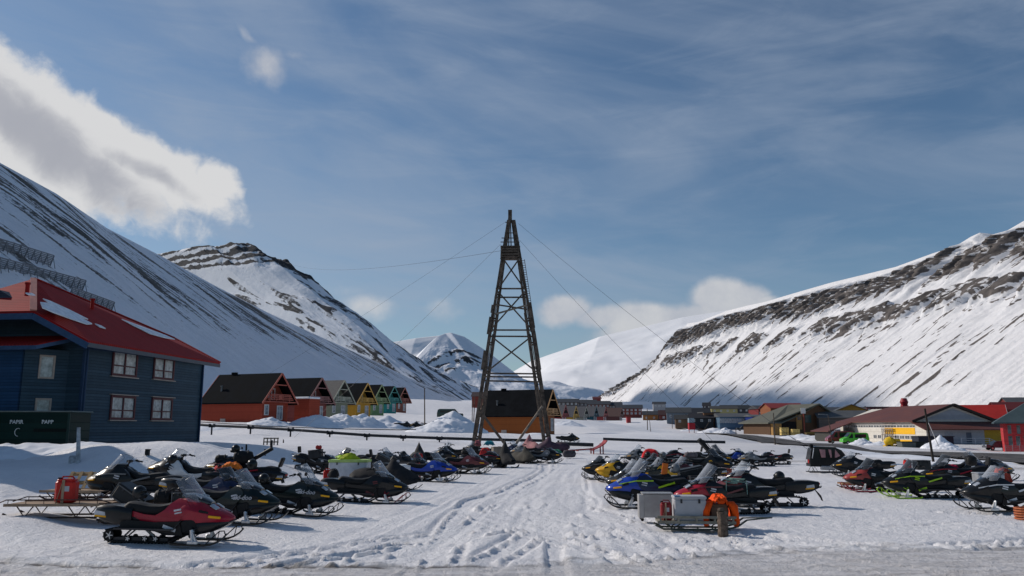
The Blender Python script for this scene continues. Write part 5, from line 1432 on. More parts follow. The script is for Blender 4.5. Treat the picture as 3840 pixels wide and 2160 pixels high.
helmet('dark helmet hung at the tail end beside the smoked windshield', (c.x + .55, c.y - .6, c.z + .72), R(120), 'black', 1.2)
t = thing('rifle_tube', 'black tube slung slanting upward behind the bags', 'tube', (c.x + .35, c.y, c.z + 1.0), R(-4))
m = MB(); m.tube([(0, 0, 0), (.75, 0, .42)], .075, 10); m.build('tube_body', BLK, t); m = MB(); m.tube([(.70, 0, .38), (.70, 0, .72)], .05, 8); m.build('tube_end', BLK, t)
helmet('dark helmet on the seat of the white arched snowmobile', P(640, 1838) + Vector((0, 0, .88)), R(180), 'black', 1.1)
d = P(1310, 1822)
case('big white cool box with a lime green lid between the parked snowmobiles', (d.x, d.y, d.z + .28), R(-3), (1.62, .80, .82), pm('cool_box_white', (.50, .52, .55), .5, var=.12), pm('lime_lid', (.38, .52, .16), .5), name='cool_box')
sledge('sledge carrying the big white cool box', (d.x, d.y, d.z), R(-3), 2.2, .85, .25, rail=False)
cloth('yellow green jacket lying on the lime lid', (d.x - .05, d.y + .1, d.z + 1.20), R(10), (.95, .6), fabric('yellow_green_nylon', (.38, .44, .02)), drop=.15, peak=.18)
e = P(1190, 1772)
case('tall black box at the rear of the back row with a red can on it', (e.x - .1, e.y, e.z + .75), R(-5), (.70, .5, .46), BLKBOX, name='plastic_box', tilt=R(-6))
bag('small red bag on top of the tall black box', (e.x + .02, e.y, e.z + 1.22), R(5), (.34, .26, .22), fabric('red_nylon', (.45, .03, .03)), 7)
jerrycan('red fuel can lying beside the white cool box', (P(1225, 1858) + Vector((0, 0, .45))), R(20), .85)
bag('upright black bag between the red can and the cool box', P(1248, 1862) + Vector((0, 0, .45)), R(80), (.3, .34, .52), VINYL, 9)
# --- middle cluster towards the tower
GM = 'snowmobiles crowded at the foot of the tower'
put(make_sled('blue and white snowmobile with a pink stake beside it', 'blue', 'blue', ws=.5, group=GM, tailc='white'), 1600, 1806, -8)
put(make_sled('black snowmobile loaded with upturned black cases left of the blue one', 'black', 'black', ws=.3, wst='smoke', twoup=True, group=GM), 1475, 1778, -6)
put(make_sled('dark maroon snowmobile behind the blue one', 'maroon', 'maroon', ws=.48, group=GM), 1735, 1775, -8)
put(make_sled('black snowmobile with chrome mirrors behind the maroon one', 'black', 'black', ws=.42, mirrors=True, group=GM), 1700, 1727, 172)
put(make_covered('tall black cone shaped cover standing nearest in the tower cluster', fabric('black_cover', (.02, .02, .022)), .75, GM, 5), 1885, 1752, -60, .95)
put(make_covered('dark olive covered snowmobile beside the black cone', fabric('olive_cover', (.045, .042, .035)), .25, GM, 7), 1960, 1738, -50, .9)
put(make_covered('purple covered snowmobile right of the tower leg', fabric('purple_cover', (.075, .045, .065)), .30, GM, 9), 2072, 1698, 176, 1.05)
put(make_covered('pinkish tarpaulin covered snowmobile against the right tower leg', fabric('pink_cover', (.30, .14, .15)), .5, GM, 11), 1990, 1692, 120, 1.0)
put(make_sled('low dark snowmobile at the right end of the tower cluster', 'black', 'grey', ws=.2, wst='smoke', group=GM), 2035, 1736, -3, .95)
put(make_sled('navy snowmobile between the tower legs', 'navy', 'navy', ws=.45, group=GM), 1905, 1712, -12, .95)
put(make_sled('black snowmobile partly under the left tower leg', 'black', 'black', ws=.45, group=GM), 1790, 1716, 170, .95)
put(make_sled('grey snowmobile behind the dark olive cover', 'grey', 'grey', ws=.45, group=GM), 1975, 1716, 175, .9)
put(make_covered('small dark covered snowmobile left of the tower cluster', fabric('black_cover2', (.028, .028, .03)), .55, GM, 13), 1565, 1742, -70, .9)
put(make_sled('dark snowmobile at the back of the blue one', 'black', 'black', ws=.35, wst='smoke', group=GM), 1640, 1742, -5, .95)
put(make_sled('black snowmobile between the upturned cases and the blue one', 'black', 'black', ws=.40, wst='smoke', group=GM), 1530, 1794, -10, .95)
put(make_sled('black snowmobile right behind the maroon one, loaded with a dark bag', 'black', 'black', ws=0, twoup=True, group=GM), 1810, 1752, -6, .95)
bag('dark bag on the loaded snowmobile right behind the maroon one', P(1810, 1752) + Vector((-.6, -.1, .9)), R(10), (.7, .5, .45), VINYL, 41)
put(make_sled('snowmobile with a grey hood at the back of the left row by the green lid', 'grey', 'black', ws=.42, group=GL), 1420, 1750, -8, .92)
put(make_sled('black snowmobile behind the yellow nosed one', 'black', 'black', ws=.35, wst='smoke', mirrors=True, group=GRR), 2490, 1788, 174, .95)
put(make_sled('dark snowmobile behind the framed boxes, only its hood showing', 'black', 'maroon', ws=.40, group=GRR), 2600, 1818, 176, .95)
f = P(1475, 1778)
case('black case standing open on its edge, left of the blue snowmobile', (f.x - .55, f.y, f.z + .62), R(-6), (.9, .55, .36), BLKBOX, frame=FRM, tilt=R(28), name='plastic_box')
case('second upturned black case leaning on the first one', (f.x + .15, f.y - .1, f.z + .55), R(-6), (.7, .55, .34), BLKBOX, frame=FRM, tilt=R(35), name='plastic_box')
helmet('helmet on the seat of the second lettered black snowmobile', P(1082, 1926) + Vector((-.75, -.05, .86)), R(30), 'black', 1.0)
bag('small black pouch on the handlebars of the maroon snowmobile', P(1735, 1775) + Vector((.1, 0, 1.0)), R(20), (.4, .3, .25), VINYL, 42)
helmet('black helmet beside the upturned cases', (f.x + .55, f.y - .2, f.z + .95), R(20))
g = P(1565, 1775)
bag('red bag behind the blue snowmobile', (g.x + .05, g.y, g.z + .78), R(0), (.48, .34, .30), fabric('red_nylon', (.45, .03, .03)), 12)
cloth('orange vest left of the red bag', (g.x - .42, g.y - .1, g.z + .78), R(0), (.42, .32), fabric('orange_nylon', (.70, .17, .02)), drop=.3, seed=8)
t = thing('marker_stake', 'pink red marker stake leaning in front of the blue snowmobile', 'stake', P(1574, 1797), 0)
m = MB(); m.beam((0, 0, 0), (-.03, 0, .80), .05, .03); m.build('stake', PAINT['pink'], t)
h = P(1820, 1722)
cloth('red coat heaped in front of the left tower leg', (h.x, h.y, h.z + .85), R(0), (1.0, .7), fabric('red_nylon', (.45, .03, .03)), drop=.6, seed=9)
cloth('turquoise jacket on a seat behind the red coat', (h.x + .2, h.y + 3.6, h.z + 1.3), R(0), (.9, .6), fabric('turquoise_nylon', (.02, .22, .28)), drop=.3, seed=10, )
cloth('red and white blanket beside the turquoise jacket', (h.x - .75, h.y + 3.6, h.z + 1.35), R(0), (.6, .5), fabric('redwhite_nylon', (.35, .10, .11)), drop=.4, seed=11)
cloth('green and white cloth on a seat at the right end of the tower cluster', P(2085, 1712) + Vector((0, 0, .55)), R(0), (1.0, .6), fabric('green_nylon', (.05, .20, .13)), drop=.25, seed=12)
bag('grey duffel bag at the far right of the tower cluster', P(2135, 1716), R(0), (1.1, .6, .6), fabric('grey_nylon', (.07, .065, .075)), 14)
case('beige board box behind the black cone cover', P(1868, 1735) + Vector((0, 1, .6)), R(15), (.9, .7, .5), pm('beige_board', (.20, .17, .14), .8), name='crate', cat='crate', latches=False)
# planks on the ground in front of the maroon sled
t = thing('ski_pole', 'long pale pole lying on the snow in front of the maroon snowmobile', 'pole', P(1730, 1775) + Vector((0, -1.2, .22)), R(6)); m = MB(); m.tube([(-1.0, 0, 0), (1.0, 0, .12)], .035, 6); m.build('shaft', pm('pale_timber', (.2, .17, .14), .8), t)

# red snow plough blade on legs
def plough():
    p = P(2215, 1702); t = thing('snow_plough', 'red plough blade tilted on its frame beside the pipeline end', 'plough', p, R(4))
    rd = pm('plough_red', (.26, .03, .03), .5, var=.25)
    m = MB(); rings = []
    for i in range(9):
        a = i / 8; rings.append([(1.3 * a + .25 * math.sin(a * 3), y, .35 + .85 * a) for y in (-.9, .9)] + [(1.3 * a + .25 * math.sin(a * 3) + .05, y, .30 + .85 * a) for y in (.9, -.9)])
    m.loft(rings); m.build('blade', rd, t)
    for x in (.15, 1.0): m = MB(); m.beam((x, -.7, .9 if x > .5 else .5), (x, -.7, 0), .10); m.build('leg', rd, t)
    for x in (.15, 1.0): m = MB(); m.beam((x, .7, .9 if x > .5 else .5), (x, .7, 0), .10); m.build('leg', rd, t)
    m = MB(); m.beam((.3, 0, .45), (-2.2, 0, .28), .12); m.beam((-1.2, -.5, .30), (-1.2, .5, .30), .1); m.build('draw_bar', rd, t)
plough()
# --- right rows
put(make_sled('black snowmobile facing left at the near left end of the middle row', 'black', 'black', ws=.28, wst='smoke', group=GRR), 2290, 1798, 172, .95)
put(make_sled('yellow nosed snowmobile facing left beside the black one', 'yellow', 'black', panel='yellow', ws=.40, group=GRR), 2350, 1808, 174, .98)
put(make_sled('silver grey snowmobile at the back left of the middle row', 'grey', 'black', ws=.45, group=GRR), 2420, 1742, 172, .98)
put(make_sled('snowmobile under the bright red jacket in the middle row', 'black', 'black', ws=0, group=GRR), 2470, 1758, 172, .95)
i_ = P(2440, 1762)
cloth('bright red jacket draped over a snowmobile in the middle row', (i_.x, i_.y, i_.z + 1.05), R(-8), (1.4, 1.0), fabric('bright_red_nylon', (.60, .02, .025)), drop=.75, seed=21, peak=.22)
put(make_sled('black snowmobile with raised handlebars right of the red jacket', 'black', 'black', ws=.0, twoup=True, group=GRR), 2560, 1748, 174, .98)
put(make_sled('dark snowmobile with a slanted smoked windshield in the middle row', 'black', 'black', ws=.5, wst='smoke', group=GRR), 2660, 1752, -8, 1.0)
put(make_sled('black and yellow snowmobile facing right beside the rusty crate', 'black', 'black', panel='black', ws=.42, wst='smoke', deco='yellow', group=GRR), 2640, 1782, -12, 1.05)
put(make_sled('blue and black snowmobile alone behind the middle row', 'navy', 'blue', ws=.3, group=GRR), 2745, 1746, 5, .92)
put(make_sled('small grey snowmobile far right of the middle row', 'grey', 'grey', ws=.22, group=GRR), 2840, 1748, 178, .85)
put(make_sled('black snowmobile tail at the far end of the middle row', 'black', 'black', ws=0, twoup=True, group=GRR), 2905, 1742, 178, .8)
j = P(2590, 1768)
sledge('long black freight sledge with a white side pole', (j.x - .1, j.y, j.z), R(-4), 3.0, .9, .34)
case('long black freight box on the sledge in the middle row', (j.x - .1, j.y, j.z + .36), R(-4), (2.4, .8, .38), BLKBOX, name='freight_box')
case('long dark freight box left of the first one', (j.x - 2.2, j.y + .4, j.z + .36), R(-4), (1.7, .8, .40), BLKBOX, name='freight_box')
sledge('dark sledge under the left freight box', (j.x - 2.2, j.y + .4, j.z), R(-4), 2.0, .85, .34)
bag('grey and red rucksack lying on the black freight box', (j.x + .05, j.y, j.z + .75), R(0), (.8, .5, .36), fabric('grey_red_nylon', (.14, .12, .13)), 22)
helmet('dark helmet on the left freight box', (j.x - 2.4, j.y + .3, j.z + .80), R(160), 'black', 1.1)
helmet('grey helmet right end of the left freight box', (j.x - 1.5, j.y + .3, j.z + .80), R(200), 'grey', 1.1)
t = thing('antenna_pack', 'tall black folded seat frame sticking up over the middle row', 'frame', P(2640, 1762) + Vector((0, 0, .75)), R(10))
m = MB(); m.beam((.7, 0, 0), (-.25, 0, 1.05), .30, .22); m.build('frame_pad', VINYL, t); m = MB(); m.tube([(.9, -.2, 0), (0, -.2, 1.0), (0, .2, 1.0), (.9, .2, 0)], .02, 5); m.build('frame_tube', STEEL, t)
case('rusty red crate beside the black and yellow snowmobile', P(2722, 1795) + Vector((0, 0, .12)), R(-12), (.52, .45, .40), pm('rust_red', (.24, .06, .04), .7, var=.3), name='crate', cat='crate', latches=False, tilt=R(8))
# near right machines
put(make_sled('blue snowmobile with lime flashes on its seat, facing left with a tall clear windshield', 'blue', 'navy', ws=.52, striped_='lime', group=GRR, spring='white', tailc='black'), 2460, 1903, 179, 1.08)
put(make_sled('black and yellow snowmobile just behind the blue one', 'black', 'black', ws=.48, group=GRR), 2420, 1862, 178, .98)
put(make_sled('red nosed snowmobile half hidden behind the white cool box, green rope on its tail', 'red', 'black', ws=.55, wst='clear', group=GRR, striped_='maroon', flap=True), 2715, 1925, 176, 1.0)
put(make_sled('dark maroon snowmobile with a long seat and raised tail, right of the orange jacket', 'maroon', 'black', ws=.42, group=GRR, tailc='black', longt=.12, flap=True), 2855, 1898, 172, 1.08)
put(make_sled('green and yellow marked snowmobile behind the blue seat', 'tealblack', 'yellow', ws=.42, group=GRR, mirrors=True), 2510, 1822, 176, .92)
k = P(2600, 1862)
case('black box in a grey tube frame behind the blue seat', (k.x, k.y, k.z + .55), R(-3), (.85, .6, .52), BLKBOX, frame=FRM, tilt=R(-12), name='plastic_box')
case('lower black box in a slanting grey frame in front of the upper one', (k.x + .2, k.y - .6, k.z + .40), R(-3), (.9, .5, .40), BLKBOX, frame=FRM, name='plastic_box')
helmet('helmet between the orange tube and the framed box', (k.x - .65, k.y - .1, k.z + .9), R(190), 'grey', 1.1)
t = thing('shovel', 'orange red snow shovel blade standing behind the blue seat', 'shovel', (k.x - 1.1, k.y - .2, k.z + .8), R(0), tilt=(0, R(8)))
m = MB(); m.box((0, 0, .22), (.22, .04, .42), bev=.015); m.build('blade', PAINT['orange'], t); m = MB(); m.tube([(0, 0, 0), (.05, 0, -.6)], .018, 5); m.build('handle', STEEL, t)
bag('tall black bag on end right of the framed box', (k.x + .75, k.y + .1, k.z + .45), R(80), (.4, .42, .78), VINYL, 31)
helmet('helmet on the raised tail of the dark maroon snowmobile', P(2860, 1898) + Vector((.62, .05, .80)), R(150), 'black', 1.15)
# stacked boxes and the front sledge
STEELBOX = pm('stainless_sheet', (.40, .39, .38), .42, .55, var=.12, nscale=2)
l_ = P(2462, 1955)
t = thing('steel_cabinet', 'open sided stainless cabinet on small castors at the left of the white box', 'cabinet', (l_.x, l_.y + .15, l_.z), R(-4))
m = MB(); m.box((.05, 0, .42), (.80, .50, .62), bev=.01); m.build('cabinet_body', STEELBOX, t)
m = MB(); m.box((-.40, -.02, .40), (.14, .54, .62), bev=.01); m.build('side_door', STEELBOX, t)
m = MB(); m.box((.05, 0, .75), (.84, .54, .025)); m.build('cabinet_top', STEELBOX, t)
for sx in (-.38, .38):
    for sy in (-.2, .2):
        m = MB(); m.lathe((sx, sy - .02, .05), (0, 1, 0), [(0, .045), (.04, .045)], 10); m.beam((sx, sy, .05), (sx, sy, .11), .03); m.build('castor', RUB, t)
n_ = P(2610, 1984)
pale = pm('grey_green_wood', (.24, .225, .18), .75, var=.25)
fs = sledge('pale wooden cargo sledge in front carrying the white box and the orange jacket', (n_.x - .02, n_.y, n_.z), R(-5), 1.95, .66, .20, wood=pale, rail=False, steel=pm('sledge_green', (.09, .10, .08), .6, var=.3))
m = MB()
for x in (-.9, -.45, 0, .45, .9): m.beam((x, -.35, .0 + .20), (x, -.35, .33), .05)
m.beam((-.98, -.36, .33), (.98, -.36, .33), .04, .06); m.build('side_board', pale, fs)
zt = n_.z + .217
gw = lambda x, y=0: (n_.x + x, n_.y + y, zt)
case('grey white cool box with blue corner tape in the middle of the front sledge', gw(-.16), R(-4), (.80, .54, .62), pm('cool_box_grey', (.40, .40, .42), .5, var=.08), name='cool_box')
jerrycan('dark red fuel can strapped left of the grey white cool box', gw(-.76, -.05), R(-3), .84, strap=True, col=(.22, .018, .02))
t = thing('blue_tape', 'blue tape corner on the lid of the grey white cool box', 'tape', (n_.x - .50, n_.y - .22, zt + .625), R(-4)); m = MB(); m.box((0, 0, 0), (.14, .12, .02)); m.build('tape_strip', pm('tape_blue', (.02, .16, .34), .5), t)
case('brown cardboard box under the orange jacket on the front sledge', gw(.58), R(-4), (.44, .44, .42), pm('cardboard', (.17, .10, .065), .8, var=.15), name='cardboard_box', latches=False)
def orange_jacket():
    t = thing('jacket', 'bright orange jacket hung over the cardboard box with its sleeves down', 'jacket', gw(.60), R(-4)); mt = fabric('safety_orange', (.90, .085, .004)); t.scale = (.88, .88, .86)
    m = MB(); n1, n2 = 41, 20; V_ = []
    for i in range(n1):
        a = math.pi * i / (n1 - 1)
        for j in range(n2):
            v = j / (n2 - 1) * 2 - 1
            low = abs(math.cos(a)) ** 2.5
            rx = .31 + .05 * math.sin(v * 4) + .09 * low; x = -math.cos(a) * rx; z = .40 + math.sin(a) ** .6 * .30 - low * .36
            x += .025 * math.sin(v * 9 + i * .7) * (.3 + low); z += .030 * math.sin(i * 1.05 + v * 5) + .018 * math.sin(v * 17 + i)
            if v < -.3 and .25 < i / (n1 - 1) < .75: z -= .10 * (-v - .3) * (1 + .5 * math.sin(i * 1.9))
            V_.append((x, v * (.36 - .08 * low), z))
    m.add(V_, [(i * n2 + j, i * n2 + j + 1, (i + 1) * n2 + j + 1, (i + 1) * n2 + j) for i in range(n1 - 1) for j in range(n2 - 1)])
    o = m.build('jacket_body', mt, t, smooth='all', fix=False); md = o.modifiers.new('thick', 'SOLIDIFY'); md.thickness = .03
    for s_ in (-1, 1):
        m = MB(); rings = []; pts = [(.30, -.26, .56), (.36, -.32, .44), (.41, -.34, .28), (.42, -.34, .12), (.44, -.33, -.02), (.42, -.33, -.12)]
        for k_, (x, y, z) in enumerate(pts):
            r_ = (.10, .115, .10, .095, .08, .075)[k_]; rings.append([(s_ * x + r_ * math.cos(q * .7) * (1 + .16 * math.sin(q * 3 + k_ * 2)), y + r_ * .8 * math.sin(q * .7) * (1 + .16 * math.cos(q * 2 + k_)), z + .015 * math.sin(q + k_)) for q in range(9)])
        m.loft(rings); m.build('sleeve', mt, t, smooth='all')
    m = MB(); m.tube([(-.13, -.24, .66), (-.04, -.34, .55), (.06, -.34, .55), (.14, -.24, .66), (.10, -.02, .72), (-.10, -.02, .72)], .055, 8, closed=True); m.build('collar', mt, t, smooth=True)
orange_jacket()
q = P(2712, 2003); t = thing('wooden_post', 'short weathered wooden stump standing in the snow in front of the sledge', 'post', (q.x, q.y, q.z - .05), R(12))
m = MB(); prof = []; 
for k_ in range(8): prof.append((k_ * .082, .125 + .01 * math.sin(k_ * 2.1)))
m.lathe((0, 0, 0), (0, 0, 1), prof, 11); m.build('post_body', pm('stump_wood', (.115, .085, .065), .9, var=.45, nscale=9, bump=.8, bscale=22), t)
m = MB(); m.box((-.03, 0, .62), (.17, .10, .10), bev=.03); m.build('split_top', pm('stump_wood', (.115, .085, .065), .9), t)
# green rope on the tail of the red nosed one
t = thing('rope', 'tangled pale green rope over the tail of the red nosed snowmobile', 'rope', P(2715, 1925) + Vector((.35, 0, .93)), 0)
r_ = random.Random(2); pts = [(r_.uniform(-.35, .35), r_.uniform(-.28, .22), r_.uniform(-.05, .10)) for _ in range(26)]; m = MB(); m.tube([Vector(p) for p in pts], .014, 5); m.tube([(-.3, -.25, .05), (-.34, -.30, -.4)], .012, 5); m.tube([(.3, -.25, .05), (.30, -.30, -.35)], .012, 5); m.build('rope_coil', pm('green_rope', (.20, .32, .28), .8), t)
# --- far right group
def cabin():
    t = thing('passenger_sledge', 'black enclosed passenger sledge with pink tinted side windows', 'sledge', P(3105, 1772), R(-8))
    m = MB(); poly = [(-1.05, .35), (-1.05, .75), (-.92, 1.35), (-.70, 1.45), (.35, 1.42), (.70, 1.25), (1.05, .75), (1.15, .45), (.9, .32)]
    rings = []
    for y, k_, dz in ((-.48, .94, .0), (-.52, 1.0, 0), (0, 1.0, .03), (.52, 1.0, 0), (.48, .94, .0)):
        rings.append([(x * k_, y * (1 - .16 * max(0, z - .8)), .35 + (z - .35) * (k_ * .3 + .7) + (dz if z > 1.2 else 0)) for x, z in poly])
    m.loft(rings); b = m.build('cabin_body', PAINT['black'], t, smooth=True)
    pk = pm('pink_window', (.42, .20, .20), .2, var=.2)
    for x0, x1, x2, x3 in ((-.50, -.18, -.20, -.42), (-.02, .14, .14, .06), (.35, .60, .40, .30)):
        m = MB(); m.prism([(x2 if 0 else x3, -.515, .85), (x2, -.515, .85), (x1, -.47, 1.28 if x1 < .5 else .95), (x0, -.47, 1.30)], (0, 0, 0), (0, -.012, 0)); m.build('side_window', pk, t)
    m = MB(); m.beam((-.92, -.53, .8), (-.80, -.49, 1.36), .05, .03); m.build('bright_strip', DECAL, t)
    m = MB(); m.box((-1.06, -.2, .62), (.03, .26, .2)); m.build('rear_light', REDREF, t)
    m = MB(); m.box((-1.06, .2, .62), (.03, .26, .2)); m.build('number_plate', DECAL, t)
    m = MB(); m.box((-.1, -.45, .28), (.75, .3, .22), bev=.03); m.build('step_box', ALU, t)
    for s_ in (-1, 1):
        m = MB(); y = s_ * .45; m.tube([(-1.1, y, .03), (1.0, y, .03), (1.25, y, .14)], .025, 6); m.build('runner', STEEL, t)
        m = MB()
        for x in (-.8, .7): m.tube([(x - .18, y, .02), (x, y, .36), (x + .18, y, .02)], .02, 5)
        m.build('strut', STEEL, t)
    m = MB(); m.tube([(-.9, 0, 1.42), (-1.9, -.2, 1.95)], .012, 4); m.build('whip_antenna', STEEL, t)
    m = MB(); m.box((-.85, 0, 1.50), (.22, .4, .16), bev=.04); m.build('roof_lamp', BLK, t)
cabin()
GF = 'snowmobiles parked at the right edge of the lot'
put(make_sled('plain black snowmobile directly right of the passenger sledge', 'black', 'black', ws=.34, group=GF), 3235, 1788, 176, 1.02)
put(make_sled('black snowmobile with a faded red hood and red skis', 'pink', 'black', ws=.45, wst='smoke', ski='red', tri='red', deco='white', group=GF), 3305, 1843, 172, .96)
put(make_sled('black snowmobile with bright lime skis and lime flank stripes', 'black', 'black', ski='lime', tri='lime', ws=.45, wst='smoke', striped_='lime', marker=True, deco='lime', group=GF, spring='lime'), 3470, 1868, 174, 1.0)
put(make_sled('dark snowmobile behind the lime one with a smoked windshield', 'black', 'black', ws=.48, wst='smoke', tri='lime', group=GF, twoup=True), 3590, 1830, 176, 1.0)
put(make_sled('black snowmobile facing right with a clear windshield behind the lime one', 'navy', 'black', ws=.50, group=GF), 3610, 1808, -6, 1.0)
put(make_sled('large black snowmobile cut off by the right picture edge', 'black', 'black', ws=.42, marker=False, group=GF, deco='white'), 3800, 1916, 176, 1.02)
put(make_sled('dark snowmobile behind the aluminium box at the right', 'grey', 'black', ws=0, group=GF), 3690, 1800, -4, .95)
o_ = P(3720, 1842)
sledge('wooden cargo sledge carrying the aluminium box', (o_.x, o_.y, o_.z), R(-3), 2.2, .85, .26, rail=False)
case('aluminium transport box with a red strap near the right edge', (o_.x - .1, o_.y, o_.z + .28), R(-6), (1.0, .6, .46), pm('aluminium_box', (.36, .38, .41), .4, .4, var=.12), name='metal_box')
cloth('red and brown pack on the end of the aluminium box', (o_.x + .45, o_.y, o_.z + .88), R(20), (.6, .6), fabric('brick_nylon', (.36, .05, .03)), drop=.5, seed=33)
cloth('crimson cloth on the seat behind the lime snowmobile', P(3575, 1828) + Vector((0, 0, .92)), R(0), (.6, .5), fabric('crimson_nylon', (.42, .02, .06)), drop=.3, seed=34)
jerrycan('small red fuel can left of the smoked windshield at the right', P(3408, 1812) + Vector((0, 0, .55)), R(0), .9)
case('black case on the lime snowmobile in front of its rider seat', P(3465, 1842) + Vector((0, 0, .85)), R(0), (.55, .45, .38), BLKBOX, name='plastic_box')
bag('round black bag behind the lime snowmobile', P(3650, 1818) + Vector((0, 0, .82)), R(80), (.45, .45, .45), VINYL, 35)
p_ = P(3225, 1832); sledge('low wooden sledge sticking out in front of the red skied snowmobile', (p_.x, p_.y, p_.z), R(-8), 1.6, .8, .2, wood=pm('ochre_wood', (.34, .19, .09), .7, var=.3), rail=False)
t = thing('coiled_cable', 'coil of orange brown cable on the snow at the right edge', 'cable', P(3850, 1950), 0)
m = MB(); 
for z_ in range(5): m.tube([(.28 * math.cos(R(a)), .28 * math.sin(R(a)), .04 + z_ * .07) for a in range(0, 360, 24)], .025, 5, closed=True)
m.build('cable_coil', pm('orange_cable', (.40, .11, .04), .6), t)
# ------------------------------------------------------------------ raised pipeline on posts
PIPE = pm('pipe_cladding', (.022, .026, .032), .5, .2, var=.25)
def pipeline(label, pts, posts, r=.30, hgt=None):
    base = Vector(pts[0]); t = thing('pipeline', label, 'pipeline', base)
    m = MB(); m.tube([Vector(p) - base for p in pts], r, 10); m.build('pipe', PIPE, t, smooth=True)
    for p in posts:
        p = Vector(p); g = gz(p.x, p.y); m = MB()
        m.box((p.x - base.x, p.y - base.y, (p.z - r * 1.1 + g - .3) / 2 - base.z), (.16, .16, p.z - r * 1.1 - g + .3)); m.box((p.x - base.x, p.y - base.y, p.z - r * 1.15 - base.z), (.55, .5, .08)); m.build('support_post', PIPE, t)
        m = MB()
        for s_ in (-1, 1): m.box((p.x - base.x + s_ * .28, p.y - base.y, p.z - base.z), (.09, 2 * r + .2, 2 * r + .12))
        m.build('clamp', PIPE, t)
    return t
pp_ = [W(735, 1592, 104), W(795, 1596, 103), W(940, 1602, 101), W(1090, 1611, 99), W(1237, 1622, 97), W(1376, 1632, 96), W(1512, 1638, 95), W(1648, 1643, 94), W(1780, 1647, 93), W(1915, 1650, 92.5), W(2060, 1653, 92)]
pipeline('long dark pipeline on short posts running from the blue house to the tower', pp_, [pp_[i] for i in (1, 2, 3, 4, 5, 6, 7)], .17)
p2 = [W(2090, 1648, 96), W(2210, 1658, 95)]
pipeline('short dark pipe piece lying beside the red plough', [W(2085, 1664, 90), W(2225, 1668, 89)], [], .20)
p3 = [W(2262, 1646, 100), W(2400, 1651, 99), W(2550, 1655, 98), W(2720, 1658, 97)]
pipeline('dark pipeline stretch right of the plough ending in open snow', p3, [], .17)
pipeline('thin second pipe running behind the first pipeline', [W(745, 1582, 118), W(1000, 1598, 112), W(1250, 1608, 108), W(1500, 1612, 106), W(1560, 1610, 106)], [], .06)

# ------------------------------------------------------------------ ploughed snow piles (part of the land)
PILE = pm('ploughed_snow', (.76, .78, .83), .65, var=.05, nscale=.7, bump=.9, bscale=2.2)
def pile(px, py, w, h, y=None, d=None, seed=1, rough=.35, top=None):
    p = P(px, py) if y is None else W(px, py, y)
    n = 44; u = np.linspace(-1, 1, n); U, V = np.meshgrid(u, u, indexing='ij'); d = d or w * .8
    rr = np.hypot(U, V); X = U * w / 2; Y = V * d / 2
    prof = np.clip(1 - rr, 0, 1) ** .9; nz = fbm((X + seed * 13.1) / (w * .22), (Y + seed * 7) / (d * .22), 4, seed)
    Z = h * prof * (1 - rough + 2 * rough * nz) + h * .22 * (fbm((X + seed) / (w * .07), (Y + seed) / (d * .07), 3, seed + 50) - .5) * (rr < .9) - .25 * (rr > .98)
    base = Gbase(X + p.x, Y + p.y)
    Z = Z + base - .06 - (rr > .95) * .3
    o = grid_mesh('snow_pile', np.stack([X + p.x, Y + p.y, Z], -1), PILE); return tag(o, kind='structure')
for a in ((1010, 1592, 7, 1.1, None, 1), (1195, 1593, 10, 1.9, None, 2), (1278, 1594, 8.5, 2.2, None, 3), (1358, 1596, 9, 2.1, None, 4), (1450, 1598, 10, 1.6, None, 5), (1560, 1602, 11, 1.2, None, 6), (1700, 1630, 11, 2.8, 118, 7), (1640, 1628, 10, 1.7, 116, 8),
          (2130, 1598, 10, 1.4, 190, 9), (2000, 1632, 10, .6, 130, 10), (3235, 1668, 5.5, 1.3, 152, 11), (3300, 1674, 6.5, .8, 150, 12), (3532, 1698, 6.5, 2.0, 126, 13), (3560, 1700, 5.5, 1.1, 124, 14), (2680, 1622, 12, 1.9, 260, 15), (2720, 1622, 8, 2.0, 255, 16),
          (3010, 1645, 12, 1.2, 205, 17), (3070, 1650, 12, 1.4, 200, 18), (2590, 1622, 8, .9, 300, 20), (1850, 1655, 10, .5, 104, 21), (3200, 1706, 12, .45, 100, 22), (3420, 1730, 12, .4, 84, 23), (3640, 1752, 12, .35, 72, 24), (760, 1606, 10, .6, 112, 25)):
    pile(a[0], a[1], a[2], a[3], a[4], seed=a[5])
# low bank in front of the container
for px, py, w, h, s in ((90, 1720, 6, .55, 31), (190, 1724, 4.5, .35, 32), (20, 1718, 5, .5, 33), (290, 1716, 3.2, .25, 34)): pile(px, py, w, h, 38.5, seed=s, rough=.2)

# ------------------------------------------------------------------ street poles and wires
def pole(label, px, py_b, px_t, py_t, y=None, r=.12, name='utility_pole', cat='pole', mat=None, arm=None, group=None):
    b = P(px, py_b) if y is None else W(px, py_b, y); tp = W(px_t, py_t, b.y); t = thing(name, label, cat, b, 0, group)
    m = MB(); m.tube([(0, 0, -.3), tp - b], r, 8, r * .7); m.build('shaft', mat or WOOD, t)
    if arm:
        m = MB(); d = tp - b; m.beam(d + Vector((-arm, 0, -.4)), d + Vector((arm, 0, -.4)), .08); m.build('crossarm', mat or WOOD, t)
    return t, b, tp
PG = 'utility poles of the village'
DKW = pm('dark_pole_wood', (.03, .024, .02), .8, var=.3)
pole('black leaning pole in front of the yellow banded building', 3502, 1737, 3468, 1532, None, .12, mat=DKW, group=PG)
m_t, b_, tp_2 = pole('slender grey lamp pole behind the passenger sledge', 3128, 1700, 3105, 1556, 118, .08, name='lamp_post', cat='lamp post', group=PG)
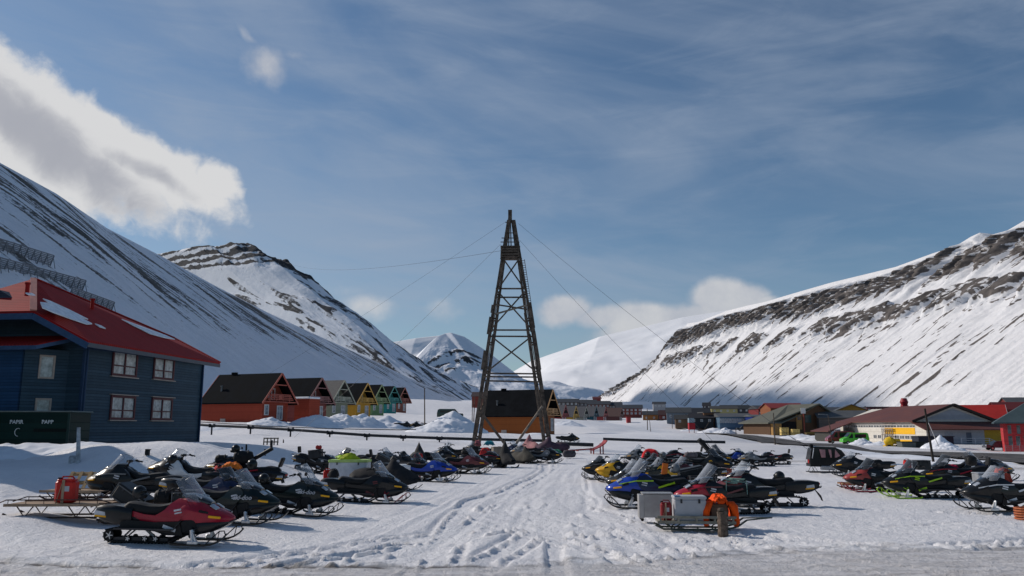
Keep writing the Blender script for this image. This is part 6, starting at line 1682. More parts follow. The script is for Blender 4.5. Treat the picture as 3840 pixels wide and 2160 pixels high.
m = MB(); m.tube([tp_2 - b_, tp_2 - b_ + Vector((-.9, 0, .12))], .05, 6); m.box(tp_2 - b_ + Vector((-1.1, 0, .10)), (.5, .16, .1)); m.build('lamp_head', pm('lamp_grey', (.3, .3, .3), .5), m_t)
pole('grey pole in front of the brown gabled building', 2907, 1667, 2900, 1548, 116, .10, group=PG)
pole('short pole by the road left of the brown building', 2761, 1644, 2759, 1604, 200, .12, group=PG)
pole('thin mast in the snow left of the orange hut', 2428, 1622, 2427, 1532, 240, .14, group=PG)
pole('stay pole leaning against the thin mast', 2441, 1626, 2436, 1575, 235, .10, group=PG)
pole('thin pole beside the red kiosk', 2521, 1604, 2520, 1552, 300, .13, group=PG)
pole('grey post with a bent head right of the red house row', 1593, 1608, 1592, 1456, 118, .10, group=PG)
pole('thin post left of the tower leg', 1776, 1592, 1780, 1486, 150, .10, group=PG)
pole('second thin post left of the tower leg', 1770, 1594, 1772, 1505, 165, .09, group=PG)
pole('thin pole between the grey huts and the kiosk', 2640, 1610, 2662, 1578, 290, .12, group=PG)
t_, b_, tp_ = pole('white sloping stay attached to the black leaning pole', 3520, 1663, 3474, 1568, P(3502, 1737).y + .3, .04, mat=WHITE, name='pole_stay', cat='stay')
# wooden post by the container, stump beside it, small things on the bank
pole('weathered grey wooden post in the snow beside the container', 295, 1733, 295, 1603, None, .10, name='wooden_post', cat='post', mat=pm('grey_post_wood', (.42, .43, .45), .85, var=.3, nscale=5))
q = P(276, 1733); t = thing('stump', 'round grey stump at the foot of the wooden post by the container', 'stump', q); m = MB(); m.lathe((0, 0, -.05), (0, 0, 1), [(0, .19), (.22, .20), (.32, .16)], 12); m.build('stump_body', pm('grey_post_wood', (.2, .21, .23), .85), t)
q = P(552, 1708); t = thing('bin', 'small black object lying on the shaded snow bank', 'bin', q); m = MB(); m.box((0, 0, .12), (.17, .16, .22), bev=.02); m.build('bin_body', BLK, t); m = MB(); m.box((.02, 0, .24), (.19, .18, .04), bev=.01); m.build('bin_lid', BLK, t)
for i, (px, py, py0, lab) in enumerate(((924, 1690, 1666, 'small dark stake in the lit snow left of the pallet, taller one'), (908, 1684, 1676, 'very short stake left of the taller stake'), (1063, 1661, 1648, 'dark stake right of the far pallet'), (994, 1708, 1684, 'dark stake sticking up behind the slanting tube'))):
    pole(lab, px, py, px, py0, None if py > 1650 else 70, .07, name='stake', cat='stake', mat=DKW)
q = P(1016, 1669); t = pallet('grey pallet standing on edge in the sunlit snow', (q.x, q.y, q.z + .25), R(2), (R(82), 0), (1.25, .7), pm('grey_pallet_wood', (.13, .12, .10), .85, var=.3))

# ------------------------------------------------------------------ vehicles in the distance
def van(label, px, py, y, rz, col, L=5.2, Wd=2.0, H=2.2, name='van', cat='van', bed=False):
    b = W(px, py, y); b.z = gz(b.x, b.y) if abs(gz(b.x, b.y) - b.z) < .6 else b.z
    t = thing(name, label, cat, b, rz); pc = pm('car_%s' % name + label[:6].strip().replace(' ', '_'), col, .3, coat=.4, var=.08)
    hx = L / 2; prof = [(-hx, .45), (-hx, 1.2), (-hx + .15, H - .15), (-hx + .5, H), (hx - 1.7, H), (hx - .95, H - .85), (hx - .1, 1.1), (hx, .9), (hx, .45)]
    if bed: prof = [(-hx, .5), (-hx, 1.15), (-.1, 1.15), (.0, H), (hx - 1.6, H), (hx - 1.1, 1.2), (hx, 1.05), (hx, .5)]
    m = MB(); m.loft([[(x, y_ * (.9 if z > 1.3 else 1) , z) for x, z in prof] for y_ in (-Wd / 2, -Wd / 2 * .96, Wd / 2 * .96, Wd / 2)]); m.build('body', pc, t)
    g = pm('car_glass', (.015, .018, .02), .1)
    for s_ in (-1, 1):
        m = MB(); ww = [(hx - 2.0, 1.25), (hx - 1.15, 1.25), (hx - 1.75, H - .25), (hx - 2.0, H - .25)] if not bed else [(.15, 1.25), (hx - 1.35, 1.25), (hx - 1.7, H - .2), (.15, H - .2)]
        m.prism([(x, s_ * Wd / 2 * 1.0, z) for x, z in ww], (0, 0, 0), (0, s_ * .01, 0))
        m.build('side_window', g, t)
        if not bed: m = MB(); m.prism([(x, s_ * Wd / 2 * 1.0, z) for x, z in ((-hx + .6, 1.3), (hx - 2.4, 1.3), (hx - 2.4, H - .3), (-hx + .6, H - .3))], (0, 0, 0), (0, s_ * .01, 0)); m.build('side_window', g, t)
    m = MB(); a = prof[4]; b2 = prof[5]; m.prism([(a[0] + .08, -Wd * .4, a[1] - .05), (b2[0] + .03, -Wd * .44, b2[1] + .05), (b2[0] + .03, Wd * .44, b2[1] + .05), (a[0] + .08, Wd * .4, a[1] - .05)], (0, 0, 0), (.03, 0, .02)); m.build('windscreen', g, t)
    for x in (-hx + .95, hx - .95):
        for s_ in (-1, 1):
            m = MB(); m.lathe((x, s_ * (Wd / 2 - .2), .36), (0, s_, 0), [(0, .33), (.02, .36), (.2, .36), (.22, .33)], 14); wl = m.build('wheel', RUB, t); m = MB(); m.lathe((x, s_ * (Wd / 2 + .02), .36), (0, s_, 0), [(0, .18), (.02, .17)], 10); m.build('rim', ALU, wl)
    for s_ in (-1, 1): m = MB(); m.box((hx - .02, s_ * .7, .85), (.06, .35, .18), bev=.01); m.build('headlight', LENS, t)
    return t
van('dark green utility vehicle parked beyond the pipeline left of the tower', 1688, 1572, 160, R(4), (.02, .05, .04), 5.2, 2.0, 2.0, name='pickup', cat='pickup', bed=False)
van('bright green van parked in front of the brown roofed building', 3205, 1668, 163, R(178), (.08, .50, .02), 5.2, 2.0, 2.3)
van('dark red van left of the bright green one', 3150, 1664, 168, R(176), (.20, .01, .02), 5.4, 2.0, 2.5)
van('dark blue car parked beside the blue office building', 2840, 1618, 262, R(10), (.02, .03, .06), 4.6, 1.9, 1.7, name='car', cat='car')
van('black car beside the dark blue one', 2790, 1616, 268, R(170), (.01, .01, .012), 4.6, 1.9, 1.6, name='car', cat='car')
van('white and blue van behind the two dark cars', 2812, 1612, 285, R(170), (.45, .48, .55), 5.2, 2.0, 2.4)
van('dark car at the right behind the snow in front of the red building', 3745, 1680, 140, R(172), (.04, .045, .06), 4.6, 1.9, 1.6, name='car', cat='car')
van('dark red car at the left house corner behind the pipeline', 742, 1576, 138, R(95), (.08, .01, .012), 4.4, 1.8, 1.5, name='car', cat='car')
van('black jeep among the dark huts near the kiosk', 2470, 1588, 370, R(170), (.01, .01, .012), 4.6, 1.9, 1.8, name='car', cat='car')
far_s = make_sled('distant dark snowmobile in the snow behind the pipeline, first from the left', 'black', 'black', ws=.3, wst='smoke', detail=1, group='distant snowmobiles behind the pipeline')
put(far_s, 1512, 1606, 10)
for px, py, h_, lab in ((1570, 1608, 170, 'distant dark snowmobile next to the grey post behind the pipeline'), (1605, 1606, 20, 'distant dark snowmobile right of the grey post behind the pipeline'),
                        (2130, 1660, 5, 'dark snowmobile just behind the purple covered one')):
    c_ = copy_tree(far_s); c_['label'] = lab; put(c_, px, py, h_)

# ------------------------------------------------------------------ village on the right
def wallm(nm, c, axis='Z', per=.2, var=.1): return striped(nm, c, axis, per, dark=.8, rough=.7, bump=.25, var=var)
BRN = pm('brown_sheet_roof', (.115, .042, .034), .6, var=.12, nscale=.3)
REDR = pm('bright_red_roof', (.36, .025, .02), .5, var=.1, nscale=.4)
GRYR = pm('grey_sheet_roof', (.095, .10, .105), .65, var=.12, nscale=.3)
OLVR = pm('olive_grey_roof', (.12, .12, .095), .7, var=.1, nscale=.3)
TEAL = pm('teal_grey_roof', (.05, .075, .085), .6, var=.12, nscale=.3)
def row_windows(par, face, xs, z, w, h, fm=None, y=0, n=None, pane=None, mull=0):
    for x in xs: window(par, (x, face, z), (1, 0, 0), (0, -1 if face < 0 else 1, 0), w, h, fm or WHITE, pane, mull=mull, t=.12)
# 1. building with the yellow bands: front corner at (3437,1667) depth 165
def yellow_building():
    A = W(3437, 1667, 162); B = W(3155, 1655, 196); d = A - B; d.z = 0; L = d.length; d.normalize()
    rz = math.atan2(d.y, d.x); zb = A.z
    t = thing('school_building', 'long white and yellow banded building with a brown hipped roof', 'building', (A.x, A.y, zb), rz)
    # local: x to the right along the front (A at 0, B at -L), y away from the viewer
    eave = W(3437, 1581, 162).z - zb; rid = W(3537, 1525, 172).z - zb; Wd = 16.0
    wm = wallm('cream_wall', (.60, .57, .51)); 
    m = MB(); m.prism([(-L, 0, -1), (-L, Wd, -1), (-L, Wd, eave), (-L, Wd / 2, rid - .1), (-L, 0, eave)], (0, 0, 0), (L, 0, 0)); m.build('wall', wm, t)
    r = MB(); o = .8
    r.prism([(-L + 9, Wd / 2, rid + .1), (.6, Wd / 2, rid + .1), (.6, -o, eave - .1), (-L - o, -o, eave - .1)], (0, 0, 0), (0, 0, .2))
    r.prism([(.6, Wd / 2, rid + .1), (-L + 9, Wd / 2, rid + .1), (-L - o, Wd + o, eave - .1), (.6, Wd + o, eave - .1)], (0, 0, 0), (0, 0, .2))
    r.prism([(-L + 9, Wd / 2, rid + .1), (-L - o, -o, eave - .1), (-L - o, Wd + o, eave - .1)], (0, 0, 0), (0, 0, .2)); ro = r.build('roof', BRN, t)
    b = MB()
    b.beam((.66, Wd / 2, rid + .2), (.66, -o, eave), .08, .5); b.beam((.66, Wd / 2, rid + .2), (.66, Wd + o, eave), .08, .5); b.each('bargeboard', pm('dark_brown_trim', (.03, .02, .018), .6), ro)
    m = MB(); m.prism([(.02, 2.0, eave + .4), (.02, Wd - 2.0, eave + .4), (.02, Wd / 2, rid - .6)], (0, 0, 0), (.03, 0, 0)); m.build('gable_panel', wallm('grey_gable', (.36, .38, .42)), t)
    # yellow bands and window rows on the front
    yl = pm('yellow_panel', (.78, .42, .015), .6, var=.06)
    zf = lambda py: W(3437, py, 162).z - zb
    m = MB(); m.box((-6.2, -.03, (zf(1604) + zf(1629)) / 2), (12.2, .08, zf(1604) - zf(1629))); m.build('yellow_panel', yl, t)
    m = MB(); m.box((-4.2, -.03, (zf(1651) + zf(1661)) / 2), (8.2, .08, zf(1651) - zf(1661))); m.build('yellow_panel', yl, t)
    zc = (zf(1588) + zf(1603)) / 2 - .15; hh = zf(1587) - zf(1602) - .25
    k = 13
    for i in range(k): window(t, (-.9 - i * (L - 1.5) / k, 0, zc), (1, 0, 0), (0, -1, 0), (L - 1.5) / k - .08, hh, WHITE, pm('dark_pane', (.10, .11, .12), .15, var=.5, nscale=1), mull=1, t=.12)
    zc = (zf(1632) + zf(1650)) / 2; hh = zf(1632) - zf(1650) - .2
    for i in range(4): window(t, (-1.1 - i * 2.1, 0, zc), (1, 0, 0), (0, -1, 0), 1.8, hh, WHITE, pm('dark_pane', (.1, .11, .12), .15), mull=1, t=.10)
    for x in (-14.8, -16.8): window(t, (x, 0, zc), (1, 0, 0), (0, -1, 0), 1.5, hh, WHITE, pm('dark_pane', (.1, .11, .12), .15), mull=1, t=.10)
    # grille frame of stored timber in front of the wall
    m = MB(); g = pm('grey_lattice', (.20, .17, .15), .8, var=.4)
    for x in range(7): m.beam((-12.6 + x * .75, -.5, .4), (-12.6 + x * .75, -.5, zf(1613)), .12)
    for z in (.8, 1.8, 2.9, 3.2, 4.0): m.beam((-12.8, -.55, z), (-7.9, -.55, z), .14)
    m.build('lattice_screen', g, t)
    # side wing with a lower lean-to roof towards the viewer on the right
    D2 = W(3490, 1662, 150); loc2 = Matrix.Rotation(-rz, 4, 'Z') @ (D2 - A)
    gg = wallm('grey_annex', (.36, .37, .40)); och = pm('ochre_panel', (.42, .26, .02), .6)
    gw = MB(); gw.prism([(.05, .3, -1.5), (4.0, .3, -1.5), (4.0, .3, 3.0), (.05, .3, 3.0)], (0, 0, 0), (0, 11.2, 0)); gw.build('annex_wall', gg, t)
    gw = MB(); gw.prism([(.05, 11.5, -1.5), (4.02, 11.5, -1.5), (4.02, 11.5, 3.0), (.05, 11.5, 3.0)], (0, 0, 0), (0, 3.8, 0)); gw.build('ochre_panel', och, t)
    m = MB(); m.prism([(.05, -.02, -1.5), (4.0, -.02, -1.5), (4.0, -.02, 3.0), (.05, -.02, eave - .25)], (0, 0, 0), (0, .3, 0)); m.build('annex_gable', wm, t)
    r = MB(); r.prism([(0.10, -.9, eave - .2), (0.10, Wd + .8, eave - .2), (5.2, Wd + .8, 2.85), (5.2, -.9, 2.85)], (0, 0, 0), (0, 0, .2)); r.build('annex_roof', BRN, t)
    m = MB(); m.box((4.03, 8.4, 1.3), (.08, 1.0, 2.2)); m.build('door', pm('slate_door', (.10, .12, .16), .6), t)
    m = MB(); m.box((4.03, 4.4, 1.1), (.08, 1.6, 3.0)); m.build('door', pm('pale_grey_door', (.28, .30, .34), .6), t)
    m = MB()
    for z in (.5, .9, 1.3): m.beam((6.2, 5.5, z), (6.2, 11.0, z), .08); m.beam((6.2, 11.0, z), (6.2, 13.5, z - 1.1), .08)
    for y in (5.5, 8.2, 11.0): m.beam((6.2, y, -.8), (6.2, y, 1.35), .12)
    m.box((5.1, 8.2, .2), (2.2, 5.4, .1)); m.build('entrance_ramp', pm('grey_white_wood', (.42, .44, .47), .7), t)
    # left low wing
    m = MB(); m.prism([(-L - 1, -6, -1), (-L + 7.5, -6, -1), (-L + 7.5, -6, 2.4), (-L - 1, -6, 2.4)], (0, 0, 0), (0, 6, 0)); m.build('garage_wall', pm('garage_dark', (.05, .05, .045), .8), t)
    r = MB(); r.prism([(-L - 2, -6.6, 2.3), (-L + 8.2, -6.6, 2.3), (-L + 8.2, -.05, 4.6), (-L + 1.5, -.05, 4.6)], (0, 0, 0), (0, 0, .2)); r.build('garage_roof', BRN, t)
    return t
yellow_building()
q = W(3392, 1530, 190); t = thing('chimney', 'tall dark red ventilation chimney with a bulbous head behind the brown roof', 'chimney', (q.x, q.y, gz(q.x, q.y)))
z0 = q.z - gz(q.x, q.y); zt_ = W(3392, 1495, 190).z - gz(q.x, q.y)
m = MB(); m.lathe((0, 0, 0), (0, 0, 1), [(-1, .6), (z0 - 2, .6)], 12); m.box((0, 0, z0), (1.3, 1.2, 1.3)); m.build('stack', pm('dark_red_steel', (.26, .02, .03), .5, var=.1), t)
m = MB(); m.lathe((0, 0, z0 + .3), (0, 0, 1), [(0, .45), (.5, .75), (1.1, .95), (1.7, .7), (2.0, .6)], 14); m.build('cowl', pm('dark_red_steel', (.26, .02, .03), .5), t, smooth=True)
def gb(label, px, py, y, L, Wd, eave, ridge, rz, wall, roof, name='building', cat='building', over=.5, trim=None, wins=None, fm=None, hip=0, wz=None, pane=None, group=None, windowed='F', **k):
    b = W(px, py, y); t = thing(name, label, cat, b, R(rz), group)
    gable(t, L, Wd, eave, ridge, wall, roof, over=over, trim=trim, hip=hip)
    if wins:
        for (n, z, w, h) in wins:
            for i in range(n):
                x = -L / 2 + L * (i + .5) / n
                window(t, (x, -Wd / 2, z), (1, 0, 0), (0, -1, 0), w, h, fm or WHITE, pane, mull=0, t=max(.1, w * .08))
    return t
# 2. brown gabled building
def brown_building():
    b = W(2955, 1626, 245); t = thing('gabled_hall', 'brown timber hall with a broad olive grey roof sloping low to the left', 'building', b, R(12))
    wl = wallm('brown_boards', (.10, .058, .035), 'X', .4); oc = wallm('ochre_boards', (.33, .19, .07), 'X', .4)
    s_ = 245 / 2987.0
    X = lambda px: (px - 2955) * s_ / math.cos(R(12)); Z = lambda py: (1626 - py) * s_
    gp = [(X(2838), -1), (X(3085), -1), (X(3085), Z(1562)), (X(3028), Z(1524)), (X(2960), Z(1553)), (X(2838), Z(1592))]
    m = MB(); m.prism([(x, -7, z) for x, z in gp], (0, 0, 0), (0, 16, 0)); m.build('wall', wl, t)
    r = MB(); th = .35
    for a, c in (((X(2824), Z(1592) + .1), (X(2870), Z(1577))), ((X(2870), Z(1577)), (X(3028), Z(1522)))): r.prism([(a[0], -8, a[1]), (c[0], -8, c[1]), (c[0], 10, c[1]), (a[0], 10, a[1])], (0, 0, 0), (0, 0, th))
    r.prism([(X(3028), -8, Z(1522)), (X(3095), -8, Z(1566)), (X(3095), 10, Z(1566)), (X(3028), 10, Z(1522))], (0, 0, 0), (0, 0, th)); r.build('roof', OLVR, t)
    # big visible roof plane towards the viewer
    r = MB(); r.prism([(X(2825), -8.6, Z(1590)), (X(2872), -8.6, Z(1590)), (X(2965), -7.2, Z(1556)), (X(3028), -7.2, Z(1524)), (X(2985), 3, Z(1524) + .2)], (0, 0, 0), (0, .1, .25)); r.build('porch_roof', OLVR, t)
    m = MB(); m.box(((X(2840) + X(2873)) / 2, -7.6, Z(1610)), (X(2873) - X(2840), 1.3, Z(1590) + 1)); m.build('porch_wall', oc, t)
    m = MB(); m.box(((X(2939) + X(2959)) / 2, -7.15, Z(1585)), (X(2959) - X(2939), .3, Z(1560) - Z(1612))); m.build('stair_bay', oc, t)
    m = MB(); m.box(((X(2875) + X(2937)) / 2, -7.03, Z(1606)), (X(2937) - X(2875), .2, Z(1586) + .5)); m.build('recess_shade', pm('painted_shade', (.012, .010, .010), .9), t)  # near-black slab: shade of a recess put into the colour, nothing is cut in
    for x0, x1, y0, y1 in ((2975, 2998, 1560, 1586), (3044, 3075, 1558, 1596)):
        window(t, ((X(x0) + X(x1)) / 2, -7, (Z(y0) + Z(y1)) / 2), (1, 0, 0), (0, -1, 0), X(x1) - X(x0), Z(y0) - Z(y1), pm('dark_green_frame', (.04, .06, .05), .6), pm('green_pane', (.05, .09, .09), .15), mull=1, t=.15)
    window(t, ((X(2942) + X(2957)) / 2, -7.32, (Z(1563) + Z(1578)) / 2), (1, 0, 0), (0, -1, 0), X(2957) - X(2942), 1.2, oc, pm('dark_pane', (.1, .11, .12), .15), mull=1, t=.12)
    return t
brown_building()
q = W(3018, 1632, 236); t = thing('sign_board', 'white board sign on a red post in front of the brown hall', 'sign', q); s_ = 236 / 2987
m = MB(); m.beam((0, 0, -.5), (0, 0, (1632 - 1552) * s_), .25); m.build('post', pm('red_post_paint', (.28, .06, .04), .6), t)
m = MB(); m.box((-.1, -.15, (1632 - 1543) * s_), (1.35, .12, 1.6)); m.build('board', WHITE, t)
q = W(3024, 1588, 234); 
for i, (px, py) in enumerate(((2942, 1632), (2983, 1634))):
    q = W(px, py, 222 - i); t = thing('pallet_stack', ('tall', 'lower')[i] + ' stack of yellow crates in front of the brown hall, ' + ('left', 'right') [i] + ' of the two', 'crate stack', q, R(5))
    ym = striped('yellow_crate_stack', (.60, .44, .16), 'Z', .45, dark=.45, bump=.3, var=.25)
    for k_ in range(3 if i == 0 else 3):
        m = MB(); m.box(((k_ - 1) * .74, 0, 1.05 - i * .15), (.66, 1.2, 2.1 - i * .35)); m.build('crate', ym, t)
q = W(3058, 1645, 215); t = thing('skip', 'dark rusty open skip behind the snow bank right of the crates', 'skip', q, R(-4)); m = MB(); m.prism([(-2.2, -.8, 0), (2.2, -.8, 0), (2.5, -.8, 1.6), (-2.5, -.8, 1.6)], (0, 0, 0), (0, 1.8, 0)); m.build('skip_body', pm('rusty_skip', (.09, .06, .025), .8, var=.4), t)
m = MB(); m.box((0, -.86, 1.52), (5.1, .1, .16)); m.build('rim', pm('skip_yellow', (.30, .22, .05), .7), t)
# 3. others, from their outline in the picture
BLUW = wallm('steel_blue_wall', (.09, .15, .22), 'Z', .5)
def flat_b(label, x0, x1, yt, yb, y, wall, roof=None, dep=10, rz=0, wins=None, parapet=.3, name='building', roofh=None, cat='building', pane=None, fm=None):
    s_ = y / 2987.0 * 1.01; b = W((x0 + x1) / 2, yb, y); L = (x1 - x0) * s_; H = (yb - yt) * s_
    t = thing(name, label, cat, b, R(rz)); rh = (roofh or 0) * s_
    m = MB(); m.box((0, dep / 2, (H - rh - 2) / 2), (L, dep, H - rh + 2)); m.build('wall', wall, t)
    r = MB()
    if roofh: r.prism([(-L / 2 - .4, -.5, H - rh), (-L / 2 - .4, dep + .5, H - rh), (-L / 2 - .4, dep / 2, H)], (0, 0, 0), (L + .8, 0, 0))
    else: r.box((0, dep / 2, H + parapet / 2), (L + .5, dep + .5, parapet))
    r.build('roof', roof or GRYR, t)
    for (n, z0, z1, f) in wins or []:
        for i in range(n):
            x = -L / 2 + L * (i + .5) / n; window(t, (x, 0, (z0 + z1) / 2 * H), (1, 0, 0), (0, -1, 0), L / n * f, (z1 - z0) * H, fm or WHITE, pane, mull=0, t=max(.10, L / n * .08))
    return t
flat_b('long steel blue office building with a row of pale windows', 2702, 2824, 1551, 1612, 310, BLUW, GRYR, 12, 0, wins=[(14, .42, .66, .62)], roofh=14)
flat_b('brown building with small windows at the left end of the blue offices', 2642, 2700, 1550, 1604, 318, wallm('rust_brown_wall', (.19, .10, .06), 'X', .5), None, 10, 0, wins=[(6, .40, .72, .45)], fm=pm('brown_frame', (.3, .2, .14), .6))
flat_b('deep blue hall between the offices and the brown hall', 2824, 2886, 1556, 1612, 300, wallm('deep_blue_wall', (.012, .03, .16)), GRYR, 12, 0, roofh=8)
flat_b('long red and dark building with a row of small windows behind the brown hall', 2847, 3002, 1520, 1560, 330, wallm('deep_red_wall', (.16, .03, .03)), pm('dark_flat_roof', (.045, .048, .055), .7), 14, 0, wins=[(12, .05, .35, .5)], roofh=14)
gb('red gable roofed house rising behind the grey office roofs', 2935, 1560, 315, 14, 9, 3.0, 4.8, 8, wallm('ochre_red_wall', (.26, .10, .05)), pm('faded_red_roof', (.26, .04, .035), .6), wins=[(6, 1.2, 1.2, 1.0)])
flat_b('long low grey roofed building above the yellow gable', 3048, 3205, 1526, 1560, 300, wallm('brown_grey_wall', (.10, .09, .085)), pm('blue_grey_roof', (.055, .06, .07), .7), 16, 0, roofh=22)
gb('yellow gabled house behind the long brown roof', 3188, 1572, 255, 10, 13, 1.8, 4.4, 75, wallm('amber_wall', (.38, .21, .04)), GRYR, over=.6, wins=None)
gb('grey roofed low house below the yellow gable', 3150, 1585, 240, 14, 9, 1.5, 3.4, -8, wallm('brown_grey_wall', (.10, .09, .085)), GRYR)
flat_b('small grey house right of the yellow gable roof', 3218, 3248, 1528, 1556, 270, wallm('pale_grey_wall', (.26, .27, .29)), GRYR, 8, 0, roofh=6)
flat_b('long dark flat building behind the dark red chimney', 3256, 3418, 1529, 1560, 290, wallm('dark_maroon_wall', (.09, .03, .035)), pm('dark_flat_roof', (.045, .048, .055), .7), 12, 0, wins=[(12, .55, .8, .4)])
for (px, py) in ((3330, 1532), (3452, 1528), (3583, 1545), (3610, 1548)):
    q = W(px, py + 8, 205); t = thing('roof_vent', {3330: 'small red vent left of the tall chimney', 3452: 'small red vent above the brown ridge', 3583: 'small dark red vent on the red roof', 3610: 'second dark red vent low on the red roof'}[px], 'vent', (q.x, q.y, q.z - .6)); m = MB(); m.lathe((0, 0, -6), (0, 0, 1), [(0, .22), (7.0, .22)], 8); m.build('pipe', pm('dark_red_steel', (.26, .02, .03), .5), t); m = MB(); m.lathe((0, 0, 1.0), (0, 0, 1), [(0, .38), (.3, .38)], 8); m.build('cap', pm('dark_red_steel', (.26, .02, .03), .5), t)
# bright red roofed gabled pair behind
for (ax, ay, y, L, lab) in ((3632, 1523, 205, 12, 'red roofed house with a grey gable, left one of the pair behind the yellow bands'), (3760, 1521, 198, 13, 'red roofed house with a patch of snow, right one of the pair')):
    q = W(ax, ay, y); zr = 9.5; t = thing('gabled_house', lab, 'house', (q.x, q.y, q.z - zr), HROT + R(-2), 'red roofed houses at the right')
    hy = 6.5; gw_ = wallm('grey_gable', (.36, .38, .42))
    m = MB(); m.prism([(-L, -hy, -3), (-L, hy, -3), (-L, hy, 4.2), (-L, 0, zr), (-L, -hy, 4.2)], (0, 0, 0), (L, 0, 0)); m.build('wall', gw_, t)
    r = MB(); k = (zr - 4.2) / hy
    for s_ in (-1, 1): r.prism([(-L - .4, s_ * .001, zr + .05), (.5, s_ * .001, zr + .05), (.5, s_ * (hy + .6), 4.2 - .6 * k), (-L - .4, s_ * (hy + .6), 4.2 - .6 * k)], (0, 0, 0), (0, 0, .2))
    ro = r.build('roof', REDR, t)
    b = MB()
    for s_ in (-1, 1): b.beam((.53, 0, zr + .1), (.53, s_ * 7.1, 4.2 - .6 * k + .1), .08, .45)
    b.each('bargeboard', pm('grey_trim', (.30, .31, .34), .6), ro)
    window(t, (0, 0, 6.2), (0, 1, 0), (1, 0, 0), 1.2, 1.6, WHITE, pm('dark_pane', (.1, .11, .12), .15))
    if ax == 3760:
        m = MB(); yy = -3.8; zz = zr - 3.8 * k + .3; m.add([(-L + .2, -1.5, zr - 1.5 * k + .3), (-L + 2.4, -1.7, zr - 1.7 * k + .3), (-L + 3.2, -5.0, zr - 5 * k + .3), (-L + 1.4, -4.6, zr - 4.6 * k + .3)], [(0, 1, 2, 3)]); m.build('roof_snow', SNOWP, ro)
flat_b('pale grey wall building between the red roofs and the road', 3680, 3762, 1578, 1648, 175, wallm('pale_blue_grey_wall', (.24, .26, .31)), GRYR, 10, 0)
gb('small grey roofed hut high at the right edge', 3815, 1532, 260, 8, 7, 1.6, 3.4, -8, wallm('dark_red_hut', (.14, .03, .03)), GRYR, name='hut', cat='hut')
gb('dark red low house behind the teal roof', 3790, 1548, 240, 10, 8, 1.0, 3.0, -8, wallm('dark_red_hut', (.14, .03, .03)), pm('maroon_roof', (.12, .02, .02), .6), name='hut', cat='hut')
# right edge building: teal roof over salmon red walls
def red_building():
    A = W(3768, 1676, 132); t = thing('teal_roofed_house', 'salmon red building with a teal grey roof at the right edge', 'house', A, R(-29)); s_ = 132 / 2987
    wl = wallm('salmon_wall', (.42, .045, .05)); H = (1676 - 1588) * s_
    m = MB(); m.box((8, 5, H / 2 - .5), (16, 10, H + 1)); m.build('wall', wl, t)
    r = MB(); r.prism([(-1.2, -1.0, H - .15), (17.2, -1.0, H - .15), (17.2, 5, H + 4.6), (6.0, 5, H + 4.6)], (0, 0, 0), (0, 0, .2)); r.prism([(-1.2, -1.0, H - .15), (6.0, 5, H + 4.6), (-1.2, 11, H - .15)], (0, 0, 0), (0, 0, .2)); r.prism([(6.0, 5, H + 4.6), (17.2, 5, H + 4.6), (17.2, 11, H - .15), (-1.2, 11, H - .15)], (0, 0, 0), (0, 0, .2)); ro = r.build('roof', TEAL, t)
    for x, z in ((3.6, H + 1.9), (4.6, H + 1.2)): m = MB(); m.box((x, 1.6 - (x == 4.6) * .9, z), (.9, .7, .1), rot=(R(38), 0, 0)); m.build('skylight', pm('skylight_grey', (.30, .35, .38), .2), ro)
    for i in range(9): window(t, (.9 + i * 1.25, 0, H - 1.1), (1, 0, 0), (0, -1, 0), .62, 1.5, wl, pm('dark_pane', (.1, .11, .12), .15), mull=0, t=.1)
    for i in range(9): window(t, (.9 + i * 1.05, 0, 1.0), (1, 0, 0), (0, -1, 0), .7, 1.6, wl, pm('dark_pane', (.1, .11, .12), .15), mull=0, t=.1)
    return t
red_building()
# yellow machine and the dark containers by the road
q = W(3345, 1680, 140); t = thing('concrete_mixer', 'yellow machine with a round drum beside the dark containers', 'machine', q, R(0)); yl = pm('machine_yellow', (.62, .40, .01), .5)
m = MB(); m.lathe((-.6, 0, 1.05), (.9, -.2, .25), [(-.6, .4), (-.2, .75), (.5, .8), (1.0, .45)], 12); m.build('drum', yl, t, smooth=True); m = MB(); m.box((.9, 0, 1.1), (.9, .9, .9), bev=.08); m.build('hood', yl, t); m = MB(); m.box((0, 0, .35), (2.6, 1.0, .25)); m.build('chassis', yl, t)
for x in (-.7, .7): m = MB(); m.lathe((x, -.55, .3), (0, 1, 0), [(0, .3), (.15, .3)], 12); m.build('wheel', RUB, t)
for i, (px, w_, lab) in enumerate(((3400, 2.4, 'grey board front container beside the yellow machine'), (3435, 2.2, 'dark container, second from the yellow machine'), (3462, 1.2, 'narrow blue grey container in the dark group'))):
    q = W(px, 1685, 134 + i); t = thing('waste_container', lab, 'container', q, R(4)); m = MB(); m.prism([(-w_ / 2 + .1, -.8, 0), (w_ / 2 - .1, -.8, 0), (w_ / 2, -.8, 1.15), (-w_ / 2, -.8, 1.15)], (0, 0, 0), (0, 1.6, 0)); m.build('body', pm('cont_%d' % i, ((.10, .11, .10), (.03, .033, .03), (.11, .13, .16))[i], .7), t); m = MB(); m.box((0, 0, 1.22), (w_ + .1, 1.75, .12)); m.build('lid', pm('slot_black', (.004, .008, .007), .8), t)
q = W(3512, 1672, 142); t = thing('low_shed', 'low dark flat shed left of the white ramp', 'shed', q, R(2)); m = MB(); m.box((-.6, 0, .7), (6.2, 2.2, 1.8)); m.build('wall', pm('dark_navy_wall', (.02, .025, .04), .7), t); m = MB(); m.box((-.6, 0, 1.66), (6.5, 2.5, .12)); m.build('roof', pm('dark_flat_roof', (.045, .048, .055), .7), t)
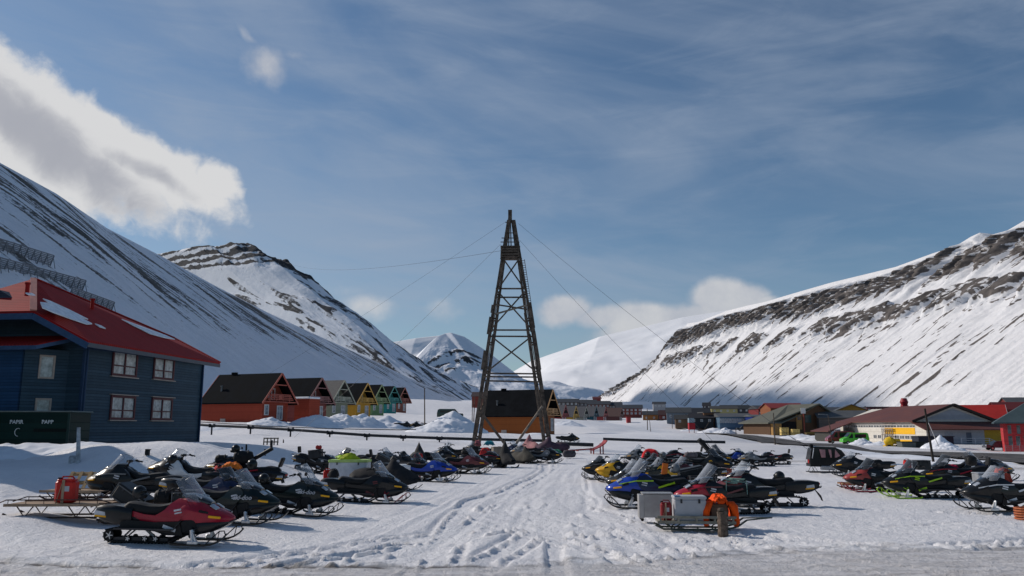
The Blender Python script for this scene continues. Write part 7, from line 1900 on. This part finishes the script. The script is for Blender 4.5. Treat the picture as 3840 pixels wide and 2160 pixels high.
# mesh fence at the right edge
q = W(3775, 1728, 112); t = thing('mesh_fence', 'thin grey wire mesh fence panels by the road at the right edge', 'fence', q, 0); fm_ = pm('fence_grey', (.22, .23, .25), .5, .4)
for k_ in range(6): m = MB(); m.beam((k_ * 1.0, 0, -.3), (k_ * 1.0, 0, 2.2), .04); m.build('post', fm_, t)
m = MB()
for k_ in range(41): m.beam((k_ * .125, .0, .1), (k_ * .125, 0, 2.1), .008)
for k_ in range(8): m.beam((0, 0, .1 + k_ * .28), (5, 0, .1 + k_ * .28), .01)
m.build('mesh', fm_, t)
# kiosk, huts and small houses up the valley
q = W(2594, 1618, 255); s_ = 255 / 2987; t = thing('kiosk', 'small red kiosk with a pale upper panel standing on a muddy patch', 'kiosk', q, R(0))
m = MB(); m.box((0, 0, 1.6), (1.9, 1.8, 2.1)); m.build('box_body', pm('kiosk_red', (.36, .02, .03), .6), t)
m = MB(); m.box((-.1, 0, 3.45), (1.7, 1.5, 1.4)); m.build('upper_panel', pm('kiosk_pale', (.25, .33, .38), .5), t)
for sx in (-.8, .8): m = MB(); m.beam((sx, 0, -.4), (sx, 0, .6), .15); m.build('leg', pm('kiosk_red', (.36, .02, .03), .6), t)
gb('orange brown timber hut with a dark gambrel roof', 2440, 1577, 390, 7.0, 6.5, 2.8, 4.4, -12, wallm('orange_hut_wall', (.30, .14, .05)), pm('dark_flat_roof', (.045, .048, .055), .7), name='hut', cat='hut', wins=[(2, 1.3, .8, .8)])
gb('dark roofed house right behind the orange hut', 2474, 1578, 400, 6, 7, 2.6, 4.6, 15, wallm('dark_wall_a', (.06, .05, .05)), pm('dark_flat_roof', (.045, .048, .055), .7), name='hut', cat='hut')
gb('pale grey two storey house on the rise beyond the orange hut', 2472, 1536, 600, 9, 8, 4.2, 5.6, -6, wallm('pale_grey_wall', (.26, .27, .29)), pm('dark_flat_roof', (.045, .048, .055), .7), wins=[(3, 2.6, 1.4, 1.2)])
SM = [(2505, 1580, 380, 8, 3, 5, (.16, .05, .045), (.06, .03, .03), 'small dark red house right of the orange hut'), (2545, 1582, 350, 10, 4, 6, (.16, .20, .24), (.07, .075, .08), 'slate blue house with white window row behind the kiosk'),
      (2575, 1570, 420, 12, 3, 5, (.05, .06, .07), (.045, .05, .055), 'dark house above the slate blue one'), (2610, 1580, 360, 12, 3.4, 5.5, (.03, .04, .05), (.03, .033, .04), 'blackish house with snow on its roof behind the kiosk'),
      (2630, 1592, 320, 9, 2.6, 4.2, (.04, .045, .05), (.03, .03, .035), 'low black hut right of the kiosk'), (2565, 1592, 330, 7, 2.2, 3.8, (.17, .11, .07), (.05, .05, .05), 'small brown hut at the left of the kiosk'),
      (2600, 1556, 520, 12, 2.6, 4.4, (.06, .06, .065), (.05, .053, .06), 'far dark roofed house behind the black one'), (2715, 1552, 450, 14, 2.8, 4.2, (.34, .30, .14), (.06, .06, .06), 'far cream coloured house above the blue offices'),
      (2755, 1550, 470, 16, 2.6, 4.6, (.05, .05, .055), (.035, .04, .045), 'far black roofed house above the blue offices'), (2790, 1549, 480, 14, 2.6, 4.2, (.12, .13, .15), (.05, .055, .06), 'far grey house above the deep blue hall'),
      (2650, 1534, 760, 7, 3.2, 6, (.05, .05, .06), (.04, .04, .045), 'single dark hut on the snow slope above the village'), (2545, 1560, 500, 10, 2.6, 4.4, (.10, .10, .11), (.06, .065, .07), 'far grey house left of the dark ones')]
for (px, py, y, L, e, r_, wc, rc, lab) in SM:
    wn = 'hutwall_%d' % px
    gb(lab, px, py, y, L, 7, e, r_, -10, wallm(wn, wc), pm('hutroof_%d_%d' % (px, py), rc, .7), name='hut', cat='hut', wins=[(max(2, int(L / 3)), e * .6, .9, .9)])
AP = [(2122, 1534, 520, 16, (.10, .09, .09), 'dark roofed apartment block behind the red gabled house, first of the row'), (2190, 1536, 540, 16, (.12, .12, .13), 'second dark roofed apartment block behind the grey gabled houses'),
      (2245, 1542, 520, 14, (.16, .07, .06), 'dull red apartment block behind the teal gabled house'), (2295, 1546, 520, 12, (.13, .10, .10), 'grey brown apartment block behind the maroon house'),
      (2360, 1558, 500, 15, (.17, .05, .045), 'dark red apartment block with white windows right of the maroon house')]
for (px, py, y, L, wc, lab) in AP:
    gb(lab, px, py, y, L, 9, 4.4, 6.4, -6, wallm('apt_%d' % px, wc), pm('apt_roof', (.05, .055, .065), .7), name='apartment_block', cat='building', wins=[(6, 3.2, 1.1, 1.1), (6, 1.2, 1.1, 1.1)], group='apartment blocks far up the valley', over=.8)
gb('small red hut on the far snow ridge', 2238, 1502, 900, 9, 8, 2.5, 4.2, -6, wallm('far_red_hut', (.16, .04, .04)), pm('far_red_roof', (.12, .04, .045), .7), name='hut', cat='hut')
gb('red brown barn seen through the left tower legs', 1832, 1518, 420, 16, 12, 4.2, 6.5, -5, wallm('barn_red', (.20, .05, .04)), pm('barn_roof', (.06, .04, .04), .7), name='barn', cat='barn')
flat_b('small red metal shed on the snow far behind the tower right leg', 2352, 2366, 1566, 1584, 350, pm('shed_red', (.30, .03, .035), .6), pm('shed_red_roof', (.25, .03, .03), .6), 3, 0, name='shed', cat='shed')
# ------------------------------------------------------------------ avalanche fences and far pylons on the slopes
def on_left(px, py):
    """depth of the left slope along a line of sight"""
    r = ray(px, py); o = Vector((0, 0, CAM_Z))
    Q = PL[:, 14:].reshape(-1, 3); Q = Q[Q[:, 1] > 100]; d = Q - np.array(o); t = d[:, 1] / r.y
    ex = np.abs(d[:, 0] - r.x * t) + np.abs(d[:, 2] - r.z * t); 
    k = np.argpartition(ex / Q[:, 1], 3)[:3]; return Vector(Q[k].mean(0))
AF = pm('fence_timber', (.17, .19, .22), .8, var=.2)
for i, (x0, y0, x1, y1, lab) in enumerate(((-150, 905, 185, 998, 'uppermost avalanche fence on the left slope'), (-150, 978, 305, 1090, 'middle avalanche fence above the red roof'), (255, 1115, 415, 1168, 'lowest and shortest avalanche fence beside the red roof'))):
    a = on_left(x0, y0); b = on_left(x1, y1); t = thing('avalanche_fence', lab, 'fence', b, 0, 'avalanche fences on the left slope'); L = (b - a).length; n = max(5, int(L / 5.0)); up = Vector((.35, 0, .94)) * 5.2
    if i == 2: up *= .9
    pts = [a.lerp(b, k / n) for k in range(n + 1)]
    for k in range(n + 1):
        o = pts[k] - b; m = MB(); m.beam(o + Vector((0, 0, -1)), o + up, .4, .4); m.beam(o + up * .8, o + Vector((2.8, 0, -1.5)), .22); m.build('support', AF, t)
    m = MB()
    for h_ in range(7): m.beam(pts[0] - b + up * (.12 + h_ * .145), pts[-1] - b + up * (.12 + h_ * .145), .12, .56)
    m.build('slats', AF, t)
